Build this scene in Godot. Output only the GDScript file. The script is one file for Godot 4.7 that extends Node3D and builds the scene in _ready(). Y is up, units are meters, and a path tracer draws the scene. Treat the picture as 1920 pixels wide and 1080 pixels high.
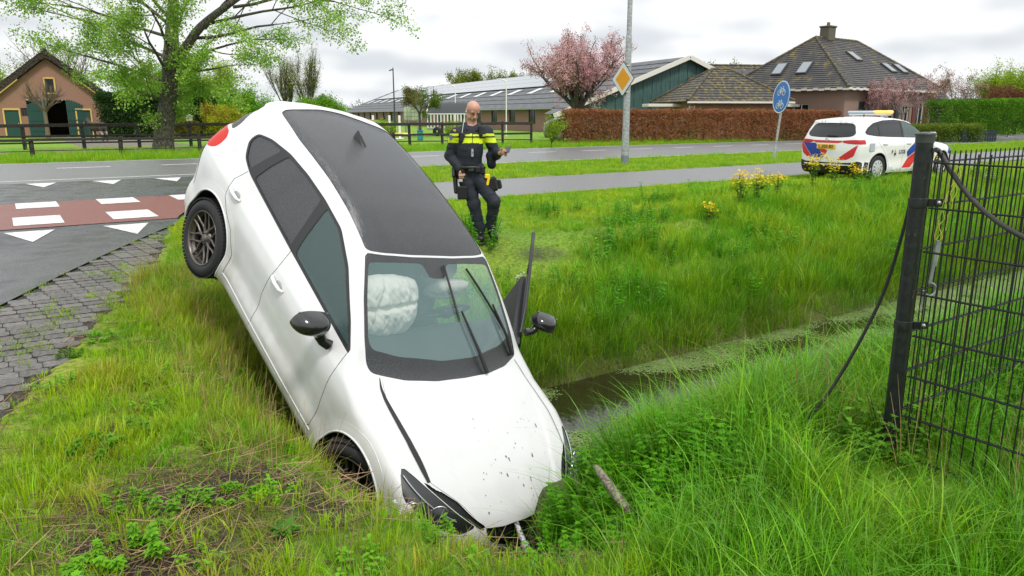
extends Node3D
# world: camera above the origin, y up; s runs along the road (to the right and away), n across it (away)
const DS := Vector3(0.829038, 0, -0.559193)
const DN := Vector3(-0.559193, 0, -0.829038)
var rng := RandomNumberGenerator.new()
var names := {}
var M := {}

class MB:
	var v := PackedVector3Array()
	var ix := PackedInt32Array()
	var uv := PackedVector2Array()
	var cl := PackedColorArray()
	var nrm := PackedVector3Array()
	var tint := false
	var color := Color(1, 1, 1)
	var has_uv := false
	func vert(p: Vector3) -> int:
		v.append(p)
		if tint: cl.append(color)
		return v.size() - 1
	func vuv(p: Vector3, t: Vector2) -> int:
		has_uv = true
		uv.append(t)
		return vert(p)
	func tri(a: Vector3, b: Vector3, c: Vector3) -> void:
		var i := vert(a)
		vert(b); vert(c)
		ix.append(i); ix.append(i + 1); ix.append(i + 2)
	func quad(a: Vector3, b: Vector3, c: Vector3, d: Vector3) -> void:
		var i := vert(a)
		vert(b); vert(c); vert(d)
		for k in [0, 1, 2, 0, 2, 3]: ix.append(i + k)
	func quad_out(a: Vector3, b: Vector3, c: Vector3, d: Vector3, ctr: Vector3) -> void:
		if (c - a).cross(b - a).dot((a + c) * 0.5 - ctr) < 0.0: quad(d, c, b, a)
		else: quad(a, b, c, d)
	func tri_out(a: Vector3, b: Vector3, c: Vector3, ctr: Vector3) -> void:
		if (c - a).cross(b - a).dot((a + b + c) / 3.0 - ctr) < 0.0: tri(c, b, a)
		else: tri(a, b, c)
	func fquad(a: int, b: int, c: int, d: int) -> void:
		for k in [a, b, c, a, c, d]: ix.append(k)
	func box(o: Vector3, s: Vector3, b := Basis.IDENTITY, bev := 0.0) -> void:
		var h := s * 0.5
		if bev <= 0.0:
			var q := []
			for i in 8: q.append(o + b * Vector3(h.x * (1 if i & 1 else -1), h.y * (1 if i & 2 else -1), h.z * (1 if i & 4 else -1)))
			for f in [[0, 1, 3, 2], [4, 5, 7, 6], [0, 1, 5, 4], [2, 3, 7, 6], [0, 2, 6, 4], [1, 3, 7, 5]]: quad_out(q[f[0]], q[f[1]], q[f[2]], q[f[3]], o)
			return
		bev = minf(bev, minf(h.x, minf(h.y, h.z)) * 0.95)
		var p := []
		for i in 8:
			var sg := Vector3(1 if i & 1 else -1, 1 if i & 2 else -1, 1 if i & 4 else -1)
			var row := []
			for a in 3:
				var w := h - Vector3(bev, bev, bev)
				w[a] = h[a]
				row.append(o + b * (w * sg))
			p.append(row)
		for a in 3:
			var a1 := 1 << ((a + 1) % 3)
			var a2 := 1 << ((a + 2) % 3)
			for sgn in 2:
				var k := (1 << a) * sgn
				quad_out(p[k][a], p[k | a1][a], p[k | a1 | a2][a], p[k | a2][a], o)
			for e in 4:
				var k2 := (a1 if e & 1 else 0) | (a2 if e & 2 else 0)
				var k3 := k2 | (1 << a)
				quad_out(p[k2][(a + 1) % 3], p[k3][(a + 1) % 3], p[k3][(a + 2) % 3], p[k2][(a + 2) % 3], o)
		for i in 8: tri_out(p[i][0], p[i][1], p[i][2], o)
	func beam(a: Vector3, b: Vector3, w: float, h: float, bev := 0.0, up := Vector3.UP) -> void:
		var z := (b - a).normalized()
		if absf(z.dot(up)) > 0.98: up = Vector3.RIGHT
		var x := up.cross(z).normalized()
		box((a + b) * 0.5, Vector3(w, h, a.distance_to(b)), Basis(x, z.cross(x), z), bev)
	func tube(path: Array, rads, sides := 8, cap := true, squash := 1.0) -> void:
		var m := path.size()
		if m < 2: return
		var t: Vector3 = (path[1] - path[0]).normalized()
		var x: Vector3 = t.cross(Vector3.UP)
		if x.length() < 0.1: x = t.cross(Vector3.RIGHT)
		x = x.normalized()
		var first := v.size()
		for i in m:
			var tt: Vector3 = (path[mini(i + 1, m - 1)] - path[maxi(i - 1, 0)]).normalized()
			x = (x - tt * x.dot(tt)).normalized()
			var y := tt.cross(x)
			var r: float = rads[i] if rads is Array or rads is PackedFloat32Array else rads
			for k in sides:
				var a := TAU * k / sides
				vert(path[i] + x * cos(a) * r + y * sin(a) * r * squash)
		for i in m - 1:
			for k in sides:
				var k1 := (k + 1) % sides
				fquad(first + i * sides + k, first + (i + 1) * sides + k, first + (i + 1) * sides + k1, first + i * sides + k1)
		if cap:
			for e in [0, m - 1]:
				var c := vert(path[e])
				var f2 := v.size()
				for k in sides: vert(v[first + e * sides + k])
				for k in sides:
					if e == 0: ix.append_array(PackedInt32Array([c, f2 + k, f2 + (k + 1) % sides]))
					else: ix.append_array(PackedInt32Array([c, f2 + (k + 1) % sides, f2 + k]))
	func lathe(prof: Array, sides: int, xf := Transform3D.IDENTITY) -> void:
		var first := v.size()
		for p in prof:
			for k in sides:
				var a := TAU * k / sides
				vert(xf * Vector3(p.x * cos(a), p.y, p.x * sin(a)))
		for i in prof.size() - 1:
			for k in sides:
				var k1 := (k + 1) % sides
				fquad(first + i * sides + k, first + (i + 1) * sides + k, first + (i + 1) * sides + k1, first + i * sides + k1)
	func ball(o: Vector3, r: Vector3, nu := 10, nv := 7, b := Basis.IDENTITY) -> void:
		var prof := []
		for j in nv + 1:
			var a := PI * j / nv - PI / 2
			prof.append(Vector2(maxf(cos(a), 0.0005), sin(a)))
		lathe(prof, nu, Transform3D(b * Basis.from_scale(r), o))
	func prism(poly: PackedVector2Array, d0: float, d1: float, xf := Transform3D.IDENTITY, bev := 0.0) -> void:   # polygon in xy, from z=d0 to d1
		var tr := Geometry2D.triangulate_polygon(poly)
		var ctr := Vector2.ZERO
		for p in poly: ctr += p / poly.size()
		var top := poly
		var dz := signf(d1 - d0) * bev
		if bev > 0.0:
			var off := Geometry2D.offset_polygon(poly, -bev)
			if off.size() == 1 and off[0].size() == poly.size():
				top = PackedVector2Array()
				for p in poly:
					var best: Vector2 = off[0][0]
					for q in off[0]:
						if q.distance_squared_to(p) < best.distance_squared_to(p): best = q
					top.append(best)
			else: dz = 0.0
		var mid := xf * Vector3(ctr.x, ctr.y, (d0 + d1) * 0.5)
		for k in range(0, tr.size(), 3):
			for z in [d0, d1]:
				var src: PackedVector2Array = top if z == d1 else poly
				var a := xf * Vector3(src[tr[k]].x, src[tr[k]].y, z)
				var b := xf * Vector3(src[tr[k + 1]].x, src[tr[k + 1]].y, z)
				var c := xf * Vector3(src[tr[k + 2]].x, src[tr[k + 2]].y, z)
				var want := xf.basis * Vector3(0, 0, signf(z - (d0 + d1) * 0.5))
				if (c - a).cross(b - a).dot(want) < 0.0: tri(c, b, a)
				else: tri(a, b, c)
		var n := poly.size()
		var area := 0.0
		for i in n: area += poly[i].cross(poly[(i + 1) % n])
		for i in n:
			var j := (i + 1) % n
			var e := (poly[j] - poly[i]).normalized()
			var outw := Vector2(e.y, -e.x) * signf(area)
			var want := xf.basis * Vector3(outw.x, outw.y, 0)
			var q := [Vector3(poly[i].x, poly[i].y, d0), Vector3(poly[j].x, poly[j].y, d0), Vector3(poly[j].x, poly[j].y, d1 - dz), Vector3(poly[i].x, poly[i].y, d1 - dz)]
			var w := []
			for p in q: w.append(xf * p)
			if (w[2] - w[0]).cross(w[1] - w[0]).dot(want) < 0.0: quad(w[3], w[2], w[1], w[0])
			else: quad(w[0], w[1], w[2], w[3])
			if dz != 0.0:
				var t0 := xf * Vector3(top[i].x, top[i].y, d1)
				var t1 := xf * Vector3(top[j].x, top[j].y, d1)
				if (t1 - w[3]).cross(w[2] - w[3]).dot(want) < 0.0: quad(t0, t1, w[2], w[3])
				else: quad(w[3], w[2], t1, t0)
	func sheet(nu: int, nv: int, f: Callable, flip := false) -> void:
		var first := v.size()
		for i in nu + 1:
			for j in nv + 1: vert(f.call(float(i) / nu, float(j) / nv))
		for i in nu:
			for j in nv:
				var a := first + i * (nv + 1) + j
				if flip: fquad(a, a + 1, a + nv + 2, a + nv + 1)
				else: fquad(a, a + nv + 1, a + nv + 2, a + 1)
	func append(o: MB, xf := Transform3D.IDENTITY) -> void:
		var k := v.size()
		for p in o.v: v.append(xf * p)
		for i in o.ix: ix.append(i + k)
		if tint:
			for i in o.v.size(): cl.append(o.cl[i] if o.tint else color)
	func normals() -> void:
		nrm = PackedVector3Array()
		nrm.resize(v.size())
		for k in range(0, ix.size(), 3):
			var a := v[ix[k]]
			var fn := (v[ix[k + 2]] - a).cross(v[ix[k + 1]] - a)
			nrm[ix[k]] += fn
			nrm[ix[k + 1]] += fn
			nrm[ix[k + 2]] += fn
		for k in nrm.size():
			var q := nrm[k]
			nrm[k] = q.normalized() if q.length_squared() > 1e-24 else Vector3.UP
	func mesh() -> ArrayMesh:
		var am := ArrayMesh.new()
		if ix.is_empty(): return am
		if nrm.size() != v.size(): normals()
		var a := []
		a.resize(Mesh.ARRAY_MAX)
		a[Mesh.ARRAY_VERTEX] = v
		a[Mesh.ARRAY_NORMAL] = nrm
		a[Mesh.ARRAY_INDEX] = ix
		if has_uv: a[Mesh.ARRAY_TEX_UV] = uv
		if tint: a[Mesh.ARRAY_COLOR] = cl
		am.add_surface_from_arrays(Mesh.PRIMITIVE_TRIANGLES, a)
		return am

func numbered(called: String, parent: Node) -> String:
	if parent != self: return called
	var k: int = names.get(called, -1) + 1
	names[called] = k
	return called if k == 0 else "%s_%03d" % [called, k]

func put(called: String, node: Node3D, parent: Node = null) -> Node3D:
	if parent == null: parent = self
	if parent == self: node.name = numbered(called, parent)
	else:
		var nm := called
		var k := 0
		while parent.has_node(NodePath(nm)):
			k += 1
			nm = "%s_%03d" % [called, k]
		node.name = nm
	parent.add_child(node, true)
	return node

func obj(called: String, mesh, m: Material, parent: Node = null, at := Transform3D.IDENTITY) -> MeshInstance3D:
	var o := MeshInstance3D.new()
	o.mesh = mesh.mesh() if mesh is MB else mesh
	o.material_override = null
	if o.mesh is ArrayMesh:
		if o.mesh.get_surface_count(): o.set_surface_override_material(0, m)
	else: o.mesh.surface_set_material(0, m)
	o.transform = at
	put(called, o, parent)
	return o

func thing(called: String, label: String, category: String, at := Transform3D.IDENTITY, group := "") -> Node3D:
	var o := Node3D.new()
	o.transform = at
	put(called, o)
	return tag(o, label, category, group)

func tag(o: Node3D, label: String, category: String, group := "") -> Node3D:
	o.set_meta("label", label)
	o.set_meta("category", category)
	if group != "": o.set_meta("group", group)
	return o

func struct(called: String, mesh, m: Material, label := "") -> MeshInstance3D:
	var o := obj(called, mesh, m)
	o.set_meta("kind", "structure")
	if label != "": o.set_meta("label", label)
	return o

func copy(src: Node3D, called: String, at: Transform3D, label: String) -> Node3D:
	var o: Node3D = src.duplicate()
	o.name = numbered(called, self)
	o.transform = at
	o.set_meta("label", label)
	add_child(o, true)
	return o

func multi(called: String, mesh, m: Material, xf: Array, cols: Array, parent: Node = null, stuff := true) -> MultiMeshInstance3D:
	var mm := MultiMesh.new()
	mm.transform_format = MultiMesh.TRANSFORM_3D
	mm.use_colors = not cols.is_empty()
	mm.mesh = mesh.mesh() if mesh is MB else mesh
	mm.instance_count = xf.size()
	for i in xf.size():
		mm.set_instance_transform(i, xf[i])
		if mm.use_colors: mm.set_instance_color(i, cols[i])
	var o := MultiMeshInstance3D.new()
	o.multimesh = mm
	o.material_override = m
	put(called, o, parent)
	if stuff: o.set_meta("kind", "stuff")
	return o

func lin(r: float, g: float, b: float, a := 1.0) -> Color:
	var c := Color(r, g, b, 1.0).linear_to_srgb()
	c.a = a
	return c

func mat(r: float, g: float, b: float, rough := 0.7, metal := 0.0) -> StandardMaterial3D:
	var m := StandardMaterial3D.new()
	m.albedo_color = lin(r, g, b)
	m.roughness = rough
	m.metallic = metal
	return m

func tinted(rough := 0.7, back := 0.0) -> StandardMaterial3D:   # takes its colour from the copies or vertices
	var m := StandardMaterial3D.new()
	m.albedo_color = Color(1, 1, 1)
	m.vertex_color_use_as_albedo = true
	m.roughness = rough
	if back > 0.0:
		m.backlight_enabled = true
		m.backlight = Color(back, back, back)
	return m

func noise(sd: int, freq: float, octaves := 4, type := FastNoiseLite.TYPE_SIMPLEX_SMOOTH) -> FastNoiseLite:
	var n := FastNoiseLite.new()
	n.seed = sd
	n.frequency = freq
	n.noise_type = type
	n.fractal_octaves = octaves
	return n

func ramp(stops: Array) -> Gradient:   # [offset, linear colour] pairs
	var g := Gradient.new()
	var o := PackedFloat32Array()
	var c := PackedColorArray()
	for s in stops:
		o.append(s[0])
		c.append(s[1].linear_to_srgb())
	g.offsets = o
	g.colors = c
	return g

func noise_tex(sd: int, freq: float, stops, size := 512, octaves := 5, type := FastNoiseLite.TYPE_SIMPLEX_SMOOTH) -> NoiseTexture2D:
	var t := NoiseTexture2D.new()
	t.width = size
	t.height = size
	t.seamless = true
	t.seamless_blend_skirt = 0.25
	t.noise = noise(sd, freq, octaves, type)
	if stops: t.color_ramp = ramp(stops)
	return t

func bump_tex(sd: int, freq: float, strength := 6.0, size := 512, octaves := 4, type := FastNoiseLite.TYPE_SIMPLEX_SMOOTH) -> NoiseTexture2D:
	var t := noise_tex(sd, freq, null, size, octaves, type)
	t.as_normal_map = true
	t.bump_strength = strength
	return t

func tri_mat(m: StandardMaterial3D, scale: float, world := false) -> StandardMaterial3D:
	m.uv1_triplanar = true
	m.uv1_world_triplanar = world
	m.uv1_scale = Vector3(scale, scale, scale)
	m.uv1_triplanar_sharpness = 4.0
	return m

func textured(tex: Texture2D, scale: float, rough := 0.8, nrm: Texture2D = null, ns := 1.0, world := false) -> StandardMaterial3D:
	var m := StandardMaterial3D.new()
	m.albedo_texture = tex
	m.roughness = rough
	if nrm:
		m.normal_enabled = true
		m.normal_texture = nrm
		m.normal_scale = ns
	return tri_mat(m, scale, world)

func sn(s: float, n: float, y := 0.0) -> Vector3:
	return DS * s + DN * n + Vector3(0, y, 0)

func sm(a: float, b: float, x: float) -> float:
	var t := clampf((x - a) / (b - a), 0.0, 1.0)
	return t * t * (3.0 - 2.0 * t)

func rnd(a: float, b: float) -> float:
	return rng.randf_range(a, b)

func cur(tab: PackedVector2Array, t: float) -> float:   # smooth curve through points (Catmull-Rom over uneven knots)
	var n := tab.size()
	if t <= tab[0].x: return tab[0].y
	if t >= tab[n - 1].x: return tab[n - 1].y
	var i := 0
	while tab[i + 1].x < t: i += 1
	var p1 := tab[i]
	var p2 := tab[i + 1]
	var p0 := tab[maxi(i - 1, 0)]
	var p3 := tab[mini(i + 2, n - 1)]
	var h := p2.x - p1.x
	var d := (p2.y - p1.y) / h
	var d0 := (p1.y - p0.y) / maxf(p1.x - p0.x, 1e-5) if i > 0 else d
	var d1 := (p3.y - p2.y) / maxf(p3.x - p2.x, 1e-5) if i < n - 2 else d
	var m1 := 0.0 if d0 * d <= 0.0 else 2.0 * d0 * d / (d0 + d)
	var m2 := 0.0 if d1 * d <= 0.0 else 2.0 * d1 * d / (d1 + d)
	var u := (t - p1.x) / h
	var u2 := u * u
	var u3 := u2 * u
	return (2 * u3 - 3 * u2 + 1) * p1.y + (u3 - 2 * u2 + u) * h * m1 + (-2 * u3 + 3 * u2) * p2.y + (u3 - u2) * h * m2

func pv(a: Array) -> PackedVector2Array:   # flat list to points
	var o := PackedVector2Array()
	for k in range(0, a.size(), 2): o.append(Vector2(a[k], a[k + 1]))
	return o

func _ready() -> void:
	rng.seed = 20240417
	# --- camera, sky, sun, exposure
	var cam := Camera3D.new()
	cam.name = "camera"
	cam.fov = 42.187
	cam.near = 0.1
	cam.far = 1500.0
	cam.position = Vector3(0, 1.62, 0)
	cam.rotation_degrees = Vector3(-13.03, 0, 0)
	add_child(cam)
	cam.current = true
	var env := Environment.new()
	env.background_mode = Environment.BG_SKY
	env.tonemap_mode = Environment.TONE_MAPPER_LINEAR
	env.tonemap_exposure = 1.55
	env.sdfgi_enabled = true
	env.ssao_enabled = true
	env.ssil_enabled = true
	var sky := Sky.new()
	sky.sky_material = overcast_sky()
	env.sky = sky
	var we := WorldEnvironment.new()
	we.name = "world_environment"
	we.environment = env
	add_child(we)
	var sun := DirectionalLight3D.new()
	sun.name = "sun"
	sun.light_energy = 0.5
	sun.light_angular_distance = 12.0
	sun.light_color = Color(1.0, 0.985, 0.96)
	sun.shadow_enabled = true
	sun.rotation_degrees = Vector3(-54, 28, 0)
	sun.sky_mode = DirectionalLight3D.SKY_MODE_LIGHT_ONLY
	add_child(sun)
	make_materials()
	build_ground()
	build_roads()
	build_paving()
	build_water()
	build_far()
	build_buildings()
	build_fences_and_hedges()
	build_trees()
	build_signs()
	build_crashed_car()
	build_police_car()
	build_officer()
	build_mesh_fence()
	build_small_things()
	build_plants()
	build_grass()

func overcast_sky() -> PanoramaSkyMaterial:
	var w := 1024
	var h := 512
	var im := Image.create(w, h, false, Image.FORMAT_RGBF)
	var n1 := noise(11, 1.3, 5)
	var n2 := noise(12, 2.6, 5)
	for j in h:
		var el := PI / 2 - PI * (j + 0.5) / h
		for i in w:
			var az := TAU * (i + 0.5) / w
			var d := Vector3(cos(el) * sin(az), sin(el), cos(el) * cos(az))
			var c := Vector3(0.58, 0.60, 0.62)
			if el > -0.02:
				# cloud deck seen as a flat layer: features shrink towards the horizon
				var q := d / maxf(d.y + 0.10, 0.06)
				var a := n1.get_noise_2d(q.x * 0.42 + 40.0, q.z * 0.42) + 0.5 * n2.get_noise_2d(q.x * 0.5, q.z * 0.5 + 9.0)
				var t := sm(-0.2, 0.5, a)
				c = Vector3(0.67, 0.68, 0.688).lerp(Vector3(0.38, 0.42, 0.46), t * 0.62)
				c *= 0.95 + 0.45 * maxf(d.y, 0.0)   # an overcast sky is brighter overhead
			im.set_pixel(i, j, Color(c.x, c.y, c.z))
	var m := PanoramaSkyMaterial.new()
	m.panorama = ImageTexture.create_from_image(im)
	return m

var gn1 := noise(3, 0.55, 3)
var gn2 := noise(4, 2.4, 3)
var gn3 := noise(5, 0.16, 3)
const WATER := -1.1
const BANK := [0.0, -0.02, 2.0, -0.03, 2.5, -0.10, 2.9, -0.30, 3.6, -0.78, 4.3, -1.18, 4.8, -1.45, 5.3, -1.48, 5.62, -1.28, 5.85, -1.0, 6.2, -0.72, 7.0, -0.46, 8.0, -0.20, 8.8, -0.04, 9.6, 0.0]
var bank_tab := pv(BANK)

func asphalt_edge(n: float) -> float: return -0.17 + (n - 7.76) * 0.44 + 0.012 * (n - 7.76) * (n - 7.76) if n < 12.8 else 2.2 + 0.32 * pow(n - 12.8, 1.32)
func paver_edge(n: float) -> float: return minf(-0.19 + (n - 4.61) * 0.318, asphalt_edge(n) + 1.2) - 0.25 * sm(9.5, 12.4, n) if n > 3.0 else -0.75

func on_pavers(s: float, n: float) -> bool:
	return n > 2.0 and n < 12.6 and s > asphalt_edge(n) and s < paver_edge(n)

func on_road(s: float, n: float) -> bool:
	if n > 21.65 and n < 31.0: return true
	if n > 12.8 and n < 16.4: return true
	return s < asphalt_edge(n) and s > -9.0 and n > -6.0 and n < 22.0

func ditch(s: float) -> float: return sm(0.62, 2.35, s)

func ground(s: float, n: float) -> float:
	var y := 0.0
	if n < 9.6 and n > 0.0:
		# the ploughed-up hollow at the ditch's head, where the nose of the car came down
		var dig := (1.0 - sm(2.45, 2.95, s)) * sm(0.9, 1.7, s)
		var k := n + dig * 0.75 * (1.0 - sm(4.2, 5.2, n))
		y = cur(bank_tab, k) * ditch(s)
		y -= 0.10 * dig * sm(2.6, 3.4, n) * (1.0 - sm(4.8, 5.6, n))
		y += 0.05 * gn1.get_noise_2d(s, n) * ditch(s)
	if n > 33.0 and s > 52.0: y += 0.9 * sm(33.5, 36.5, n) * sm(52.0, 58.0, s)
	if on_road(s, n): return minf(y, 0.0) - 0.04
	if on_pavers(s, n): return y - 0.045
	return y + 0.035 * gn1.get_noise_2d(s * 1.3, n * 1.3) + 0.018 * gn2.get_noise_2d(s, n) - 0.01

func gp(s: float, n: float) -> Vector3: return sn(s, n, ground(s, n))

func mud(s: float, n: float) -> float:   # 1 where bare earth shows
	var m := 0.0
	var w := gn2.get_noise_2d(s * 0.8 + 7.0, n * 0.8) * 0.5 + gn1.get_noise_2d(s * 1.7, n * 1.7 + 5.0) * 0.6
	m = maxf(m, (1.0 - sm(0.35, 0.95, Vector2((s - 0.55) / 1.0, (n - 3.05) / 0.9).length())) * (0.9 + w))
	m = maxf(m, (1.0 - sm(0.6, 1.1, Vector2((s - 2.0) / 0.8, (n - 3.5) / 0.8).length())) * 1.2)
	m = maxf(m, nose_view(s, n) * sm(1.1, 1.7, s) * (0.85 + 0.5 * w))
	m = maxf(m, (1.0 - sm(0.3, 1.0, Vector2((s - 5.9) / 0.5, (n - 8.0) / 0.35).length())) * (0.8 + w))
	m = maxf(m, (1.0 - sm(0.3, 1.0, Vector2((s - 7.6) / 0.8, (n - 8.2) / 0.3).length())) * (0.6 + w))
	m = maxf(m, sm(0.30, 0.48, w) * (1.0 - sm(1.2, 2.0, s)) * (1.0 - sm(6.5, 8.0, n)) * 0.8)
	return clampf(m, 0.0, 1.0)

func make_materials() -> void:
	M.white = mat(0.78, 0.78, 0.77, 0.5)
	M.black = mat(0.012, 0.012, 0.013, 0.5)
	M.rubber = mat(0.018, 0.018, 0.019, 0.75)
	M.steel = mat(0.42, 0.43, 0.44, 0.42, 0.85)
	M.galv = textured(noise_tex(31, 0.02, [[0.3, Color(0.33, 0.35, 0.36)], [0.7, Color(0.48, 0.50, 0.51)]], 256), 1.5, 0.5)
	M.galv.metallic = 0.55
	M.wood_dark = textured(noise_tex(33, 0.03, [[0.3, Color(0.012, 0.010, 0.009)], [0.7, Color(0.045, 0.035, 0.03)]], 256), 1.2, 0.75)
	M.grain = noise_tex(35, 0.05, [[0.0, Color(0.35, 0.35, 0.35)], [1.0, Color(0.95, 0.95, 0.95)]], 512, 5)
	M.bark = textured(noise_tex(36, 0.02, [[0.25, Color(0.03, 0.026, 0.02)], [0.5, Color(0.085, 0.075, 0.058)], [0.75, Color(0.15, 0.14, 0.11)]], 512, 6), 0.8, 0.9, bump_tex(37, 0.03, 14.0), 1.2)
	M.bark.uv1_scale = Vector3(1.6, 0.45, 1.6)
	M.thatch = textured(noise_tex(38, 0.03, [[0.3, Color(0.018, 0.014, 0.011)], [0.7, Color(0.07, 0.052, 0.038)]], 512, 6), 0.35, 0.95, bump_tex(39, 0.05, 10.0), 1.0)
	M.leaf = tinted(0.6, 0.9)
	M.leaf.metallic_specular = 0.35
	M.petal = tinted(0.6, 0.8)
	M.blade = tinted(0.42, 0.85)
	M.blade.metallic_specular = 0.42
	M.straw = tinted(0.7, 0.3)
	M.twig = mat(0.05, 0.04, 0.03, 0.85)
	M.glass_dark = mat(0.012, 0.015, 0.018, 0.06)
	M.asphalt = textured(noise_tex(41, 0.16, [[0.2, Color(0.032, 0.034, 0.037)], [0.5, Color(0.062, 0.064, 0.068)], [0.85, Color(0.115, 0.117, 0.12)]], 1024, 4), 0.55, 0.5, bump_tex(42, 0.22, 5.0, 1024, 3), 0.35, true)
	var wet := noise_tex(43, 0.006, [[0.25, Color(0.012, 0.012, 0.012)], [0.55, Color(0.09, 0.09, 0.09)], [0.8, Color(0.26, 0.26, 0.26)]], 512, 5)
	M.asphalt.roughness = 1.0
	M.asphalt.roughness_texture = wet
	M.asphalt.uv1_scale = Vector3(0.28, 0.28, 0.28)
	M.asphalt_old = textured(noise_tex(44, 0.12, [[0.2, Color(0.10, 0.10, 0.102)], [0.5, Color(0.155, 0.155, 0.158)], [0.85, Color(0.23, 0.23, 0.23)]], 1024, 4), 0.3, 0.34, bump_tex(45, 0.2, 4.0, 512, 3), 0.35, true)
	M.redway = textured(noise_tex(46, 0.12, [[0.2, Color(0.13, 0.036, 0.028)], [0.5, Color(0.20, 0.06, 0.047)], [0.85, Color(0.30, 0.10, 0.08)]], 512, 4), 0.4, 0.38, bump_tex(45, 0.2, 4.0, 512, 3), 0.6, true)
	M.roadpaint = textured(noise_tex(47, 0.05, [[0.15, Color(0.38, 0.38, 0.36)], [0.4, Color(0.66, 0.66, 0.65)], [0.8, Color(0.78, 0.78, 0.77)]], 256, 5), 0.7, 0.5, null, 1.0, true)
	M.ground = textured(noise_tex(48, 0.03, [[0.2, Color(0.45, 0.45, 0.45)], [0.5, Color(0.78, 0.78, 0.78)], [0.8, Color(1, 1, 1)]], 512, 6), 0.9, 0.85, bump_tex(49, 0.05, 12.0, 512, 5), 1.2, true)
	M.ground.vertex_color_use_as_albedo = true

func axis_stops(parts: Array) -> PackedFloat32Array:   # [from, to, step] runs
	var o := PackedFloat32Array()
	for p in parts:
		var n := maxi(1, int(round((p[1] - p[0]) / p[2])))
		for i in n: o.append(p[0] + (p[1] - p[0]) * i / n)
	o.append(parts[-1][1])
	return o

func build_ground() -> void:
	var ss := axis_stops([[-520.0, -120.0, 60.0], [-120.0, -20.0, 10.0], [-20.0, -4.0, 1.0], [-4.0, -1.0, 0.15], [-1.0, 6.0, 0.07], [6.0, 16.0, 0.16], [16.0, 40.0, 0.6], [40.0, 80.0, 2.0], [80.0, 200.0, 12.0], [200.0, 680.0, 60.0]])
	var ns := axis_stops([[-200.0, -20.0, 20.0], [-20.0, 0.0, 1.0], [0.0, 2.0, 0.2], [2.0, 9.8, 0.07], [9.8, 17.0, 0.25], [17.0, 37.0, 0.5], [37.0, 60.0, 2.0], [60.0, 160.0, 10.0], [160.0, 760.0, 60.0]])
	var b := MB.new()
	b.tint = true
	var nn := ns.size()
	for s in ss:
		for n in ns:
			var y := ground(s, n)
			var gr := gn3.get_noise_2d(s, n)
			var c := Color(0.16, 0.33, 0.012).lerp(Color(0.28, 0.35, 0.02), clampf(0.5 + gr, 0, 1))
			if n > 31.0: c = Color(0.19, 0.45, 0.016).lerp(Color(0.30, 0.44, 0.025), clampf(0.5 + gr * 1.5, 0, 1))
			var soil := Color(0.038, 0.027, 0.018)
			c = c.lerp(soil, mud(s, n))
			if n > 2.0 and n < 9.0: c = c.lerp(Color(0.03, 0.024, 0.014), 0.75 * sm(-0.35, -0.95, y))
			# the yard of the brick barn and the drive beside it
			if n > 38.0 and n < 41.5 and s < 14.0: c = c.lerp(Color(0.28, 0.22, 0.16), sm(38.0, 38.7, n) * (1.0 - sm(40.8, 41.5, n)))
			if n > 45.0 and n < 66.0 and s > 3.5 and s < 9.0: c = Color(0.27, 0.24, 0.2)
			b.color = c
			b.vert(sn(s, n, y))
	for i in ss.size() - 1:
		for j in nn - 1:
			var a := i * nn + j
			b.fquad(a, a + nn, a + nn + 1, a + 1)
	if (b.v[b.ix[2]] - b.v[b.ix[0]]).cross(b.v[b.ix[1]] - b.v[b.ix[0]]).y < 0.0: b.ix.reverse()
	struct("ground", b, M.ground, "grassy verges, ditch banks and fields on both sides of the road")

func flat(b: MB, pts: Array, y: float) -> void:   # polygon of (s, n) points
	var poly := PackedVector2Array(pts)
	var t := Geometry2D.triangulate_polygon(poly)
	var first := b.v.size()
	for p in pts: b.vert(sn(p.x, p.y, y))
	for k in range(0, t.size(), 3):
		var q := [first + t[k], first + t[k + 1], first + t[k + 2]]
		if (b.v[q[2]] - b.v[q[0]]).cross(b.v[q[1]] - b.v[q[0]]).y < 0.0: q.reverse()
		b.ix.append_array(PackedInt32Array(q))

func strip(b: MB, f0: Callable, f1: Callable, n0: float, n1: float, y: float, steps := 40) -> void:   # between two s(n) edges
	var first := b.v.size()
	for i in steps + 1:
		var n := lerpf(n0, n1, float(i) / steps)
		b.vert(sn(f0.call(n), n, y))
		b.vert(sn(f1.call(n), n, y))
	for i in steps:
		var a := first + i * 2
		b.fquad(a, a + 2, a + 3, a + 1)
	var q := b.ix.size() - steps * 6
	if (b.v[b.ix[q + 2]] - b.v[b.ix[q]]).cross(b.v[b.ix[q + 1]] - b.v[b.ix[q]]).y < 0.0:
		var tail := b.ix.slice(q)
		tail.reverse()
		b.ix = b.ix.slice(0, q) + tail

func mark(called: String, parent: Node, pts: Array, y: float) -> void:
	var b := MB.new()
	flat(b, pts, y)
	obj(called, b, M.roadpaint, parent)

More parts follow.
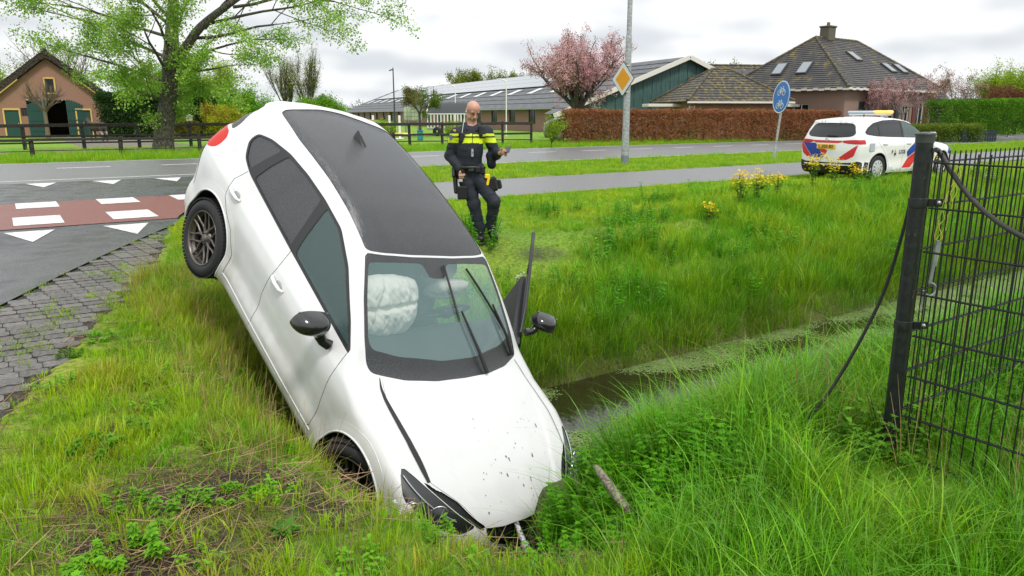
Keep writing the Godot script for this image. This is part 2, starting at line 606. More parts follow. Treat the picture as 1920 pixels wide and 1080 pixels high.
func build_roads() -> void:
	var b := MB.new()
	flat(b, [Vector2(-300, 21.7), Vector2(420, 21.7), Vector2(420, 31.0), Vector2(-300, 31.0)], 0.004)
	var road := struct("main_road", b, M.asphalt_old, "grey two lane main road with worn white lines")
	b = MB.new()
	strip(b, func(_n): return -9.0, asphalt_edge, -6.0, 21.7, 0.0, 60)
	var side := struct("side_road", b, M.asphalt, "dark wet side road joining the main road")
	b = MB.new()
	flat(b, [Vector2(5.0, 12.8), Vector2(300, 12.8), Vector2(300, 16.4), Vector2(5.0, 16.4)], 0.0025)
	struct("cycle_path", b, M.asphalt_old, "pale wet asphalt cycle path between two grass verges")
	b = MB.new()
	strip(b, func(_n): return -9.0, func(n): return minf(asphalt_edge(n), 5.0), 12.95, 16.75, 0.008, 20)
	var red := struct("red_cycle_crossing", b, M.redway, "red asphalt cycle crossing edged with white blocks")
	# white edge lines, centre dashes, give-way teeth, crossing blocks
	mark("edge_line", road, [Vector2(-120, 22.45), Vector2(7.0, 22.45), Vector2(7.0, 22.58), Vector2(-120, 22.58)], 0.009)
	mark("edge_line", road, [Vector2(12.5, 22.0), Vector2(180, 22.0), Vector2(180, 22.12), Vector2(12.5, 22.12)], 0.009)
	mark("edge_line", road, [Vector2(-120, 30.45), Vector2(180, 30.45), Vector2(180, 30.57), Vector2(-120, 30.57)], 0.009)
	for k in range(-6, 26):
		var s := 1.38 + 3.0 * k
		mark("centre_dash", road, [Vector2(s, 27.3), Vector2(s + 1.5, 27.3), Vector2(s + 1.5, 27.5), Vector2(s, 27.5)], 0.009)
	for k in range(-4, 3):
		var s := 0.72 + 1.43 * k
		mark("give_way_tooth", side, [Vector2(s - 0.33, 21.62), Vector2(s + 0.33, 21.62), Vector2(s, 20.35)], 0.006)
		s = 0.2 + 1.24 * k
		if s < 1.6: mark("give_way_tooth", side, [Vector2(s - 0.31, 12.62), Vector2(s + 0.31, 12.62), Vector2(s, 11.5)], 0.006)
		s = 0.1 + 1.33 * k
		mark("crossing_block", red, [Vector2(s, 15.75), Vector2(s + 0.66, 15.75), Vector2(s + 0.66, 16.75), Vector2(s, 16.75)], 0.013)
		mark("crossing_block", red, [Vector2(s - 0.08, 13.3), Vector2(s + 0.58, 13.3), Vector2(s + 0.58, 14.4), Vector2(s - 0.08, 14.4)], 0.013)

func build_paving() -> void:
	# a bed of dark sand with bone-shaped concrete pavers laid in it, each a piece of its own
	var b := MB.new()
	strip(b, func(n): return asphalt_edge(n) + 0.002, func(n): return paver_edge(n), 2.0, 12.6, -0.02, 60)
	var bed := struct("pavement", b, textured(noise_tex(51, 0.05, [[0.3, Color(0.02, 0.018, 0.014)], [0.7, Color(0.06, 0.055, 0.04)]], 256), 2.0, 0.9), "strip of worn interlocking concrete pavers with moss in the joints")
	var kinds := []
	var tone := [Color(0.095, 0.084, 0.078), Color(0.115, 0.102, 0.094), Color(0.085, 0.076, 0.070), Color(0.135, 0.122, 0.113)]
	var bump := bump_tex(53, 0.08, 9.0, 256, 5)
	var mats := []
	for k in 4:
		var c: Color = tone[k]
		var m := textured(noise_tex(54 + k, 0.035, [[0.2, c * 0.62], [0.5, c], [0.8, c * 1.35]], 256, 5), 2.6, 0.30, bump, 0.5)
		mats.append(m)
	var out := PackedVector2Array()
	for q in [[-0.098, -0.052], [-0.098, 0.052], [-0.072, 0.076], [-0.034, 0.076], [0.0, 0.058], [0.034, 0.076], [0.072, 0.076], [0.098, 0.052], [0.098, -0.052], [0.072, -0.076], [0.034, -0.076], [0.0, -0.058], [-0.034, -0.076], [-0.072, -0.076]]: out.append(Vector2(q[0] * 0.81, q[1] * 0.91))
	var pm := MB.new()
	pm.prism(out, -0.045, 0.0, Transform3D(Basis(Vector3.RIGHT, -PI / 2), Vector3.ZERO), 0.004)
	var mesh := pm.mesh()
	var spots := []
	var n := 2.4
	var row := 0
	while n < 12.6:
		var s := asphalt_edge(n) + 0.10 + (0.082 if row % 2 else 0.0)
		while s < paver_edge(n) - 0.03 + rnd(-0.05, 0.05):
			var p := sn(s, n, -0.003 + rnd(-0.002, 0.002) + 0.01 * gn1.get_noise_2d(s * 2, n * 2))
			spots.append([p.length_squared(), p])
			s += 0.164
		n += 0.143
		row += 1
	spots.sort_custom(func(a, c): return a[0] < c[0])
	var rest := [[], [], [], []]
	var turn := atan2(-DS.z, DS.x)
	for k in spots.size():
		var t := Transform3D(Basis.from_euler(Vector3(rnd(-0.006, 0.006), turn + rnd(-0.015, 0.015), rnd(-0.006, 0.006))), spots[k][1])
		var kind := int(rng.randi() % 4)
		if k < 300: obj("paver", mesh, mats[kind], bed, t)
		else: rest[kind].append(t)
	for k in 4:
		if rest[k].size(): multi("far_pavers", mesh, mats[k], rest[k], [], bed)

func build_water() -> void:
	var b := MB.new()
	var m := mat(0.022, 0.019, 0.008, 0.04)
	m.normal_enabled = true
	m.normal_texture = bump_tex(61, 0.02, 1.2, 512, 3)
	m.normal_scale = 0.25
	tri_mat(m, 0.6, true)
	m.metallic_specular = 0.6
	b.sheet(60, 6, func(u, w): return sn(lerpf(2.2, 70.0, u), lerpf(3.9, 6.3, w), WATER))
	if (b.v[b.ix[2]] - b.v[b.ix[0]]).cross(b.v[b.ix[1]] - b.v[b.ix[0]]).y < 0.0: b.ix.reverse()
	struct("ditch_water", b, m, "still brown water in the ditch with patches of green duckweed")

func frame_at(p: Vector3, zdir: Vector3) -> Transform3D:   # local +z looks along zdir (level), y up
	var z := Vector3(zdir.x, 0, zdir.z).normalized()
	return Transform3D(Basis(Vector3.UP.cross(z), Vector3.UP, z), p)

# a wall in the xy plane (thickness along -z) whose top follows a polyline, with openings left out
func wall(b: MB, tops: Array, holes: Array, thick: float, xf: Transform3D) -> void:
	var t := pv(tops)
	var xs := []
	for p in t: xs.append(p.x)
	for h in holes:
		xs.append(h[0])
		xs.append(h[2])
	xs.sort()
	for i in xs.size() - 1:
		var xa: float = xs[i]
		var xb: float = xs[i + 1]
		if xb - xa < 0.001: continue
		var mid := (xa + xb) * 0.5
		var cut := []
		for h in holes:
			if h[0] < mid and h[2] > mid: cut.append(h)
		cut.sort_custom(func(p, q): return p[1] < q[1])
		var y := 0.0
		for h in cut:
			if h[1] > y + 0.001: b.prism(pv([xa, y, xb, y, xb, h[1], xa, h[1]]), -thick, 0.0, xf)
			y = h[3]
		b.prism(pv([xa, y, xb, y, xb, lin_at(t, xb), xa, lin_at(t, xa)]), -thick, 0.0, xf)

func lin_at(t: PackedVector2Array, x: float) -> float:
	for i in t.size() - 1:
		if x <= t[i + 1].x + 1e-6: return lerpf(t[i].y, t[i + 1].y, clampf((x - t[i].x) / (t[i + 1].x - t[i].x), 0, 1))
	return t[t.size() - 1].y

func slope(b: MB, e0: Vector3, e1: Vector3, r0: Vector3, r1: Vector3, rows: int, lift := 0.035) -> void:   # a roof face laid in overlapping courses
	var nrm := (e1 - e0).cross(r0 - e0 if r0.distance_to(e0) > 0.01 else r1 - e0).normalized()
	if nrm.y < 0.0: nrm = -nrm
	for i in rows:
		var a := float(i) / rows
		var c := float(i + 1) / rows
		var p := [e0.lerp(r0, a) + nrm * lift, e1.lerp(r1, a) + nrm * lift, e1.lerp(r1, c), e0.lerp(r0, c)]
		b.quad_out(p[0], p[1], p[2], p[3], p[0] - nrm)
		b.quad_out(e0.lerp(r0, a), e1.lerp(r1, a), p[1], p[0], p[3] - nrm * 0.2)

func ridge_tiles(b: MB, a: Vector3, c: Vector3, r := 0.09) -> void:
	var n := maxi(2, int(a.distance_to(c) / 0.4))
	for i in n:
		var p := a.lerp(c, float(i) / n)
		var q := a.lerp(c, (i + 1.06) / n)
		b.tube([p + Vector3(0, 0.01, 0), q], [r * 1.08, r * 0.95], 7, true)

func window_part(parent: Node3D, xf: Transform3D, x0: float, y0: float, x1: float, y1: float, fm: Material, bars := 1, kind := "window") -> void:
	var b := MB.new()
	var w := 0.07
	for q in [[x0, y0, x1, y0 + w], [x0, y1 - w, x1, y1], [x0, y0 + w, x0 + w, y1 - w], [x1 - w, y0 + w, x1, y1 - w]]:
		b.box(xf * Vector3((q[0] + q[2]) * 0.5, (q[1] + q[3]) * 0.5, 0.0), Vector3(q[2] - q[0], q[3] - q[1], 0.08), xf.basis)
	for i in bars:
		var x := lerpf(x0, x1, (i + 1.0) / (bars + 1.0))
		b.box(xf * Vector3(x, (y0 + y1) * 0.5, 0.0), Vector3(0.04, y1 - y0 - 2 * w, 0.06), xf.basis)
	var o := obj(kind, b, fm, parent)
	b = MB.new()
	b.box(xf * Vector3((x0 + x1) * 0.5, (y0 + y1) * 0.5, -0.02), Vector3(x1 - x0 - 0.1, y1 - y0 - 0.1, 0.012), xf.basis)
	obj("pane", b, M.glass_dark, o)

func build_far() -> void:
	M.brick = textured(noise_tex(81, 0.09, [[0.2, Color(0.17, 0.085, 0.055)], [0.5, Color(0.31, 0.165, 0.115)], [0.8, Color(0.43, 0.26, 0.19)]], 512, 4), 0.5, 0.9, bump_tex(82, 0.1, 6.0, 256, 3), 0.6)
	M.brick.uv1_scale = Vector3(0.5, 1.6, 0.5)
	M.brick_pink = textured(noise_tex(83, 0.06, [[0.2, Color(0.22, 0.115, 0.095)], [0.5, Color(0.33, 0.185, 0.155)], [0.8, Color(0.42, 0.26, 0.22)]], 512, 4), 0.4, 0.9)
	M.brick_brown = textured(noise_tex(88, 0.10, [[0.2, Color(0.15, 0.095, 0.072)], [0.5, Color(0.255, 0.165, 0.13)], [0.8, Color(0.36, 0.26, 0.21)]], 512, 4), 0.6, 0.9)
	M.brick_brown.uv1_scale = Vector3(0.6, 2.0, 0.6)
	M.slate = textured(noise_tex(84, 0.02, [[0.2, Color(0.062, 0.066, 0.072)], [0.6, Color(0.10, 0.105, 0.112)], [0.85, Color(0.15, 0.155, 0.16)]], 512, 5), 0.12, 0.6)
	M.tile = textured(noise_tex(85, 0.013, [[0.0, Color(0.032, 0.031, 0.033)], [0.50, Color(0.055, 0.052, 0.054)], [0.70, Color(0.065, 0.062, 0.058)], [0.80, Color(0.14, 0.11, 0.03)], [1.0, Color(0.24, 0.18, 0.03)]], 512, 5), 0.16, 0.55)
	M.tile_moss = textured(noise_tex(86, 0.02, [[0.0, Color(0.036, 0.034, 0.034)], [0.52, Color(0.054, 0.050, 0.048)], [0.64, Color(0.12, 0.095, 0.028)], [0.85, Color(0.22, 0.165, 0.03)]], 512, 5), 0.22, 0.6)
	M.teal = textured(noise_tex(87, 0.012, [[0.2, Color(0.030, 0.075, 0.070)], [0.6, Color(0.047, 0.105, 0.096)], [0.85, Color(0.065, 0.125, 0.112)]], 512, 5), 0.5, 0.6)
	M.teal.uv1_scale = Vector3(1.2, 0.15, 1.2)
	M.doorgreen = mat(0.010, 0.058, 0.048, 0.5)
	M.yellow_wood = mat(0.62, 0.43, 0.12, 0.6)
	M.cream = mat(0.66, 0.64, 0.58, 0.6)
	M.timber = mat(0.045, 0.032, 0.026, 0.8)

func build_buildings() -> void:
	# --- the thatched brick barn across the road
	var xf := frame_at(Vector3(-34.75, 0, -58.0), Vector3(0.50, 0, 0.866))
	var root := thing("brick_barn", "red brick barn with thatched roof, yellow bargeboards and open green doors", "barn", xf)
	var I := Transform3D.IDENTITY
	var b := MB.new()
	wall(b, [-3.85, 2.6, -3.1, 3.2, 0.0, 5.75, 3.1, 3.2, 3.85, 2.6], [[-1.6, 0.0, 0.95, 2.75], [-3.05, 0.0, -2.15, 2.0], [1.6, 0.0, 2.5, 2.0], [-2.0, 1.55, -1.6, 2.15], [-0.25, 3.25, 0.35, 4.3]], 0.3, I)
	wall(b, [-11.0, 2.5, 0.0, 2.5], [], 0.3, Transform3D(Basis(Vector3.UP, -PI / 2), Vector3(-3.85, 0, -0.3)))
	wall(b, [0.0, 2.5, 11.0, 2.5], [], 0.3, Transform3D(Basis(Vector3.UP, PI / 2), Vector3(3.85, 0, -0.3)))
	obj("wall", b, M.brick, root)
	b = MB.new()
	b.box(Vector3(-0.3, 1.4, -5.0), Vector3(3.2, 2.8, 0.1))
	obj("inner_wall", b, M.timber, root)
	b = MB.new()
	for s in [-1.0, 1.0]:
		# thatch: thick and rounded over the ridge
		var prof := pv([0.0, 6.25, 0.35, 6.1, 3.3, 3.72, 4.75, 2.45, 4.65, 2.15, 4.35, 2.25, 2.9, 3.45, 0.3, 5.6, 0.0, 5.75])
		var poly := PackedVector2Array()
		for p in prof: poly.append(Vector2(p.x * s, p.y))
		b.prism(poly, -11.6, 0.45, I, 0.0)
	var roof := obj("roof", b, M.thatch, root)
	b = MB.new()
	b.tube([Vector3(0, 6.2, -11.6), Vector3(0, 6.24, -5), Vector3(0, 6.2, 0.5)], 0.26, 9)
	obj("ridge_cap", b, M.thatch, roof)
	for s in [-1.0, 1.0]:
		b = MB.new()
		b.beam(Vector3(4.2 * s, 2.42, 0.36), Vector3(2.0 * s, 4.26, 0.36), 0.10, 0.30, 0.02, Vector3(-s * 0.4, 1, 0))
		obj("bargeboard", b, M.yellow_wood, root)
	for q in [[-1.6, -0.35, -1], [0.95, 2.05, 1]]:   # one leaf shut, the other folded back against the wall
		b = MB.new()
		var n := 7
		var door := Node3D.new()
		put("great_door", door, root)
		for i in n:
			var x0 := lerpf(q[0], q[1], float(i) / n)
			var x1 := lerpf(q[0], q[1], float(i + 1) / n)
			var u := (i + 0.5) / n
			var top := 2.35 + 0.4 * (sin(u * PI / 2) if q[2] < 0 else cos(u * PI / 2))
			b = MB.new()
			b.box(Vector3((x0 + x1) * 0.5, top * 0.5 + 0.02, 0.045 + 0.004 * (i % 2)), Vector3(x1 - x0 - 0.012, top, 0.05))
			obj("plank", b, M.doorgreen, door)
		for y in [0.5, 1.25, 2.0]:
			b = MB.new()
			b.box(Vector3((q[0] + q[1]) * 0.5, y, 0.085), Vector3(1.0, 0.10, 0.03))
			obj("strap", b, M.doorgreen, door)
	for x in [-2.6, 2.05]:
		b = MB.new()
		for p in [[x - 0.5, 1.0, 0.10, 2.1], [x + 0.5, 1.0, 0.10, 2.1], [x, 2.05, 1.1, 0.12]]: b.box(Vector3(p[0], p[1], 0.03), Vector3(p[2], p[3], 0.12), Basis.IDENTITY, 0.01)
		obj("door_frame", b, M.yellow_wood, root)
		b = MB.new()
		b.box(Vector3(x, 1.0, -0.03), Vector3(0.9, 1.98, 0.05))
		var d := obj("door", b, M.doorgreen, root)
		b = MB.new()
		b.box(Vector3(x + (0.35 if x < 0 else -0.35), 1.0, 0.02), Vector3(0.05, 0.16, 0.05))
		obj("handle", b, M.steel, d)
	window_part(root, Transform3D(Basis.IDENTITY, Vector3(0, 0, -0.08)), -2.0, 1.55, -1.6, 2.15, M.timber, 1)
	b = MB.new()
	for p in [[-0.28, 3.77, 0.1, 1.1], [0.38, 3.77, 0.1, 1.1], [0.05, 4.33, 0.76, 0.1], [0.05, 3.22, 0.8, 0.1]]: b.box(Vector3(p[0], p[1], 0.03), Vector3(p[2], p[3], 0.12))
	obj("loft_window_frame", b, M.yellow_wood, root)
	b = MB.new()
	b.box(Vector3(0.05, 3.77, -0.12), Vector3(0.6, 1.05, 0.03))
	obj("loft_window", b, M.glass_dark, root)
	b = MB.new()
	wall(b, [-6.6, 1.9, -3.86, 2.2], [[-5.3, 0.8, -4.3, 1.6]], 0.25, Transform3D(Basis.IDENTITY, Vector3(0, 0, -1.2)))
	obj("lean_to_wall", b, M.brick, root)
	b = MB.new()
	b.prism(pv([-6.8, 1.95, -3.7, 2.42, -3.7, 2.55, -6.9, 2.07]), -6.0, -1.0)
	obj("lean_to_roof", b, M.thatch, root)
	window_part(root, Transform3D(Basis.IDENTITY, Vector3(0, 0, -1.28)), -5.3, 0.8, -4.3, 1.6, M.timber, 1)

	# --- the long low cattle barn
	var dir := Vector3(-0.40, 0, -0.9165)
	var outw := Vector3(-0.9165, 0, 0.40)
	xf = frame_at(Vector3(5.5, 0, -72.0), outw)      # local x runs towards the near end
	root = thing("cattle_barn", "very long low barn with grey roof, solar panels and pink brick wall", "barn", xf)
	var holes := []
	var x := -103.0
	while x < -5.0:
		holes.append([x, 0.7, x + 1.7, 2.25])
		x += 5.2
	b = MB.new()
	wall(b, [-105.0, 2.4, -3.0, 2.4], holes, 0.3, I)
	obj("wall", b, M.brick_pink, root)
	for h in holes: window_part(root, Transform3D(Basis.IDENTITY, Vector3(0, 0, -0.1)), h[0], h[1], h[2], h[3], M.teal, 2)
	for s in [-1.0, 1.0]:
		b = MB.new()
		wall(b, [-24.0, 2.4, -12.0, 6.9, 0.0, 2.4], [], 0.3, Transform3D(Basis(Vector3.UP, -PI / 2), Vector3(-105.0 if s < 0 else -3.3, 0, -24.0)) * Transform3D(Basis(Vector3.UP, PI), Vector3.ZERO))
		obj("gable", b, M.brick_pink, root)
	b = MB.new()
	slope(b, Vector3(-106, 2.3, 0.7), Vector3(-2.4, 2.3, 0.7), Vector3(-106, 7.1, -12), Vector3(-2.4, 7.1, -12), 9, 0.05)
	slope(b, Vector3(-106, 2.3, -24.7), Vector3(-2.4, 2.3, -24.7), Vector3(-106, 7.1, -12), Vector3(-2.4, 7.1, -12), 9, 0.05)
	roof = obj("roof", b, M.slate, root)
	b = MB.new()
	b.beam(Vector3(-106, 2.26, 0.78), Vector3(-2.4, 2.26, 0.78), 0.14, 0.12)
	obj("gutter", b, M.galv, root)
	var rn := Vector3(0, 12.7, 4.8).normalized()
	var up := Vector3(0, 4.8, -12.7).normalized()
	var e0 := Vector3(0, 2.3, 0.7)
	for i in 16:
		b = MB.new()
		b.box(e0 + Vector3(-100.0 + 5.9 * i, 0, 0) + up * 5.6 + rn * 0.09, Vector3(1.1, 0.05, 1.7), Basis(Vector3.RIGHT, rn, -up))
		obj("skylight", b, mat(0.72, 0.74, 0.76, 0.35), roof)
	var pan := mat(0.52, 0.54, 0.56, 0.12, 0.9)  # pale metal: the white sky glare on wet panels is put into the colour
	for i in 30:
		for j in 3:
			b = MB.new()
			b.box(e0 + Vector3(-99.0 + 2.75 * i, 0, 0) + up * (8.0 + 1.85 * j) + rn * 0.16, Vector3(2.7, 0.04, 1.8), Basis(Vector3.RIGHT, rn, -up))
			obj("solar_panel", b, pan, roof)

	# --- the green shed beside it, gable to the road
	xf = frame_at(Vector3(13.4, 0, -60.0), Vector3(0.40, 0, 0.9165))
	root = thing("green_shed", "dark green corrugated shed with white gable boards and grey roof", "shed", xf)
	b = MB.new()
	wall(b, [-11.0, 1.1, 9.0, 1.1], [], 0.3, I)
	obj("plinth", b, M.brick_pink, root)
	var w0 := -11.0
	for i in 50:   # upright sheeting boards
		b = MB.new()
		var a := w0 + 0.4 * i
		var ta := 1.72 + 4.13 * (1.0 - absf(a) / 11.0)
		var tb := 1.72 + 4.13 * (1.0 - absf(a + 0.4) / 11.0)
		b.prism(pv([a + 0.012, 1.1, a + 0.388, 1.1, a + 0.388, tb, a + 0.012, ta]), -0.1, 0.03 if i % 2 else 0.05)
		obj("board", b, M.teal, root)
	b = MB.new()
	slope(b, Vector3(-11.5, 1.68, 0.5), Vector3(-11.5, 1.68, -1.2), Vector3(0, 6.0, 0.5), Vector3(0, 6.0, -9), 10, 0.05)
	slope(b, Vector3(11.5, 1.68, 0.5), Vector3(11.5, 1.68, -9), Vector3(0, 6.0, 0.5), Vector3(0, 6.0, -9), 10, 0.05)
	obj("roof", b, M.slate, root)
	for s in [-1.0, 1.0]:
		b = MB.new()
		b.beam(Vector3(11.6 * s, 1.55, 0.55), Vector3(0.05 * s, 5.93, 0.55), 0.06, 0.34, 0.01, Vector3(-s * 0.38, 0.92, 0))
		obj("gable_board", b, M.cream, root)
	b = MB.new()
	wall(b, [-1.0, 1.7, 0.0, 1.7], [], 0.3, Transform3D(Basis(Vector3.UP, -PI / 2), Vector3(-11.0, 0, -0.3)))
	obj("side_wall", b, M.teal, root)

	# --- the farmhouse: a tall hipped roof over brick walls
	hip_house("farmhouse", "brick farmhouse under a tall dark tiled hip roof with a chimney", Vector3(24.3, 0, -58.6), Vector3(0.80, 0, -0.60), 12.6, 9.4, 3.5, 7.15, 5.6, M.tile, 26, true)
	hip_house("brick_annex", "small brick annex with mossy hip roof behind the brown hedge", Vector3(14.6, 0, -54.3), Vector3(0.985, 0, -0.17), 6.6, 6.0, 2.6, 4.75, 1.35, M.tile_moss, 13, false)
	hip_house("solar_wing", "low wing with solar panels between annex and farmhouse", Vector3(19.0, 0, -62.5), Vector3(0.985, 0, -0.17), 13.5, 7.0, 2.7, 5.5, 9.0, M.tile_moss, 12, false)
	# dark timber outhouse past the farmhouse
	root = thing("timber_outhouse", "low dark timber outhouse beside the clipped green hedge", "outhouse", frame_at(Vector3(31.6, 0, -58.5), Vector3(-0.2, 0, 1)))
	b = MB.new()
	for i in 9:
		b = MB.new()
		b.box(Vector3(0, 0.14 + 0.25 * i, 0.0), Vector3(3.0, 0.235, 0.06))
		obj("plank", b, M.timber, root)
	b = MB.new()
	slope(b, Vector3(-1.8, 2.2, 0.4), Vector3(1.8, 2.2, 0.4), Vector3(-1.8, 3.4, -2.2), Vector3(1.8, 3.4, -2.2), 6, 0.03)
	obj("roof", b, M.slate, root)
	for q in [[10.6, -53.3, 2.8], [19.8, -54.6, 3.2]]:   # flat white canopies on posts
		root = thing("white_canopy", "flat white canopy at the %s of the small brick annex" % ("side towards the green shed" if q[0] < 15.0 else "end towards the farmhouse"), "canopy", frame_at(Vector3(q[0], 0, q[1]), Vector3(0.1, 0, 1)), "white canopies")
		b = MB.new()
		b.box(Vector3(0, 2.28, 0), Vector3(q[2], 0.2, 1.6), Basis.IDENTITY, 0.02)
		obj("canopy_roof", b, M.cream, root)
		for s in [-1.0, 1.0]:
			b = MB.new()
			b.box(Vector3(s * (q[2] * 0.5 - 0.15), 1.1, 0.7), Vector3(0.12, 2.2, 0.12))
			obj("post", b, M.timber if s < 0 else M.cream, root)

func hip_house(called: String, label: String, c: Vector3, along: Vector3, length: float, width: float, eave: float, ridge: float, rlen: float, roof_m: Material, rows: int, big: bool) -> void:
	# local x along the ridge, +z the side towards the road
	var z := along.cross(Vector3.UP)
	if z.dot(-c) < 0.0: z = -z
	var xf := frame_at(c, z)
	var root := thing(called, label, "house" if big else "outbuilding", xf)
	var L := length * 0.5
	var W := width * 0.5
	var front := []
	var left := []
	if big:
		front = [[-3.9, 0.7, -2.7, 2.5], [-0.8, 0.7, 0.4, 2.5], [1.6, 0.0, 2.6, 2.3], [3.6, 0.7, 4.8, 2.5]]
		left = [[-3.2, 0.9, -2.0, 2.4], [0.9, 0.9, 2.1, 2.4]]
	else:
		front = [[-2.0, 1.0, -0.9, 1.9], [0.9, 1.0, 2.0, 1.9]]
	var b := MB.new()
	wall(b, [-L, eave, L, eave], front, 0.3, Transform3D(Basis.IDENTITY, Vector3(0, 0, W)))
	wall(b, [-L, eave, L, eave], [], 0.3, Transform3D(Basis(Vector3.UP, PI), Vector3(0, 0, -W)))
	wall(b, [-W + 0.3, eave, W - 0.3, eave], left, 0.3, Transform3D(Basis(Vector3.UP, -PI / 2), Vector3(-L, 0, 0)))
	wall(b, [-W + 0.3, eave, W - 0.3, eave], [], 0.3, Transform3D(Basis(Vector3.UP, PI / 2), Vector3(L, 0, 0)))
	obj("wall", b, M.brick_brown if big else M.brick, root)
	var fx := Transform3D(Basis.IDENTITY, Vector3(0, 0, W - 0.12))
	for h in front: window_part(root, fx, h[0], h[1], h[2], h[3], M.cream if big else M.timber, 1, "window" if h[1] > 0.1 else "door")
	for h in left: window_part(root, Transform3D(Basis(Vector3.UP, -PI / 2), Vector3(-L + 0.12, 0, 0)), h[0], h[1], h[2], h[3], M.cream, 1)
	if big:
		for h in front:
			if h[1] < 0.1: continue
			for s in [h[0] - 0.32, h[2] + 0.32]:
				b = MB.new()
				b.box(Vector3(s, 1.6, W + 0.04), Vector3(0.55, 1.85, 0.05), Basis.IDENTITY, 0.01)
				obj("shutter", b, mat(0.008, 0.02, 0.022, 0.5) if h[0] < 3.0 else mat(0.12, 0.03, 0.02, 0.5), root)
	var o := 0.5
	var e := [Vector3(-L - o, eave - 0.1, W + o), Vector3(L + o, eave - 0.1, W + o), Vector3(L + o, eave - 0.1, -W - o), Vector3(-L - o, eave - 0.1, -W - o)]
	var r := [Vector3(-rlen * 0.5, ridge, 0), Vector3(rlen * 0.5, ridge, 0)]
	b = MB.new()
	slope(b, e[0], e[1], r[0], r[1], rows)
	slope(b, e[2], e[3], r[1], r[0], rows)
	slope(b, e[3], e[0], r[0], r[0], rows)
	slope(b, e[1], e[2], r[1], r[1], rows)
	var roof := obj("roof", b, roof_m, root)
	b = MB.new()
	ridge_tiles(b, r[0], r[1], 0.10)
	for q in [[e[0], r[0]], [e[3], r[0]], [e[1], r[1]], [e[2], r[1]]]: ridge_tiles(b, q[0] + Vector3(0, 0.05, 0), q[1], 0.10)
	obj("ridge_tile_row", b, M.tile_moss, roof)
	b = MB.new()
	if big:   # scalloped white eaves board
		for k in 4:
			var a: Vector3 = e[k]
			var c2: Vector3 = e[(k + 1) % 4]
			var n := int(a.distance_to(c2) / 0.42)
			for i in n:
				var p := a.lerp(c2, (i + 0.5) / n)
				b.box(p + Vector3(0, -0.06 - 0.04 * (i % 2), 0), Vector3(0.41, 0.14, 0.05), frame_at(Vector3.ZERO, (c2 - a).cross(Vector3.UP)).basis)
		obj("eaves_board", b, M.cream, root)
		b = MB.new()
		b.box(Vector3(-1.3, ridge + 0.28, 0), Vector3(0.9, 0.95, 0.75), Basis.IDENTITY, 0.03)
		b.box(Vector3(-1.3, ridge + 0.80, 0), Vector3(1.02, 0.12, 0.87), Basis.IDENTITY, 0.03)
		var ch := obj("chimney", b, mat(0.11, 0.10, 0.075, 0.9), roof)
		b = MB.new()
		b.lathe([Vector2(0.13, 0.85), Vector2(0.11, 1.12), Vector2(0.08, 1.12)], 10, Transform3D(Basis.IDENTITY, Vector3(-1.3, ridge, 0)))
		obj("chimney_pot", b, mat(0.14, 0.10, 0.07, 0.9), ch)
	else:
		b.beam(e[0] + Vector3(0, -0.05, 0), e[1] + Vector3(0, -0.05, 0), 0.1, 0.12)
		obj("gutter", b, M.cream, root)
	# roof lights and panels lying on the slopes
	var lights := []
	if big: lights = [["front", 0.62, -0.9, 0.85, 1.15], ["front", 0.42, 2.2, 0.85, 1.15], ["front", 0.42, 3.9, 0.85, 1.15], ["left", 0.38, -1.1, 0.85, 1.2], ["left", 0.38, 0.9, 0.85, 1.2]]
	for q in lights:
		var ea: Vector3 = (e[0] + e[1]) * 0.5 if q[0] == "front" else (e[3] + e[0]) * 0.5
		var ra: Vector3 = (r[0] + r[1]) * 0.5 if q[0] == "front" else r[0]
		var up := (ra - ea).normalized()
		var sd := Vector3.RIGHT if q[0] == "front" else Vector3(0, 0, 1)
		var nn := up.cross(sd)
		if nn.y < 0: nn = -nn
		b = MB.new()
		b.box(ea.lerp(ra, q[1]) + sd * q[2] + nn * 0.07, Vector3(q[3], 0.10, q[4]), Basis(sd, nn, sd.cross(nn)))
		var fr := obj("roof_window", b, mat(0.05, 0.05, 0.052, 0.5), roof)
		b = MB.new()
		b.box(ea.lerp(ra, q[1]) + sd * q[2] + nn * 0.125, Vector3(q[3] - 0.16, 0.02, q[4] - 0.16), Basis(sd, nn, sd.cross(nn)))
		var rp := mat(0.30, 0.33, 0.36, 0.05)  # pane made pale and metallic, so sky reflection is painted into it
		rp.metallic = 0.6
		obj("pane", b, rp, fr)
	if called == "solar_wing":
		var up: Vector3 = ((r[0] + r[1]) * 0.5 - (e[0] + e[1]) * 0.5).normalized()
		var nn: Vector3 = up.cross(Vector3.RIGHT)
		if nn.y < 0: nn = -nn
		var pan := mat(0.03, 0.036, 0.05, 0.1)
		for i in 6:
			for j in 2:
				b = MB.new()
				b.box((e[0] + e[1]) * 0.5 + up * (1.5 + 1.7 * j) + Vector3(-2.6 + 1.06 * i, 0, 0) + nn * 0.12, Vector3(1.02, 0.04, 1.65), Basis(Vector3.RIGHT, nn, -up))
				obj("solar_panel", b, pan, roof)

# ---- a car body as one field: outside its side, top, nose and tail surfaces; the skin is found along rays, then cut into panels along outlines
var car_pose := Transform3D(Basis(Vector3(0.62994, -0.16339, -0.75927), Vector3(0.54699, 0.78736, 0.28438), Vector3(0.55135, -0.59444, 0.58536)).orthonormalized() * Basis.from_scale(Vector3(1.0909, 0.951, 0.9413)), Vector3(-2.0317, 0.281, -6.7012))

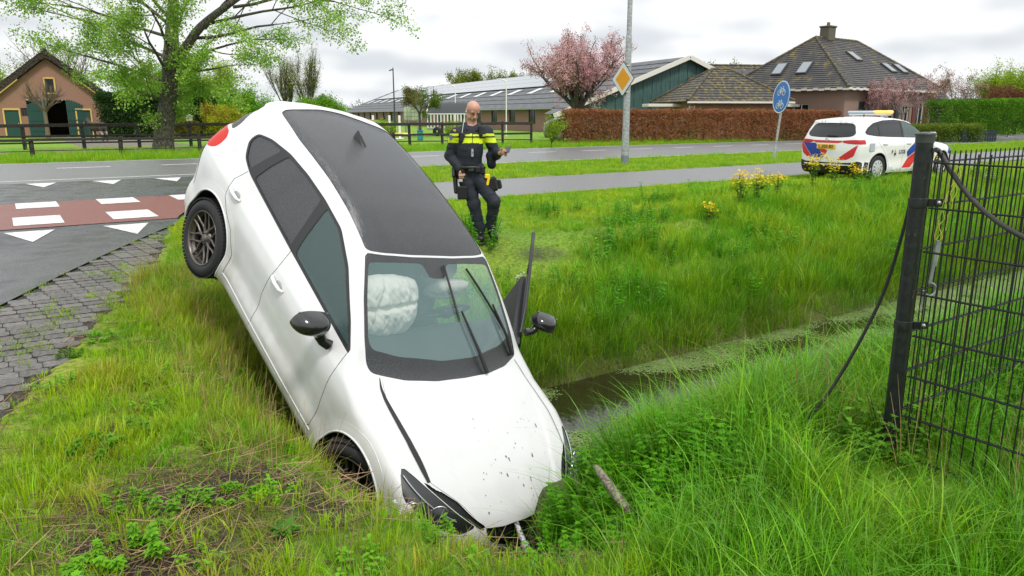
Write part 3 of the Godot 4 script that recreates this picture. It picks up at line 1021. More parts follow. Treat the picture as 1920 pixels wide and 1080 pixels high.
class Body:
	var w_z: PackedFloat32Array     # half width along z
	var o_y: PackedFloat32Array     # width offset with height
	var top_z: PackedFloat32Array   # height of the centre line along z
	var crown_z: PackedFloat32Array
	var k_z: PackedFloat32Array     # how round the edge between side and top is
	var nose_y: PackedFloat32Array
	var tail_y: PackedFloat32Array
	var z0 := -1.0
	var z1 := 4.0
	var bottom := 0.17
	var ws0 := 1.3      # windshield top and base z, and how far its base is swept back at the edge
	var ws1 := 2.3
	var sweep := 0.24
	var nose_c := 0.36
	var tail_c := 0.25
	var wheels := [0.0, 2.57]
	var flare := 0.022
	var wheel_y := 0.335
	var crease := 0.0   # depth of the two folds that run down the bonnet to the headlights
	const RES := 512
	static func lut(host, tab: PackedVector2Array, a: float, b: float) -> PackedFloat32Array:
		var o := PackedFloat32Array()
		o.resize(RES + 1)
		for i in RES + 1: o[i] = host.cur(tab, a + (b - a) * i / RES)
		return o
	func at(t: PackedFloat32Array, u: float) -> float:
		var x := clampf(u, 0.0, 0.9999) * RES
		var i := int(x)
		return t[i] + (t[i + 1] - t[i]) * (x - i)
	func smax(a: float, b: float, k: float) -> float:
		var h := maxf(k - absf(a - b), 0.0) / k
		return maxf(a, b) + h * h * k * 0.25
	func side(x: float, y: float, z: float) -> float:
		var u := (z - z0) / (z1 - z0)
		var w := at(w_z, u) + at(o_y, y / 1.7)
		for zw in wheels:
			var d2: float = (z - zw) * (z - zw) + (y - wheel_y) * (y - wheel_y)
			w += flare * exp(-pow((sqrt(d2) - 0.37) / 0.075, 2.0)) * (1.0 if y > wheel_y - 0.16 else 0.0)
		return absf(x) - w
	func top(x: float, y: float, z: float) -> float:
		var sw := sweep * (x / 0.7) * (x / 0.7) * clampf((z - ws0) / (ws1 - ws0), 0.0, 1.0)
		if z > ws1: sw *= clampf(1.0 - (z - ws1) / 0.35, 0.0, 1.0)
		var u := (z + sw - z0) / (z1 - z0)
		var low := 0.0
		if crease > 0.0 and z > 2.35:
			var t := clampf((0.60 - 0.34 * (z - 2.68) - absf(x)) / 0.05, 0.0, 1.0)
			low = crease * t * t * (3.0 - 2.0 * t) * clampf((z - 2.35) / 0.35, 0.0, 1.0)
		return y - (at(top_z, u) - at(crown_z, u) * x * x - low)
	func f(x: float, y: float, z: float) -> float:
		var u := (z - z0) / (z1 - z0)
		var d := smax(side(x, y, z), top(x, y, z), at(k_z, u))
		d = smax(d, z - (at(nose_y, y / 1.7) - nose_c * x * x - 0.22 * pow(absf(x), 6.0)), 0.10)
		d = smax(d, (at(tail_y, y / 1.7) + tail_c * x * x) - z, 0.07)
		return smax(d, bottom - y, 0.05)
	func cast(o: Vector3, d: Vector3, far := 2.2) -> Vector3:
		var a := 0.0
		var b := 0.0
		var fb := -1.0
		while b < far:
			b += 0.12
			var p := o + d * b
			fb = f(p.x, p.y, p.z)
			if fb > 0.0: break
			a = b
		for i in 9:
			var m := (a + b) * 0.5
			var p := o + d * m
			if f(p.x, p.y, p.z) > 0.0: b = m
			else: a = m
		return o + d * ((a + b) * 0.5)
	func side_point(y: float, z: float, out := 0.0) -> Vector3:   # on the right flank (x < 0)
		var a := 0.2
		var b := 1.2
		for i in 16:
			var m := (a + b) * 0.5
			if f(m, y, z) > 0.0: b = m
			else: a = m
		return Vector3(-(a + out), y, z)
	func top_point(x: float, z: float, out := 0.0) -> Vector3:
		var a := 0.4
		var b := 1.8
		for i in 16:
			var m := (a + b) * 0.5
			if f(x, m, z) > 0.0: b = m
			else: a = m
		return Vector3(x, a + out, z)

class Shell:
	var v := PackedVector3Array()
	var n := PackedVector3Array()
	var ix := PackedInt32Array()
	func split(sd: PackedFloat32Array) -> Array:   # [inside (sd < 0), outside]
		var r := [Shell.new(), Shell.new()]
		var maps := [PackedInt32Array(), PackedInt32Array()]
		for s in 2:
			maps[s].resize(v.size())
			maps[s].fill(-1)
		var cuts := {}
		var nv := v.size()
		for k in range(0, ix.size(), 3):
			var q := [ix[k], ix[k + 1], ix[k + 2]]
			var inn := int(sd[q[0]] < 0.0) + int(sd[q[1]] < 0.0) + int(sd[q[2]] < 0.0)
			if inn == 0 or inn == 3:
				var s := 0 if inn == 3 else 1
				var sk: Shell = r[s]
				for i in q:
					if maps[s][i] < 0:
						maps[s][i] = sk.v.size()
						sk.v.append(v[i]); sk.n.append(n[i])
					sk.ix.append(maps[s][i])
				continue
			for s in 2:
				var sk: Shell = r[s]
				var poly := PackedInt32Array()
				for e in 3:
					var a: int = q[e]
					var b: int = q[(e + 1) % 3]
					if (sd[a] < 0.0) == (s == 0):
						if maps[s][a] < 0:
							maps[s][a] = sk.v.size()
							sk.v.append(v[a]); sk.n.append(n[a])
						poly.append(maps[s][a])
					if (sd[a] < 0.0) != (sd[b] < 0.0):
						var key := (mini(a, b) * nv + maxi(a, b)) * 2 + s
						if not cuts.has(key):
							var t := sd[a] / (sd[a] - sd[b])
							cuts[key] = sk.v.size()
							sk.v.append(v[a].lerp(v[b], t)); sk.n.append(n[a].lerp(n[b], t).normalized())
						poly.append(cuts[key])
				for j in range(1, poly.size() - 1): sk.ix.append_array(PackedInt32Array([poly[0], poly[j], poly[j + 1]]))
		return r
	func mesh(inset := 0.0, both := true) -> MB:
		var b := MB.new()
		for s in (2 if both else 1):
			var k := b.v.size()
			for i in v.size():
				var p := v[i] - n[i] * inset
				var q := n[i]
				if s:
					p.x = -p.x
					q.x = -q.x
				b.v.append(p)
				b.nrm.append(q)
			for i in range(0, ix.size(), 3):
				if s == 0: b.ix.append_array(PackedInt32Array([k + ix[i], k + ix[i + 1], k + ix[i + 2]]))
				else: b.ix.append_array(PackedInt32Array([k + ix[i], k + ix[i + 2], k + ix[i + 1]]))
		return b

func sd_poly(p: Vector2, poly: PackedVector2Array) -> float:
	var d := INF
	var inside := false
	var n := poly.size()
	var j := n - 1
	for i in n:
		var a := poly[i]
		var b := poly[j]
		var e := b - a
		var w := p - a
		var t := clampf(w.dot(e) / e.length_squared(), 0.0, 1.0)
		d = minf(d, (w - e * t).length_squared())
		if (a.y > p.y) != (b.y > p.y) and p.x < (b.x - a.x) * (p.y - a.y) / (b.y - a.y) + a.x: inside = not inside
		j = i
	return -sqrt(d) if inside else sqrt(d)

func rounded(a: Array, r: float) -> PackedVector2Array:   # polygon with its corners rounded off
	var p := pv(a)
	var o := PackedVector2Array()
	var n := p.size()
	for i in n:
		var c := p[i]
		var u := p[(i + n - 1) % n] - c
		var w := p[(i + 1) % n] - c
		var q := minf(r, minf(u.length(), w.length()) * 0.45)
		var s := c + u.normalized() * q
		var e := c + w.normalized() * q
		for k in 5:
			var t := k / 4.0
			o.append(s.lerp(c, t).lerp(c.lerp(e, t), t))
	return o

func body_skin(bd: Body, du := 0.024, nphi := 120) -> Shell:   # the right half (x < 0)
	var sk := Shell.new()
	var rows := []
	var za := bd.z0 + 0.75
	var zb := bd.z1 - 0.95
	for i in 30: rows.append([za, -PI / 2 * (1.0 - i / 30.0)])
	var m := int((zb - za) / du)
	for i in m + 1: rows.append([lerpf(za, zb, float(i) / m), 0.0])
	for i in range(1, 37): rows.append([zb, PI / 2 * i / 36.0])
	for row in rows:
		for j in nphi + 1:
			var ph := PI * j / nphi      # 0 straight up, PI straight down
			var r := Vector3(-sin(ph), cos(ph), 0)
			var d := r * cos(row[1]) + Vector3(0, 0, sin(row[1]))
			var p := bd.cast(Vector3(0, 0.62, row[0]), d.normalized())
			if j == 0 or j == nphi: p.x = 0.0
			sk.v.append(p)
	var w := nphi + 1
	for i in rows.size() - 1:
		for j in nphi:
			var a := i * w + j
			for q in [[a, a + w, a + w + 1], [a, a + w + 1, a + 1]]: sk.ix.append_array(PackedInt32Array(q))
	# normals from the field
	var e := 0.004
	var p0: Vector3 = sk.v[sk.ix[0]]
	for p in sk.v:
		var g := Vector3(bd.f(p.x + e, p.y, p.z) - bd.f(p.x - e, p.y, p.z), bd.f(p.x, p.y + e, p.z) - bd.f(p.x, p.y - e, p.z), bd.f(p.x, p.y, p.z + e) - bd.f(p.x, p.y, p.z - e))
		if absf(p.x) < 0.002: g.x = 0.0
		sk.n.append(g.normalized())
	var mid := (rows.size() / 2) * w + nphi / 2
	var fn := (sk.v[mid + w + 1] - sk.v[mid]).cross(sk.v[mid + w] - sk.v[mid])
	if fn.dot(sk.n[mid]) < 0.0: sk.ix.reverse()
	return sk

# cut(kind, polygon): "side" (z, y), "top" (|x|, z), "rear" (|x|, y) or "front" (z - |x|, y); lim limits where the outline counts
func sd_of(sk: Shell, bd: Body, kind: String, poly: PackedVector2Array, margin := 0.0) -> PackedFloat32Array:
	var o := PackedFloat32Array()
	o.resize(sk.v.size())
	var lo := Vector2(INF, INF)
	var hi := -lo
	for p in poly:
		lo = lo.min(p)
		hi = hi.max(p)
	for i in sk.v.size():
		var p := sk.v[i]
		var q: Vector2
		var ex := -1.0
		match kind:
			"side":
				q = Vector2(p.z, p.y)
				ex = bd.top(p.x, p.y, p.z) - bd.side(p.x, p.y, p.z) - margin
				if sk.n[i].y < -0.6: ex = 0.05
			"top":
				q = Vector2(absf(p.x), p.z)
				ex = 0.05 - sk.n[i].y
			"rear":
				q = Vector2(absf(p.x), p.y)
				ex = sk.n[i].z + 0.12
			"lamp":   # seen from ahead, beside and above the right headlight
				q = Vector2(p.dot(Vector3(0.7399, 0.0, 0.6727)), p.dot(Vector3(0.3031, 0.8928, -0.3332)))
				ex = maxf(2.3 - p.z, 0.05 - sk.n[i].dot(Vector3(-0.6006, 0.4504, 0.6606)))
		if q.x < lo.x - 0.1 or q.y < lo.y - 0.1 or q.x > hi.x + 0.1 or q.y > hi.y + 0.1: o[i] = 0.1
		else: o[i] = maxf(sd_poly(q, poly), ex)
	return o

func side_line(bd: Body, pts: Array, r: float, out := -0.001) -> MB:   # a thin seam lying on the right flank, along (z, y) points
	var b := MB.new()
	var p := pv(pts)
	var path := []
	for i in p.size() - 1:
		var m := maxi(1, int(p[i].distance_to(p[i + 1]) / 0.03))
		for k in m:
			var q := p[i].lerp(p[i + 1], float(k) / m)
			path.append(bd.side_point(q.y, q.x, out))
	path.append(bd.side_point(p[-1].y, p[-1].x, out))
	b.tube(path, r, 5)
	return b

func mirrored(b: MB) -> MB:
	var o := MB.new()
	o.has_uv = b.has_uv
	o.uv = b.uv
	o.tint = b.tint
	o.cl = b.cl
	for p in b.v: o.v.append(Vector3(-p.x, p.y, p.z))
	for p in b.nrm: o.nrm.append(Vector3(-p.x, p.y, p.z))
	for k in range(0, b.ix.size(), 3): o.ix.append_array(PackedInt32Array([b.ix[k], b.ix[k + 2], b.ix[k + 1]]))
	return o

func wheel(parent: Node3D, at: Transform3D, r: float, w: float, rim_r: float, rim: Material, pairs: int, cover := false) -> void:   # axis along local x, outer face towards -x
	var root := Node3D.new()
	root.transform = at
	put("wheel", root, parent)
	var b := MB.new()
	var h := w * 0.5
	var turn := Transform3D(Basis(Vector3(0, 0, 1), PI / 2), Vector3.ZERO)   # lathe axis y -> -x
	b.lathe([Vector2(rim_r - 0.012, h - 0.025), Vector2(rim_r + 0.008, h - 0.004), Vector2(rim_r + 0.035, h + 0.004), Vector2(r - 0.045, h + 0.002), Vector2(r - 0.018, h - 0.012), Vector2(r - 0.004, h - 0.035), Vector2(r, h * 0.5), Vector2(r, -h * 0.5), Vector2(r - 0.004, -h + 0.035), Vector2(r - 0.018, -h + 0.012), Vector2(r - 0.045, -h), Vector2(rim_r, -h + 0.01)], 56, turn)
	for k in 64:   # tread blocks
		var a := TAU * k / 64
		for s in 4:
			var x := lerpf(-h + 0.03, h - 0.03, s / 3.0)
			var bs := Basis(Vector3.RIGHT, a + 0.03 * s)
			b.box(bs * Vector3(0, r + 0.001, 0) + Vector3(-x, 0, 0), Vector3(w * 0.21, 0.009, r * TAU / 64 * 0.72), bs)
	obj("tyre", b, M.rubber, root)
	b = MB.new()
	b.lathe([Vector2(rim_r - 0.03, h - 0.045), Vector2(rim_r - 0.008, h - 0.02), Vector2(rim_r + 0.004, h - 0.006), Vector2(rim_r - 0.004, h - 0.002), Vector2(rim_r - 0.014, h - 0.012), Vector2(rim_r - 0.02, h - 0.05), Vector2(rim_r - 0.035, -h * 0.6)], 48, turn)
	if not cover:
		var n := pairs * 2
		for k in pairs:
			for s in [-1.0, 1.0]:
				var a := TAU * k / pairs
				var pts := []
				var rr := []
				for i in 6:
					var t := i / 5.0
					var q := lerpf(0.045, rim_r - 0.012, t)
					var ang: float = a + s * (0.30 * sm(0.1, 0.75, t) * 2.3 / pairs * 3.0 - 0.0)
					pts.append(Vector3(-(h - 0.038 + 0.02 * t * t), cos(ang) * q, sin(ang) * q))
					rr.append(lerpf(0.0125, 0.0085, t))
				b.tube(pts, rr, 6, true, 1.0)
		b.lathe([Vector2(0.075, h - 0.06), Vector2(0.072, h - 0.04), Vector2(0.06, h - 0.032), Vector2(0.034, h - 0.03), Vector2(0.03, h - 0.02), Vector2(0.026, h - 0.018), Vector2(0.001, h - 0.016)], 24, turn)
	else:
		b.lathe([Vector2(rim_r, h - 0.02), Vector2(rim_r * 0.9, h - 0.006), Vector2(rim_r * 0.4, h + 0.006), Vector2(0.05, h + 0.008), Vector2(0.001, h + 0.006)], 40, turn)
	obj("rim", b, rim, root)
	b = MB.new()
	if not cover:
		for k in 5:
			var a := TAU * k / 5
			b.lathe([Vector2(0.008, 0), Vector2(0.008, 0.012), Vector2(0.001, 0.014)], 8, Transform3D(turn.basis, Vector3(-(h - 0.034), cos(a) * 0.052, sin(a) * 0.052)))
		b.lathe([Vector2(rim_r - 0.03, -h * 0.2), Vector2(0.03, -h * 0.2), Vector2(0.001, -h * 0.2)], 32, turn)
		obj("brake_disc", b, mat(0.03, 0.028, 0.027, 0.5, 0.4), root)
	else:
		for k in 10:   # slots in the cover
			var a := TAU * k / 10
			var bs := Basis(Vector3.RIGHT, a)
			b.box(bs * Vector3(-(h + 0.0005), rim_r * 0.66, 0), Vector3(0.006, rim_r * 0.36, 0.022), bs, 0.002)
		obj("cover_slot", b, M.black, root)

func arch_liner(zc: float, yc: float, r: float, x0: float, x1: float) -> MB:
	var b := MB.new()
	b.sheet(22, 4, func(u, w):
		var a: float = lerpf(-0.5, PI + 0.5, u)
		return Vector3(-lerpf(x0, x1, w), yc + sin(a) * r, zc + cos(a) * r))
	b.sheet(22, 3, func(u, w):
		var a: float = lerpf(-0.5, PI + 0.5, u)
		return Vector3(-x1, yc + sin(a) * r * w, zc + cos(a) * r * w))
	return b

func paint(r: float, g: float, b: float) -> StandardMaterial3D:
	var m := mat(r, g, b, 0.38)
	m.clearcoat_enabled = true
	m.clearcoat = 0.8
	m.clearcoat_roughness = 0.06
	return m

func wet_dark() -> StandardMaterial3D:   # dark glass covered with rain drops
	var m := mat(0.018, 0.020, 0.023, 0.13)
	m.metallic_specular = 0.7
	m.albedo_texture = noise_tex(70, 0.12, [[0.45, Color(0.008, 0.009, 0.011)], [0.64, Color(0.014, 0.016, 0.019)], [0.72, Color(0.06, 0.064, 0.07)], [1.0, Color(0.09, 0.094, 0.10)]], 1024, 2)
	m.albedo_color = Color(1, 1, 1)
	m.normal_enabled = true
	m.normal_texture = bump_tex(71, 0.12, 8.0, 1024, 2)
	m.normal_scale = 0.3
	return tri_mat(m, 0.97)

func dirty(b: MB) -> MB:   # a thin film of road dirt, thickest low on the flanks and behind the wheels
	b.tint = true
	b.cl = PackedColorArray()
	for p in b.v:
		var d := sm(0.62, 0.22, p.y) * 0.55 + 0.25 * sm(0.9, 0.3, p.y) * (gn2.get_noise_2d(p.z * 3.0, p.y * 3.0) + 0.5)
		d += 0.35 * exp(-pow((Vector2(p.z - 0.0, p.y - 0.335).length() - 0.46) / 0.10, 2.0)) + 0.35 * exp(-pow((Vector2(p.z - 2.57, p.y - 0.335).length() - 0.46) / 0.10, 2.0))
		if p.z > 3.2: d += 0.7 * sm(0.62, 0.40, p.y)
		d *= 0.75 + 0.5 * gn1.get_noise_3d(p.z * 6.0, p.y * 6.0, p.x * 6.0)
		b.cl.append(Color(1, 1, 1).lerp(Color(0.50, 0.46, 0.40), clampf(d, 0.0, 0.8)))
	return b

func pair(called: String, b: MB, m: Material, root: Node3D) -> void:   # the same piece on both sides of a car
	obj(called, b, m, root)
	obj(called, mirrored(b), m, root)

func build_crashed_car() -> void:
	var bd := Body.new()
	bd.z0 = -0.95
	bd.z1 = 3.6
	bd.w_z = Body.lut(self, pv([-0.95, 0.55, -0.80, 0.70, -0.60, 0.822, -0.40, 0.856, -0.15, 0.866, 0.3, 0.872, 1.3, 0.872, 2.1, 0.872, 2.6, 0.878, 2.85, 0.866, 3.05, 0.835, 3.25, 0.77, 3.45, 0.66, 3.6, 0.5]), bd.z0, bd.z1)
	bd.o_y = Body.lut(self, pv([0.1, -0.09, 0.2, -0.035, 0.27, -0.012, 0.34, -0.010, 0.46, -0.026, 0.60, -0.014, 0.76, 0.0, 0.85, -0.010, 0.92, -0.040, 0.985, -0.072, 1.10, -0.118, 1.25, -0.190, 1.40, -0.272, 1.55, -0.38, 1.7, -0.5]), 0.0, 1.7)
	bd.top_z = Body.lut(self, pv([-0.95, 1.05, -0.75, 1.34, -0.66, 1.405, -0.45, 1.452, -0.25, 1.480, 0.1, 1.512, 0.5, 1.530, 0.85, 1.518, 1.1, 1.480, 1.25, 1.440, 1.5, 1.330, 1.8, 1.190, 2.05, 1.075, 2.28, 0.975, 2.42, 0.962, 2.65, 0.940, 2.9, 0.900, 3.1, 0.850, 3.25, 0.800, 3.38, 0.735, 3.5, 0.64, 3.6, 0.5]), bd.z0, bd.z1)
	bd.crown_z = Body.lut(self, pv([-0.95, 0.12, 1.2, 0.10, 1.4, 0.06, 2.2, 0.06, 2.45, 0.10, 3.0, 0.14, 3.6, 0.16]), bd.z0, bd.z1)
	bd.k_z = Body.lut(self, pv([-0.95, 0.14, -0.3, 0.10, 1.0, 0.09, 1.4, 0.05, 2.1, 0.05, 2.4, 0.07, 3.0, 0.11, 3.6, 0.2]), bd.z0, bd.z1)
	bd.nose_y = Body.lut(self, pv([0.1, 3.26, 0.2, 3.36, 0.3, 3.43, 0.45, 3.46, 0.58, 3.45, 0.68, 3.43, 0.76, 3.40, 0.84, 3.34, 1.0, 3.2]), 0.0, 1.7)
	bd.tail_y = Body.lut(self, pv([0.1, -0.62, 0.25, -0.76, 0.4, -0.82, 0.62, -0.83, 0.85, -0.83, 0.95, -0.825, 1.03, -0.80, 1.08, -0.745, 1.2, -0.70, 1.33, -0.63, 1.37, -0.66, 1.5, -0.70]), 0.0, 1.7)
	bd.crease = 0.011
	var sk := body_skin(bd)
	var root := thing("crashed_car", "white crossover car with black roof lying nose down in the ditch", "car", car_pose)
	var white := paint(0.685, 0.69, 0.695)
	# a film of road dirt low on the flanks and splashes of mud on the bonnet
	white.albedo_texture = noise_tex(72, 0.012, [[0.0, Color(0.94, 0.935, 0.92)], [0.4, Color(0.985, 0.985, 0.98)], [1.0, Color(1, 1, 1)]], 512, 5)
	tri_mat(white, 0.6)
	white.vertex_color_use_as_albedo = true
	var dark := wet_dark()
	var black := mat(0.014, 0.014, 0.015, 0.22)
	var trim := mat(0.02, 0.02, 0.021, 0.4)
	var gl := mat(0.24, 0.40, 0.40, 0.05)
	gl.transparency = BaseMaterial3D.TRANSPARENCY_ALPHA
	gl.albedo_color.a = 0.33
	gl.metallic_specular = 0.65
	var side_gl := mat(0.055, 0.105, 0.10, 0.07)
	side_gl.transparency = BaseMaterial3D.TRANSPARENCY_ALPHA
	side_gl.albedo_color.a = 0.62
	side_gl.metallic_specular = 0.6
	side_gl.normal_enabled = true
	side_gl.normal_texture = bump_tex(73, 0.12, 8.0, 512, 2)
	side_gl.normal_scale = 0.2
	tri_mat(side_gl, 2.6)
	var r: Array
	# openings over the wheels
	for zw in [0.0, 2.57]:
		var pl := PackedVector2Array()
		for i in 48: pl.append(Vector2(zw + cos(TAU * i / 48) * 0.372, 0.335 + sin(TAU * i / 48) * 0.40))
		r = sk.split(sd_of(sk, bd, "side", pl, 0.3))
		sk = r[1]
	# windscreen: black band, clear pane
	r = sk.split(sd_of(sk, bd, "top", rounded([-0.3, 1.362, 0.2, 1.358, 0.45, 1.338, 0.578, 1.315, 0.655, 1.61, 0.704, 1.88, 0.717, 2.02, 0.700, 2.085, 0.637, 2.122, 0.487, 2.199, 0.25, 2.258, -0.3, 2.285], 0.03)))
	sk = r[1]
	var ws: Shell = r[0]
	r = ws.split(sd_of(ws, bd, "top", rounded([-0.3, 1.52, 0.075, 1.52, 0.115, 1.405, 0.50, 1.388, 0.570, 1.385, 0.630, 1.625, 0.676, 1.88, 0.664, 1.945, 0.484, 2.035, 0.161, 2.122, -0.3, 2.135], 0.04)))
	var frit: Shell = r[1]
	obj("windscreen", (r[0] as Shell).mesh(0.004), gl, root)
	obj("windscreen_band", frit.mesh(0.003), dark, root)
	# black roof panel
	r = sk.split(sd_of(sk, bd, "top", rounded([-0.3, 1.345, 0.2, 1.342, 0.45, 1.322, 0.566, 1.298, 0.560, 1.154, 0.548, 0.942, 0.539, 0.586, 0.546, 0.04, 0.522, -0.36, 0.45, -0.41, 0.327, -0.445, 0.1, -0.52, -0.3, -0.54], 0.04)))
	sk = r[1]
	obj("roof_panel", (r[0] as Shell).mesh(0.004), dark, root)
	# side windows: black surround, then the panes in it
	r = sk.split(sd_of(sk, bd, "side", rounded([1.94, 0.972, 1.5, 0.985, 0.88, 1.005, 0.03, 1.042, -0.14, 1.075, -0.265, 1.165, -0.262, 1.25, -0.109, 1.312, 0.143, 1.364, 0.42, 1.384, 0.72, 1.386, 1.04, 1.368, 1.346, 1.276, 1.72, 1.105], 0.045), 0.02))
	sk = r[1]
	var dlo: Shell = r[0]
	r = dlo.split(sd_of(dlo, bd, "side", rounded([1.88, 0.995, 1.5, 1.003, 0.945, 1.022, 0.90, 1.12, 0.80, 1.366, 1.03, 1.348, 1.335, 1.255, 1.69, 1.095], 0.03), 0.05))
	dlo = r[1]
	obj("front_side_window", (r[0] as Shell).mesh(0.005, false), side_gl, root)
	var left_pane := mirrored((r[0] as Shell).mesh(0.005, false))
	r = dlo.split(sd_of(dlo, bd, "side", rounded([0.855, 1.024, 0.45, 1.04, 0.10, 1.058, 0.115, 1.20, 0.15, 1.340, 0.42, 1.362, 0.695, 1.366, 0.78, 1.20], 0.02), 0.05))
	dlo = r[1]
	pair("rear_side_window", (r[0] as Shell).mesh(0.005, false), dark, root)
	r = dlo.split(sd_of(dlo, bd, "side", rounded([-0.015, 1.062, -0.13, 1.09, -0.245, 1.175, -0.242, 1.242, -0.10, 1.298, 0.055, 1.325, 0.02, 1.20], 0.02), 0.05))
	pair("quarter_window", (r[0] as Shell).mesh(0.005, false), dark, root)
	obj("window_surround", (r[1] as Shell).mesh(0.001, false), trim, root)
	# lamps, grille and black gaps at the sprung bonnet
	r = sk.split(sd_of(sk, bd, "lamp", rounded([1.288, -0.419, 1.385, -0.440, 1.494, -0.471, 1.651, -0.516, 1.785, -0.554, 1.912, -0.590, 1.835, -0.659, 1.728, -0.663, 1.594, -0.661, 1.470, -0.619, 1.380, -0.565, 1.311, -0.468], 0.02), 0.0))
	sk = r[1]
	var lamp_black := mat(0.01, 0.01, 0.011, 0.12)
	lamp_black.clearcoat_enabled = true
	pair("headlight", (r[0] as Shell).mesh(0.004, false), lamp_black, root)
	r = sk.split(sd_of(sk, bd, "lamp", rounded([1.440, -0.440, 1.496, -0.449, 1.724, -0.488, 1.888, -0.549, 1.982, -0.576, 1.985, -0.612, 1.906, -0.585, 1.785, -0.551, 1.651, -0.513, 1.494, -0.468], 0.004), 0.0))
	sk = r[1]
	pair("bonnet_gap", (r[0] as Shell).mesh(0.015, false), M.black, root)
	r = sk.split(sd_of(sk, bd, "top", rounded([-0.3, 2.298, 0.25, 2.270, 0.487, 2.212, 0.640, 2.140, 0.667, 2.276, 0.664, 2.459, 0.661, 2.698, 0.649, 2.877, 0.657, 2.955, 0.519, 3.134, 0.429, 3.28, 0.360, 3.342, 0.209, 3.372, -0.3, 3.395], 0.012)))
	sk = r[1]
	# the bonnet stands a finger's width proud at its edges after the crash
	# the sprung bonnet leaves an open black gap along the near wing, a fine seam along the far one
	var e0 := pv([2.135, 0.660, 2.228, 0.684, 2.402, 0.694, 2.646, 0.697, 2.845, 0.686, 2.955, 0.674])
	var e1 := pv([2.135, 0.655, 2.228, 0.668, 2.402, 0.667, 2.646, 0.663, 2.845, 0.652, 2.955, 0.652])
	for sd in [-1.0, 1.0]:
		var gap := MB.new()
		gap.sheet(60, 3, func(u, w):
			var z: float = lerpf(2.135, 2.955, u)
			var x: float = lerpf(cur(e0, z), lerpf(cur(e1, z), cur(e0, z) - 0.006, 0.5 + 0.5 * sd), w)
			var q: Vector3 = bd.top_point(-x, z, 0.0055)
			return Vector3(x * sd, q.y, z), sd > 0.0)
		obj("bonnet_seam", gap, M.black, root)
	obj("bonnet", dirty((r[0] as Shell).mesh(-0.004)), white, root)
	r = sk.split(sd_of(sk, bd, "lamp", rounded([1.985, -0.580, 2.109, -0.538, 2.229, -0.500, 2.7, -0.36, 2.8, -0.70, 2.2, -0.70, 2.11, -0.69, 2.035, -0.65], 0.015), 0.0))
	sk = r[1]
	obj("grille", (r[0] as Shell).mesh(0.03), M.black, root)
	# tail: lamps, rear screen
	r = sk.split(sd_of(sk, bd, "side", rounded([-0.52, 1.062, -0.475, 1.03, -0.465, 0.94, -0.50, 0.89, -0.60, 0.84, -1.0, 0.84, -1.0, 0.98, -0.70, 1.04], 0.03), 0.5))
	sk = r[1]
	var red := mat(0.55, 0.020, 0.012, 0.22)
	red.metallic_specular = 0.35
	pair("tail_light", (r[0] as Shell).mesh(0.0, false), red, root)
	r = sk.split(sd_of(sk, bd, "side", rounded([-0.50, 1.09, -0.49, 1.18, -0.545, 1.335, -1.0, 1.345, -1.0, 1.10], 0.02), 0.6))
	sk = r[1]
	pair("rear_deflector", (r[0] as Shell).mesh(0.0, false), dark, root)
	r = sk.split(sd_of(sk, bd, "rear", rounded([-0.3, 1.33, 0.42, 1.33, 0.53, 1.25, 0.60, 1.06, -0.3, 1.06], 0.04)))
	sk = r[1]
	obj("rear_window", (r[0] as Shell).mesh(0.004), dark, root)
	# doors cut from the flank; the near ones stay shut, the far front door stands open
	var front_door := rounded([0.90, 1.03, 0.952, 0.86, 0.935, 0.58, 0.985, 0.32, 2.03, 0.32, 1.985, 0.56, 1.945, 0.86, 1.90, 0.985, 1.5, 0.99], 0.05)
	r = sk.split(sd_of(sk, bd, "side", front_door, 0.0))
	sk = r[1]
	obj("front_door", dirty((r[0] as Shell).mesh(0.0, false)), white, root)
	var open_skin := mirrored((r[0] as Shell).mesh(0.0, false))
	r = sk.split(sd_of(sk, bd, "side", rounded([0.0, 1.045, -0.04, 0.928, 0.02, 0.80, 0.28, 0.66, 0.41, 0.50, 0.44, 0.32, 0.975, 0.32, 0.925, 0.58, 0.942, 0.86, 0.89, 1.03], 0.05), 0.0))
	sk = r[1]
	pair("rear_door", dirty((r[0] as Shell).mesh(0.0, false)), white, root)
	var low := PackedFloat32Array()
	low.resize(sk.v.size())
	for i in sk.v.size(): low[i] = maxf(sk.n[i].y + 0.55, sk.v[i].y - 0.5)
	r = sk.split(low)
	obj("underbody", (r[0] as Shell).mesh(0.0), M.rubber, root)
	obj("body", dirty((r[1] as Shell).mesh(0.0)), white, root)
	# seams
	for line in [[0.895, 1.02, 0.947, 0.86, 0.93, 0.58, 0.98, 0.32, 0.96, 0.24], [-0.003, 1.04, -0.04, 0.928, 0.02, 0.80, 0.28, 0.66, 0.41, 0.50, 0.44, 0.30], [1.90, 0.985, 1.945, 0.86, 1.985, 0.56, 2.03, 0.34, 2.0, 0.30], [-0.62, 0.84, -0.56, 0.6, -0.54, 0.46], [2.83, 0.66, 2.93, 0.55, 2.95, 0.40]]:
		obj("panel_seam", side_line(bd, line, 0.0028), M.black, root)
	var sill := side_line(bd, [0.43, 0.315, 0.9, 0.305, 1.6, 0.305, 2.06, 0.315], 0.011, -0.006)
	obj("sill_ridge", sill, white, root)
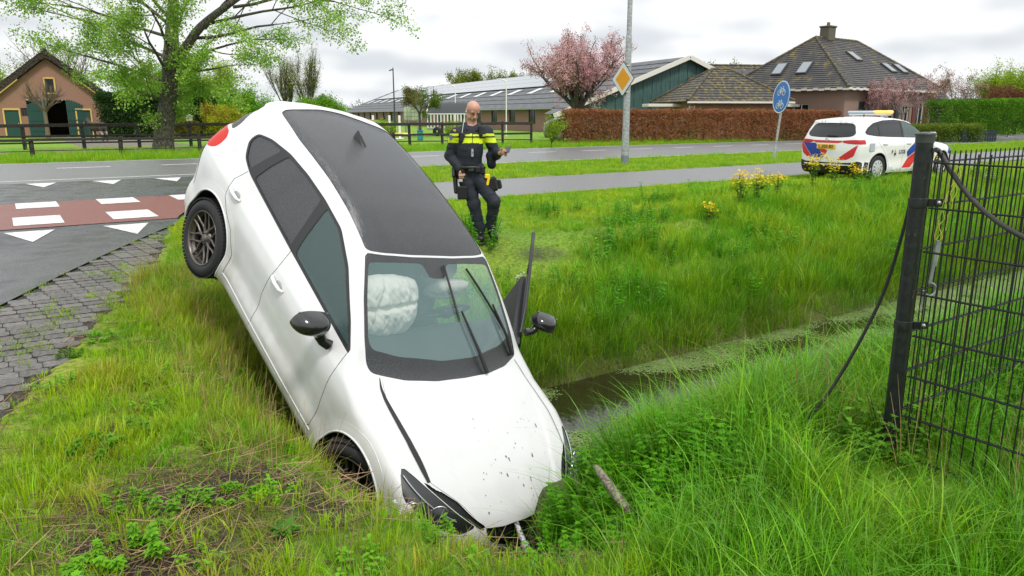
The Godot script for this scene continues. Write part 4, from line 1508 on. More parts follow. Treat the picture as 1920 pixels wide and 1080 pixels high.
	for zw in [0.0, 2.57]:
		var lip := MB.new()
		var ridge := MB.new()
		var pts := []
		var pts2 := []
		for i in 37:
			var a: float = lerpf(-0.32, PI + 0.32, i / 36.0)
			pts.append(bd.side_point(0.335 + sin(a) * 0.393, zw + cos(a) * 0.380, -0.002))
			pts2.append(bd.side_point(0.335 + sin(a) * 0.465, zw + cos(a) * 0.452, -0.003))
		lip.tube(pts, 0.009, 6)
		ridge.tube(pts2, 0.0045, 5)
		obj("arch_trim", lip, white, root)
		obj("arch_ridge", ridge, white, root)
		for s in [1.0, -1.0]:
			var li := arch_liner(zw, 0.335, 0.388, 0.845, 0.46)
			obj("arch_liner", li if s > 0 else mirrored(li), M.rubber, root)
	# wheels: dark multi-spoke rims
	var rim := mat(0.15, 0.135, 0.12, 0.34, 0.75)
	wheel(root, Transform3D(Basis.IDENTITY, Vector3(-0.775, 0.305, 0.0)), 0.336, 0.215, 0.232, rim, 7)
	wheel(root, Transform3D(Basis(Vector3.UP, PI), Vector3(0.775, 0.29, 0.0)), 0.336, 0.215, 0.232, rim, 7)
	wheel(root, Transform3D(Basis(Vector3.UP, 0.28), Vector3(-0.765, 0.36, 2.57)), 0.336, 0.215, 0.232, rim, 7)
	wheel(root, Transform3D(Basis(Vector3.UP, PI + 0.28), Vector3(0.765, 0.36, 2.57)), 0.336, 0.215, 0.232, rim, 7)
	# door handles: a scoop with a bar across it
	for hd in [[1.045, 0.80], [0.10, 0.88]]:
		var scoop := MB.new()
		var c: Vector3 = bd.side_point(hd[1], hd[0])
		scoop.ball(c + Vector3(0.004, 0.0, 0.02), Vector3(0.012, 0.032, 0.05), 16, 10)
		obj("handle_scoop", scoop, mat(0.30, 0.30, 0.30, 0.4), root)
		var bar := MB.new()
		bar.tube([c + Vector3(-0.002, 0.004, 0.095), c + Vector3(-0.02, 0.004, 0.07), c + Vector3(-0.024, 0.004, 0.0), c + Vector3(-0.018, 0.004, -0.06), c + Vector3(-0.004, 0.004, -0.085)], [0.010, 0.014, 0.015, 0.013, 0.008], 10, true, 1.0)
		obj("door_handle", bar, white, root)
	# headlight insides
	for s in [-1.0, 1.0]:
		for q in [[Vector3(-0.649, 0.765, 3.142), 0.050], [Vector3(-0.774, 0.750, 3.035), 0.027]]:
			var dir: Vector3 = (q[0] - Vector3(0, 0.62, 2.55)).normalized()
			var p := bd.cast(Vector3(0, 0.62, 2.55), dir)
			p.x = absf(p.x) * s
			var nn := Vector3(s * 0.58, 0.35, 0.74).normalized()
			var bs := Basis(Quaternion(Vector3.UP, nn))
			var b := MB.new()
			var rr: float = q[1]
			b.lathe([Vector2(rr, -0.004), Vector2(rr + 0.004, 0.004), Vector2(rr - 0.004, 0.008), Vector2(rr - 0.012, 0.003)], 28, Transform3D(bs, p))
			obj("lamp_ring", b, mat(0.62, 0.64, 0.66, 0.2, 0.9), root)
			b = MB.new()
			b.lathe([Vector2(rr - 0.012, 0.002), Vector2((rr - 0.012) * 0.7, 0.010), Vector2(0.001, 0.014)], 24, Transform3D(bs, p))
			obj("lamp_lens", b, mat(0.09, 0.10, 0.11, 0.05), root)
		var bar := MB.new()
		var pts := []
		for i in 9:
			var t := i / 8.0
			var q := Vector3(-0.762, 0.812, 2.835).lerp(Vector3(-0.55, 0.742, 3.22), t) + Vector3(-0.03, 0.0, 0.02) * sin(PI * t)
			pts.append(bd.cast(Vector3(0, 0.62, 2.55), (q - Vector3(0, 0.62, 2.55)).normalized()) * Vector3(-s, 1, 1) + Vector3(0.002 * s, 0.001, 0.002))
		bar.tube(pts, 0.006, 6)
		obj("lamp_strip", bar, mat(0.5, 0.52, 0.55, 0.2, 0.8), root)
	# mirrors
	var shell := MB.new()
	shell.sheet(22, 14, func(u, w):
		var a: float = TAU * u
		var t: float = w
		var rad := sqrt(maxf(1.0 - pow(t, 2.6), 0.0)) if t < 1.0 else 0.0
		var cx := cos(a)
		var cy := sin(a)
		var sq := pow(pow(absf(cx), 3.0) + pow(absf(cy), 3.0), -1.0 / 3.0)
		return Vector3(cx * sq * 0.122 * rad * (1.0 - 0.12 * cy) - 0.01, cy * sq * 0.078 * rad + 0.012 * t, t * 0.155 - 0.075))
	for k in range(0, shell.ix.size(), 3):
		var t := shell.ix[k + 1]
		shell.ix[k + 1] = shell.ix[k + 2]
		shell.ix[k + 2] = t
	if (shell.v[shell.ix[62]] - shell.v[shell.ix[60]]).cross(shell.v[shell.ix[61]] - shell.v[shell.ix[60]]).dot(shell.v[shell.ix[60]] * Vector3(1, 1, 0)) < 0.0: shell.ix.reverse()
	var black_paint := paint(0.012, 0.012, 0.013)
	black_paint.roughness = 0.2
	var right := Node3D.new()
	right.transform = Transform3D(Basis(Vector3.UP, -0.12), Vector3(-0.975, 1.035, 1.70))
	put("wing_mirror", right, root)
	obj("mirror_shell", shell, black_paint, right)
	var face := MB.new()
	face.box(Vector3(-0.01, 0, -0.074), Vector3(0.205, 0.128, 0.006), Basis.IDENTITY, 0.002)
	obj("mirror_glass", face, mat(0.5, 0.52, 0.54, 0.04, 0.9), right)
	var foot := MB.new()
	foot.tube([Vector3(0.045, -0.06, 0.02), Vector3(0.075, -0.095, 0.045), Vector3(0.125, -0.112, 0.065)], [0.036, 0.034, 0.040], 10)
	obj("mirror_foot", foot, black_paint, right)
	# the open driver's door, swung on its front hinges
	var hinge := Vector3(0.86, 0, 2.02)
	var swing := Transform3D(Basis(Vector3.UP, -0.0), Vector3.ZERO)
	swing = Transform3D(Basis(Vector3.UP, -deg_to_rad(42.0)), Vector3.ZERO)
	var door := Node3D.new()
	door.transform = Transform3D(swing.basis, hinge + Vector3(0.01, 0.01, 0) - swing.basis * hinge)
	put("open_front_door", door, root)
	obj("door_skin", open_skin, white, door)
	obj("door_window", left_pane, side_gl, door)
	var fr := MB.new()
	var ring := []
	for q in [[1.91, 0.985], [1.70, 1.10], [1.34, 1.262], [1.04, 1.355], [0.79, 1.372], [0.89, 1.12], [0.935, 1.01]]: ring.append(bd.side_point(q[1], q[0], -0.012) * Vector3(-1, 1, 1))
	fr.tube(ring, 0.017, 6, true)
	var waist := []
	for i in 9: waist.append(bd.side_point(lerpf(1.012, 0.985, i / 8.0), lerpf(0.93, 1.92, i / 8.0), -0.012) * Vector3(-1, 1, 1))
	fr.tube(waist, 0.016, 6, true)
	obj("window_frame", fr, trim, door)
	var card := MB.new()
	card.prism(pv([0.93, 0.35, 1.98, 0.35, 2.05, 0.6, 2.0, 0.93, 0.90, 0.95]), -0.035, 0.035, Transform3D(Basis(Vector3(0, 0, 1), Vector3(0, 1, 0), Vector3(-1, 0, 0)), Vector3(0.775, 0, 0)), 0.02)
	obj("door_card", card, mat(0.035, 0.036, 0.038, 0.7), door)
	var lm := Node3D.new()
	lm.transform = Transform3D(Basis(Vector3.UP, 0.12), Vector3(0.975, 1.035, 1.70))
	put("wing_mirror", lm, door)
	obj("mirror_shell", mirrored(shell), black_paint, lm)
	obj("mirror_glass", mirrored(face), mat(0.5, 0.52, 0.54, 0.04, 0.9), lm)
	obj("mirror_foot", mirrored(foot), black_paint, lm)
	# inside
	var cloth := mat(0.03, 0.031, 0.034, 0.85)
	var dash := MB.new()
	dash.sheet(26, 12, func(u, w):
		var x := lerpf(-0.70, 0.70, u)
		var z := lerpf(2.16 - 0.22 * x * x, 1.52, w)
		var y := 0.905 + 0.03 * sin(w * PI) - 0.25 * sm(0.75, 1.0, w) + (0.035 * exp(-pow((x - 0.36) / 0.2, 2.0)) * sm(0.4, 0.75, w))
		return Vector3(x, y, z))
	obj("dashboard", dash, mat(0.022, 0.024, 0.026, 0.6), root)
	for x in [-0.36, 0.36]:
		var st := Node3D.new()
		st.position = Vector3(x, 0, 0)
		put("seat", st, root)
		var b := MB.new()
		b.box(Vector3(0, 0.50, 1.05), Vector3(0.50, 0.16, 0.52), Basis(Vector3.RIGHT, -0.12), 0.05)
		obj("cushion", b, cloth, st)
		b = MB.new()
		b.box(Vector3(0, 0.84, 0.70), Vector3(0.48, 0.66, 0.15), Basis(Vector3.RIGHT, -0.32), 0.055)
		obj("backrest", b, cloth, st)
		b = MB.new()
		b.box(Vector3(0, 1.24, 0.58), Vector3(0.26, 0.17, 0.11), Basis(Vector3.RIGHT, -0.3), 0.045)
		obj("headrest", b, cloth, st)
	var bench := MB.new()
	bench.box(Vector3(0, 0.80, -0.08), Vector3(1.28, 0.62, 0.16), Basis(Vector3.RIGHT, -0.35), 0.06)
	bench.box(Vector3(0, 0.5, 0.22), Vector3(1.28, 0.16, 0.5), Basis.IDENTITY, 0.05)
	obj("rear_bench", bench, cloth, root)
	var floor_b := MB.new()
	floor_b.box(Vector3(0, 0.27, 1.0), Vector3(1.5, 0.05, 2.6))
	floor_b.box(Vector3(0, 0.52, 2.26), Vector3(1.3, 0.6, 0.04))
	obj("floor_pan", floor_b, M.rubber, root)
	var lining := MB.new()
	lining.box(Vector3(-0.70, 0.62, 1.1), Vector3(0.05, 0.64, 1.8), Basis.IDENTITY, 0.02)
	lining.box(Vector3(0.70, 0.62, 0.3), Vector3(0.05, 0.64, 0.9), Basis.IDENTITY, 0.02)
	obj("trim_panel", lining, cloth, root)
	var wh := MB.new()
	var ringp := []
	var tilt := Basis(Vector3.RIGHT, 0.5)
	for i in 33:
		var a := TAU * i / 32
		ringp.append(Vector3(0.36, 0.90, 1.50) + tilt * Vector3(cos(a) * 0.18, sin(a) * 0.18, 0))
	wh.tube(ringp, 0.016, 8, false)
	wh.ball(Vector3(0.36, 0.90, 1.52), Vector3(0.07, 0.06, 0.04))
	wh.beam(Vector3(0.2, 0.90, 1.50), Vector3(0.52, 0.90, 1.50), 0.04, 0.02, 0.005)
	obj("steering_wheel", wh, M.black, root)
	# airbags: a big crumpled one over the passenger side of the dash, a small one on the wheel
	var bag := MB.new()
	var bn := noise(77, 1.0, 4)
	var pillow := func(u: float, w: float, side: float, rad: Vector3) -> Vector3:
		var p := Vector2(u * 2.0 - 1.0, w * 2.0 - 1.0)
		var q := Vector2(p.x * sqrt(1.0 - 0.30 * p.y * p.y), p.y * sqrt(1.0 - 0.30 * p.x * p.x))
		var full := pow(maxf((1.0 - pow(absf(p.x), 3.0)) * (1.0 - pow(absf(p.y), 3.0)), 0.0), 0.5)
		var fold := (0.5 - absf(bn.get_noise_2d(p.x * 1.5 + 2.0 * side, p.y * 0.5))) * 0.42 + (0.35 - absf(bn.get_noise_2d(p.x * 1.0 + 9.0, p.y * 2.4 + 3.0 * p.x))) * 0.34
		var crease := 0.34 * exp(-pow((p.y - 0.02 - 0.14 * p.x) / 0.07, 2.0)) + 0.22 * exp(-pow((p.x + 0.42 - 0.2 * p.y) / 0.06, 2.0))
		var hem := 0.05 * bn.get_noise_2d(p.x * 3.0, 40.0) if p.y < 0.0 else 0.03 * bn.get_noise_2d(p.x * 2.0, 60.0)
		return Vector3(q.x * rad.x * (1.0 + 0.05 * p.y), (q.y + hem * absf(p.y)) * rad.y, side * rad.z * full * (0.86 + fold * 0.8 - crease))
	for sd in [1.0, -1.0]: bag.sheet(64, 48, func(u, w): return pillow.call(u, w, sd, Vector3(0.285, 0.245, 0.13)), sd > 0.0)
	for tb in [[-0.02, -0.215], [0.15, -0.20]]:
		bag.lathe([Vector2(0.034, 0.06), Vector2(0.024, 0.0), Vector2(0.012, -0.05), Vector2(0.001, -0.085)], 8, Transform3D(Basis(Vector3(1, 0, 0), 0.3), Vector3(tb[0], tb[1], 0.03)))
	var bagcloth := mat(0.80, 0.78, 0.72, 0.85)
	var bo := obj("passenger_airbag", bag, bagcloth, root)
	bo.transform = Transform3D(Basis(Vector3.RIGHT, -0.62), Vector3(-0.375, 1.062, 1.555))
	var bag2 := MB.new()
	for sd in [1.0, -1.0]: bag2.sheet(40, 30, func(u, w): return pillow.call(u, w, sd, Vector3(0.19, 0.13, 0.07)), sd > 0.0)
	var bo2 := obj("driver_airbag", bag2, bagcloth, root)
	bo2.transform = Transform3D(Basis(Vector3.RIGHT, 0.35), Vector3(0.32, 1.06, 1.38))
	# rear-view mirror with its sensor housing, wipers, aerial
	var rv := MB.new()
	rv.box(Vector3(0.0, 1.285, 1.40), Vector3(0.11, 0.05, 0.10), Basis(Vector3.RIGHT, 0.5), 0.015)
	rv.box(Vector3(0.02, 1.25, 1.36), Vector3(0.24, 0.065, 0.03), Basis.IDENTITY, 0.012)
	obj("inside_mirror", rv, M.black, root)
	for wp in [[Vector3(0.23, 2.263, 0), Vector3(0.123, 1.792, 0), Vector3(0.076, 1.426, 0), Vector3(0.09, 1.852, 0)], [Vector3(0.64, 2.10, 0), Vector3(0.505, 1.726, 0), Vector3(0.306, 1.444, 0), Vector3(0.59, 1.90, 0)]]:
		var wi := Node3D.new()
		put("wiper", wi, root)
		var pt := func(q: Vector3, o: float): return bd.top_point(q.x, q.y, o)
		var arm := MB.new()
		arm.tube([pt.call(wp[0], 0.015), pt.call(wp[0].lerp(wp[1], 0.35), 0.035), pt.call(wp[1], 0.03)], [0.016, 0.012, 0.008], 8)
		obj("wiper_arm", arm, M.black, wi)
		var bl := MB.new()
		var pts := []
		for i in 8: pts.append(pt.call((wp[3] as Vector3).lerp(wp[2], i / 7.0), 0.014))
		bl.tube(pts, 0.0085, 6)
		obj("wiper_blade", bl, M.black, wi)
	var fin := MB.new()
	fin.sheet(12, 6, func(u, w):
		var z := lerpf(-0.10, 0.08, u)
		var hgt := 0.062 * pow(1.0 - u, 0.8)
		var half := 0.032 * sqrt(maxf(sin(PI * clampf(u * 0.92 + 0.04, 0, 1)), 0.0))
		var a: float = PI * w
		return Vector3(cos(a) * half, bd.top_point(0, z).y - 0.004 + pow(sin(a), 1.6) * hgt, z))
	fin.sheet(1, 6, func(u, w): return Vector3(cos(PI * w) * 0.011 * u, bd.top_point(0, -0.10).y - 0.004 + pow(sin(PI * w), 1.6) * 0.062 * u, -0.10))
	obj("roof_aerial", fin, mat(0.01, 0.01, 0.011, 0.3), root)
	# splashes of mud on the bonnet
	var spl := MB.new()
	for k in 90:
		var x := rnd(-0.36, 0.5)
		var z := 3.3 - 0.75 * pow(rnd(0, 1), 1.4)
		if x < -0.36 + (3.3 - z) * 0.3: continue
		var c: Vector3 = bd.top_point(x, z, 0.0068)
		var rr := 0.0016 + 0.006 * pow(rnd(0, 1), 2.4)
		var i0 := spl.vert(c + Vector3(0, 0.0012, 0))
		for j in 7:
			var q := c + Vector3(cos(TAU * j / 7) * rr * rnd(0.5, 1.3), 0, sin(TAU * j / 7) * rr * rnd(0.6, 2.0) * (2.4 if k % 4 == 0 else 1.0))
			q.y = bd.top_point(q.x, q.z, 0.0068).y
			spl.vert(q)
		for j in 7: spl.ix.append_array(PackedInt32Array([i0, i0 + 1 + j, i0 + 1 + (j + 1) % 7]))
	var sp := obj("mud_splash", spl, mat(0.11, 0.085, 0.06, 0.8), root)
	sp.set_meta("kind", "stuff")

func decal(bd: Body, pts: Array, side: bool, out := 0.004) -> MB:   # painted foil on the tail (x, y) or the right flank (z, y)
	var poly := pv(pts)
	var lo := Vector2(INF, INF)
	var hi := -lo
	for p in poly:
		lo = lo.min(p)
		hi = hi.max(p)
	var sk := Shell.new()
	var n := Vector2i(int((hi.x - lo.x) / 0.03) + 2, int((hi.y - lo.y) / 0.03) + 2)
	var sd := PackedFloat32Array()
	for i in n.x + 1:
		for j in n.y + 1:
			var q := Vector2(lerpf(lo.x - 0.01, hi.x + 0.01, float(i) / n.x), lerpf(lo.y - 0.01, hi.y + 0.01, float(j) / n.y))
			if side: sk.v.append(bd.side_point(q.y, q.x, out))
			else: sk.v.append(bd.cast(Vector3(q.x, q.y, -0.2), Vector3(0, 0, -1), 1.2) + Vector3(0, 0, -out))
			sk.n.append(Vector3(-1, 0, 0) if side else Vector3(0, 0, -1))
			sd.append(sd_poly(q, poly))
	for i in n.x:
		for j in n.y:
			var a := i * (n.y + 1) + j
			sk.ix.append_array(PackedInt32Array([a, a + n.y + 1, a + n.y + 2, a, a + n.y + 2, a + 1]))
	var fn := (sk.v[sk.ix[2]] - sk.v[sk.ix[0]]).cross(sk.v[sk.ix[1]] - sk.v[sk.ix[0]])
	if fn.dot(sk.n[0]) < 0.0: sk.ix.reverse()
	var b: MB = (sk.split(sd)[0] as Shell).mesh(0.0, false)
	b.nrm = PackedVector3Array()
	return b

func lettering(text: String, h: float, m: Material, parent: Node3D, at: Transform3D, called := "lettering", bold := true, depth := 0.004) -> void:
	var f := SystemFont.new()
	f.font_names = PackedStringArray(["Droid Sans"])
	if bold: f.font_weight = 700
	var t := TextMesh.new()
	t.text = text
	t.font = f
	t.font_size = 48
	t.pixel_size = h / 34.0
	t.depth = depth
	obj(called, t, m, parent, at)

func build_police_car() -> void:
	var bd := Body.new()
	bd.z0 = -0.98
	bd.z1 = 3.75
	bd.bottom = 0.16
	bd.ws0 = 1.38
	bd.ws1 = 2.45
	bd.sweep = 0.26
	bd.wheels = [0.0, 2.73]
	bd.flare = 0.012
	bd.wheel_y = 0.32
	bd.nose_c = 0.30
	bd.tail_c = 0.20
	bd.w_z = Body.lut(self, pv([-0.98, 0.70, -0.80, 0.82, -0.6, 0.862, -0.3, 0.888, 0.3, 0.898, 2.4, 0.898, 2.9, 0.885, 3.2, 0.84, 3.45, 0.74, 3.75, 0.5]), bd.z0, bd.z1)
	bd.o_y = Body.lut(self, pv([0.1, -0.09, 0.2, -0.04, 0.3, -0.014, 0.5, -0.022, 0.7, -0.005, 0.85, 0.0, 0.95, -0.018, 1.03, -0.05, 1.08, -0.075, 1.2, -0.112, 1.35, -0.168, 1.5, -0.24, 1.6, -0.31, 1.7, -0.4]), 0.0, 1.7)
	bd.top_z = Body.lut(self, pv([-0.98, 1.2, -0.82, 1.42, -0.7, 1.49, -0.5, 1.52, 0.0, 1.555, 0.5, 1.565, 1.0, 1.54, 1.36, 1.475, 1.6, 1.37, 1.9, 1.225, 2.2, 1.095, 2.45, 1.0, 2.62, 0.975, 3.0, 0.925, 3.3, 0.86, 3.5, 0.77, 3.65, 0.62, 3.75, 0.5]), bd.z0, bd.z1)
	bd.crown_z = Body.lut(self, pv([-0.98, 0.14, 1.2, 0.10, 1.5, 0.07, 2.3, 0.07, 2.6, 0.11, 3.75, 0.16]), bd.z0, bd.z1)
	bd.k_z = Body.lut(self, pv([-0.98, 0.12, 0.0, 0.09, 1.4, 0.06, 2.3, 0.06, 2.6, 0.12, 3.75, 0.2]), bd.z0, bd.z1)
	bd.nose_y = Body.lut(self, pv([0.1, 3.4, 0.3, 3.56, 0.5, 3.58, 0.7, 3.55, 0.85, 3.46, 1.0, 3.3]), 0.0, 1.7)
	bd.tail_y = Body.lut(self, pv([0.1, -0.65, 0.25, -0.79, 0.45, -0.85, 0.7, -0.85, 0.95, -0.83, 1.05, -0.80, 1.2, -0.735, 1.42, -0.63, 1.46, -0.70, 1.52, -0.74, 1.7, -0.74]), 0.0, 1.7)
	var a := deg_to_rad(59.07)
	var fw := Vector3(sin(a), 0, -cos(a))
	var root := thing("police_car", "white police car with red and blue stripes parked across the cycle path", "police car", Transform3D(Basis(Vector3.UP.cross(fw), Vector3.UP, fw), Vector3(8.526, 0.03, -19.297)))
	var sk := body_skin(bd, 0.035, 80)
	var white := paint(0.80, 0.80, 0.80)
	var dark := mat(0.02, 0.023, 0.026, 0.07)
	var trim := mat(0.015, 0.015, 0.016, 0.4)
	var gl := mat(0.09, 0.15, 0.15, 0.06)
	gl.transparency = BaseMaterial3D.TRANSPARENCY_ALPHA
	gl.albedo_color.a = 0.55
	var red := mat(0.50, 0.010, 0.014, 0.22)
	var stripe_red := mat(0.60, 0.020, 0.024, 0.4)
	var blue := mat(0.008, 0.045, 0.32, 0.4)
	var r: Array
	for zw in bd.wheels:
		var pl := PackedVector2Array()
		for i in 40: pl.append(Vector2(zw + cos(TAU * i / 40) * 0.365, 0.32 + sin(TAU * i / 40) * 0.375))
		r = sk.split(sd_of(sk, bd, "side", pl, 0.3))
		sk = r[1]
	r = sk.split(sd_of(sk, bd, "top", rounded([-0.3, 1.37, 0.5, 1.39, 0.6, 1.43, 0.68, 1.75, 0.745, 2.2, 0.72, 2.27, 0.5, 2.38, -0.3, 2.46], 0.04)))
	sk = r[1]
	obj("windscreen", (r[0] as Shell).mesh(0.004), gl, root)
	r = sk.split(sd_of(sk, bd, "side", rounded([2.28, 1.025, 1.5, 1.035, 0.5, 1.062, -0.05, 1.085, -0.40, 1.125, -0.49, 1.17, -0.36, 1.29, -0.1, 1.405, 0.3, 1.468, 0.8, 1.484, 1.2, 1.45, 1.6, 1.325, 2.0, 1.155], 0.05), 0.03))
	sk = r[1]
	var dlo: Shell = r[0]
	r = dlo.split(sd_of(dlo, bd, "side", rounded([2.12, 1.048, 1.04, 1.062, 1.05, 1.452, 1.2, 1.43, 1.58, 1.308, 1.93, 1.155], 0.02), 0.05))
	dlo = r[1]
	pair("front_side_window", (r[0] as Shell).mesh(0.004, false), gl, root)
	r = dlo.split(sd_of(dlo, bd, "side", rounded([0.97, 1.064, 0.10, 1.094, 0.10, 1.40, 0.33, 1.449, 0.8, 1.465, 0.98, 1.457], 0.02), 0.05))
	dlo = r[1]
	pair("rear_side_window", (r[0] as Shell).mesh(0.004, false), dark, root)
	r = dlo.split(sd_of(dlo, bd, "side", rounded([0.05, 1.098, -0.37, 1.14, -0.44, 1.175, -0.3, 1.285, 0.05, 1.385], 0.02), 0.05))
	pair("quarter_window", (r[0] as Shell).mesh(0.004, false), dark, root)
	pair("window_surround", (r[1] as Shell).mesh(0.0, false), trim, root)
	r = sk.split(sd_of(sk, bd, "rear", rounded([-0.3, 1.405, 0.46, 1.405, 0.57, 1.36, 0.68, 1.14, 0.58, 1.075, 0.3, 1.055, -0.3, 1.05], 0.05)))
	sk = r[1]
	obj("rear_window", (r[0] as Shell).mesh(0.006), dark, root)
	var lamp_sd := sd_of(sk, bd, "rear", rounded([0.40, 0.985, 0.62, 1.005, 0.99, 1.01, 0.99, 0.93, 0.82, 0.90, 0.55, 0.915, 0.42, 0.94], 0.03))
	var lp := rounded([0.40, 0.985, 0.62, 1.005, 1.1, 1.01, 1.1, 0.93, 0.82, 0.90, 0.55, 0.915, 0.42, 0.94], 0.03)
	for i in sk.v.size(): lamp_sd[i] = maxf(sd_poly(Vector2(absf(sk.v[i].x), sk.v[i].y), lp), sk.v[i].z + 0.52)
	r = sk.split(lamp_sd)
	sk = r[1]
	pair("tail_light", (r[0] as Shell).mesh(-0.004, false), red, root)
	r = sk.split(sd_of(sk, bd, "rear", pv([-0.3, 0.45, 0.62, 0.46, 0.80, 0.50, 1.0, 0.42, 1.0, 0.0, -0.3, 0.0])))
	sk = r[1]
	obj("lower_bumper", (r[0] as Shell).mesh(0.0), trim, root)
	var low := PackedFloat32Array()
	for i in sk.v.size(): low.append(maxf(sk.n[i].y + 0.55, sk.v[i].y - 0.5))
	r = sk.split(low)
	obj("underbody", (r[0] as Shell).mesh(0.0), M.rubber, root)
	obj("body", (r[1] as Shell).mesh(0.0), white, root)
	# dark cabin behind the panes
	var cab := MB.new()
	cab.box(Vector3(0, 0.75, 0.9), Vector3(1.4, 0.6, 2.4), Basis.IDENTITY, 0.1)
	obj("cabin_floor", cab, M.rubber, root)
	for x in [-0.38, 0.38]:
		var st := MB.new()
		st.box(Vector3(x, 1.0, 0.95), Vector3(0.48, 0.6, 0.16), Basis(Vector3.RIGHT, -0.3), 0.06)
		st.box(Vector3(x, 1.36, 0.83), Vector3(0.26, 0.18, 0.11), Basis(Vector3.RIGHT, -0.3), 0.05)
		obj("seat", st, mat(0.03, 0.03, 0.033, 0.85), root)
	# foil on the tail and flank
	obj("red_band", decal(bd, [-0.42, 0.985, 0.42, 0.985, 0.40, 0.945, 0.30, 0.925, -0.30, 0.925, -0.40, 0.945], false), stripe_red, root)
	obj("blue_stripe", decal(bd, [0.76, 0.915, 0.32, 0.915, 0.02, 0.56, 0.38, 0.56], false), blue, root)
	obj("red_stripe", decal(bd, [0.84, 0.905, 0.77, 0.915, 0.40, 0.56, 0.58, 0.57, 0.74, 0.66], false), stripe_red, root)
	obj("red_stripe", decal(bd, [0.28, 0.86, -0.06, 0.74, 0.04, 0.60], false, 0.0035), stripe_red, root)
	obj("red_stripe", decal(bd, [-0.80, 0.905, -0.30, 0.52, -0.56, 0.53, -0.72, 0.62], false), stripe_red, root)
	obj("blue_stripe", decal(bd, [1.12, 0.70, 1.30, 0.84, 1.54, 0.985, 1.88, 0.985, 1.66, 0.80, 1.20, 0.56], true), blue, root)
	obj("red_stripe", decal(bd, [0.98, 0.30, 1.22, 0.55, 1.69, 0.80, 2.0, 0.80, 1.86, 0.64, 1.50, 0.44, 1.34, 0.30], true), stripe_red, root)
	obj("red_stripe", decal(bd, [1.98, 0.32, 2.2, 0.42, 2.28, 0.42, 2.28, 0.32], true), stripe_red, root)
	obj("blue_stripe", decal(bd, [2.98, 0.62, 3.10, 0.86, 3.26, 0.80, 3.22, 0.60], true), blue, root)
	var ink := mat(0.012, 0.02, 0.07, 0.4)
	var flank := func(z: float, y: float) -> Transform3D: return Transform3D(Basis(Vector3(0, 0, 1), Vector3(0.06, 1, 0).normalized(), Vector3(-1, 0.06, 0).normalized()), bd.side_point(y, z, 0.006))
	lettering("P", 0.085, ink, root, flank.call(0.52, 0.70))
	lettering("LITIE", 0.085, ink, root, flank.call(0.93, 0.70))
	var flame := MB.new()   # the badge that stands in for the letter O: a flame over a book
	flame.prism(pv([-0.03, 0.0, 0.0, 0.02, 0.03, 0.0, 0.035, 0.05, 0.018, 0.085, 0.022, 0.13, 0.004, 0.10, -0.004, 0.15, -0.016, 0.09, -0.034, 0.05]), 0.0, 0.004, flank.call(0.64, 0.675))
	obj("badge", flame, mat(0.55, 0.38, 0.10, 0.4), root)
	flame = MB.new()
	flame.prism(pv([-0.04, 0.0, 0.04, 0.0, 0.03, -0.05, -0.03, -0.05]), 0.0, 0.004, flank.call(0.64, 0.672))
	obj("badge_book", flame, ink, root)
	flame = MB.new()
	flame.box(flank.call(-0.30, 0.83) * Vector3(0, 0, 0.002), Vector3(0.004, 0.19, 0.19))
	obj("panel_sticker", flame, mat(0.42, 0.44, 0.50, 0.5), root)
	# number plate
	var pb := MB.new()
	var pc := bd.cast(Vector3(0, 0.835, -0.2), Vector3(0, 0, -1), 1.2)
	var px := Transform3D(Basis(Vector3(-1, 0, 0), Vector3(0, 1, 0.05).normalized(), Vector3(0, 0.05, -1).normalized()), pc + Vector3(0, 0, -0.006))
	pb.box(px * Vector3(0, 0, 0.004), Vector3(0.52, 0.115, 0.012), px.basis, 0.004)
	var plate := obj("number_plate", pb, mat(0.80, 0.48, 0.02, 0.4), root)
	lettering("L-202-BS", 0.075, M.black, plate, px * Transform3D(Basis.IDENTITY, Vector3(0.0, 0, 0.012)))
	var bits := MB.new()
	bits.tube([bd.cast(Vector3(0, 0.40, -0.2), Vector3(-0.72, 0, -0.6).normalized()), bd.cast(Vector3(0, 0.40, -0.2), Vector3(-0.4, 0, -0.6).normalized()), bd.cast(Vector3(0, 0.40, -0.2), Vector3(0, 0, -1)), bd.cast(Vector3(0, 0.40, -0.2), Vector3(0.4, 0, -0.6).normalized()), bd.cast(Vector3(0, 0.40, -0.2), Vector3(0.72, 0, -0.6).normalized())], 0.018, 6)
	obj("chrome_strip", bits, mat(0.6, 0.61, 0.63, 0.25, 0.9), root)
	bits = MB.new()
	var st := PackedVector3Array()
	bits.lathe([Vector2(0.045, 0), Vector2(0.045, 0.012), Vector2(0.03, 0.014), Vector2(0.03, 0.006)], 20, Transform3D(Basis(Vector3.RIGHT, -PI / 2), bd.cast(Vector3(0, 1.0, -0.2), Vector3(0, 0, -1)) + Vector3(0, 0, -0.006)))
	obj("round_badge", bits, mat(0.6, 0.61, 0.63, 0.25, 0.9), root)
	bits = MB.new()
	bits.beam(bd.cast(Vector3(0.02, 1.10, -0.2), Vector3(0, 0, -1)) + Vector3(0, 0, -0.012), bd.cast(Vector3(-0.24, 1.09, -0.2), Vector3(0, 0, -1)) + Vector3(0, 0, -0.012), 0.03, 0.035, 0.006)
	obj("rear_wiper", bits, M.black, root)
	for line in [[0.97, 1.05, 0.985, 0.8, 0.98, 0.5, 0.97, 0.26], [-0.02, 1.08, -0.06, 0.95, 0.22, 0.68, 0.42, 0.42, 0.44, 0.26], [2.22, 1.03, 2.3, 0.85, 2.28, 0.5, 2.2, 0.28]]: obj("panel_seam", side_line(bd, line, 0.003), M.black, root)
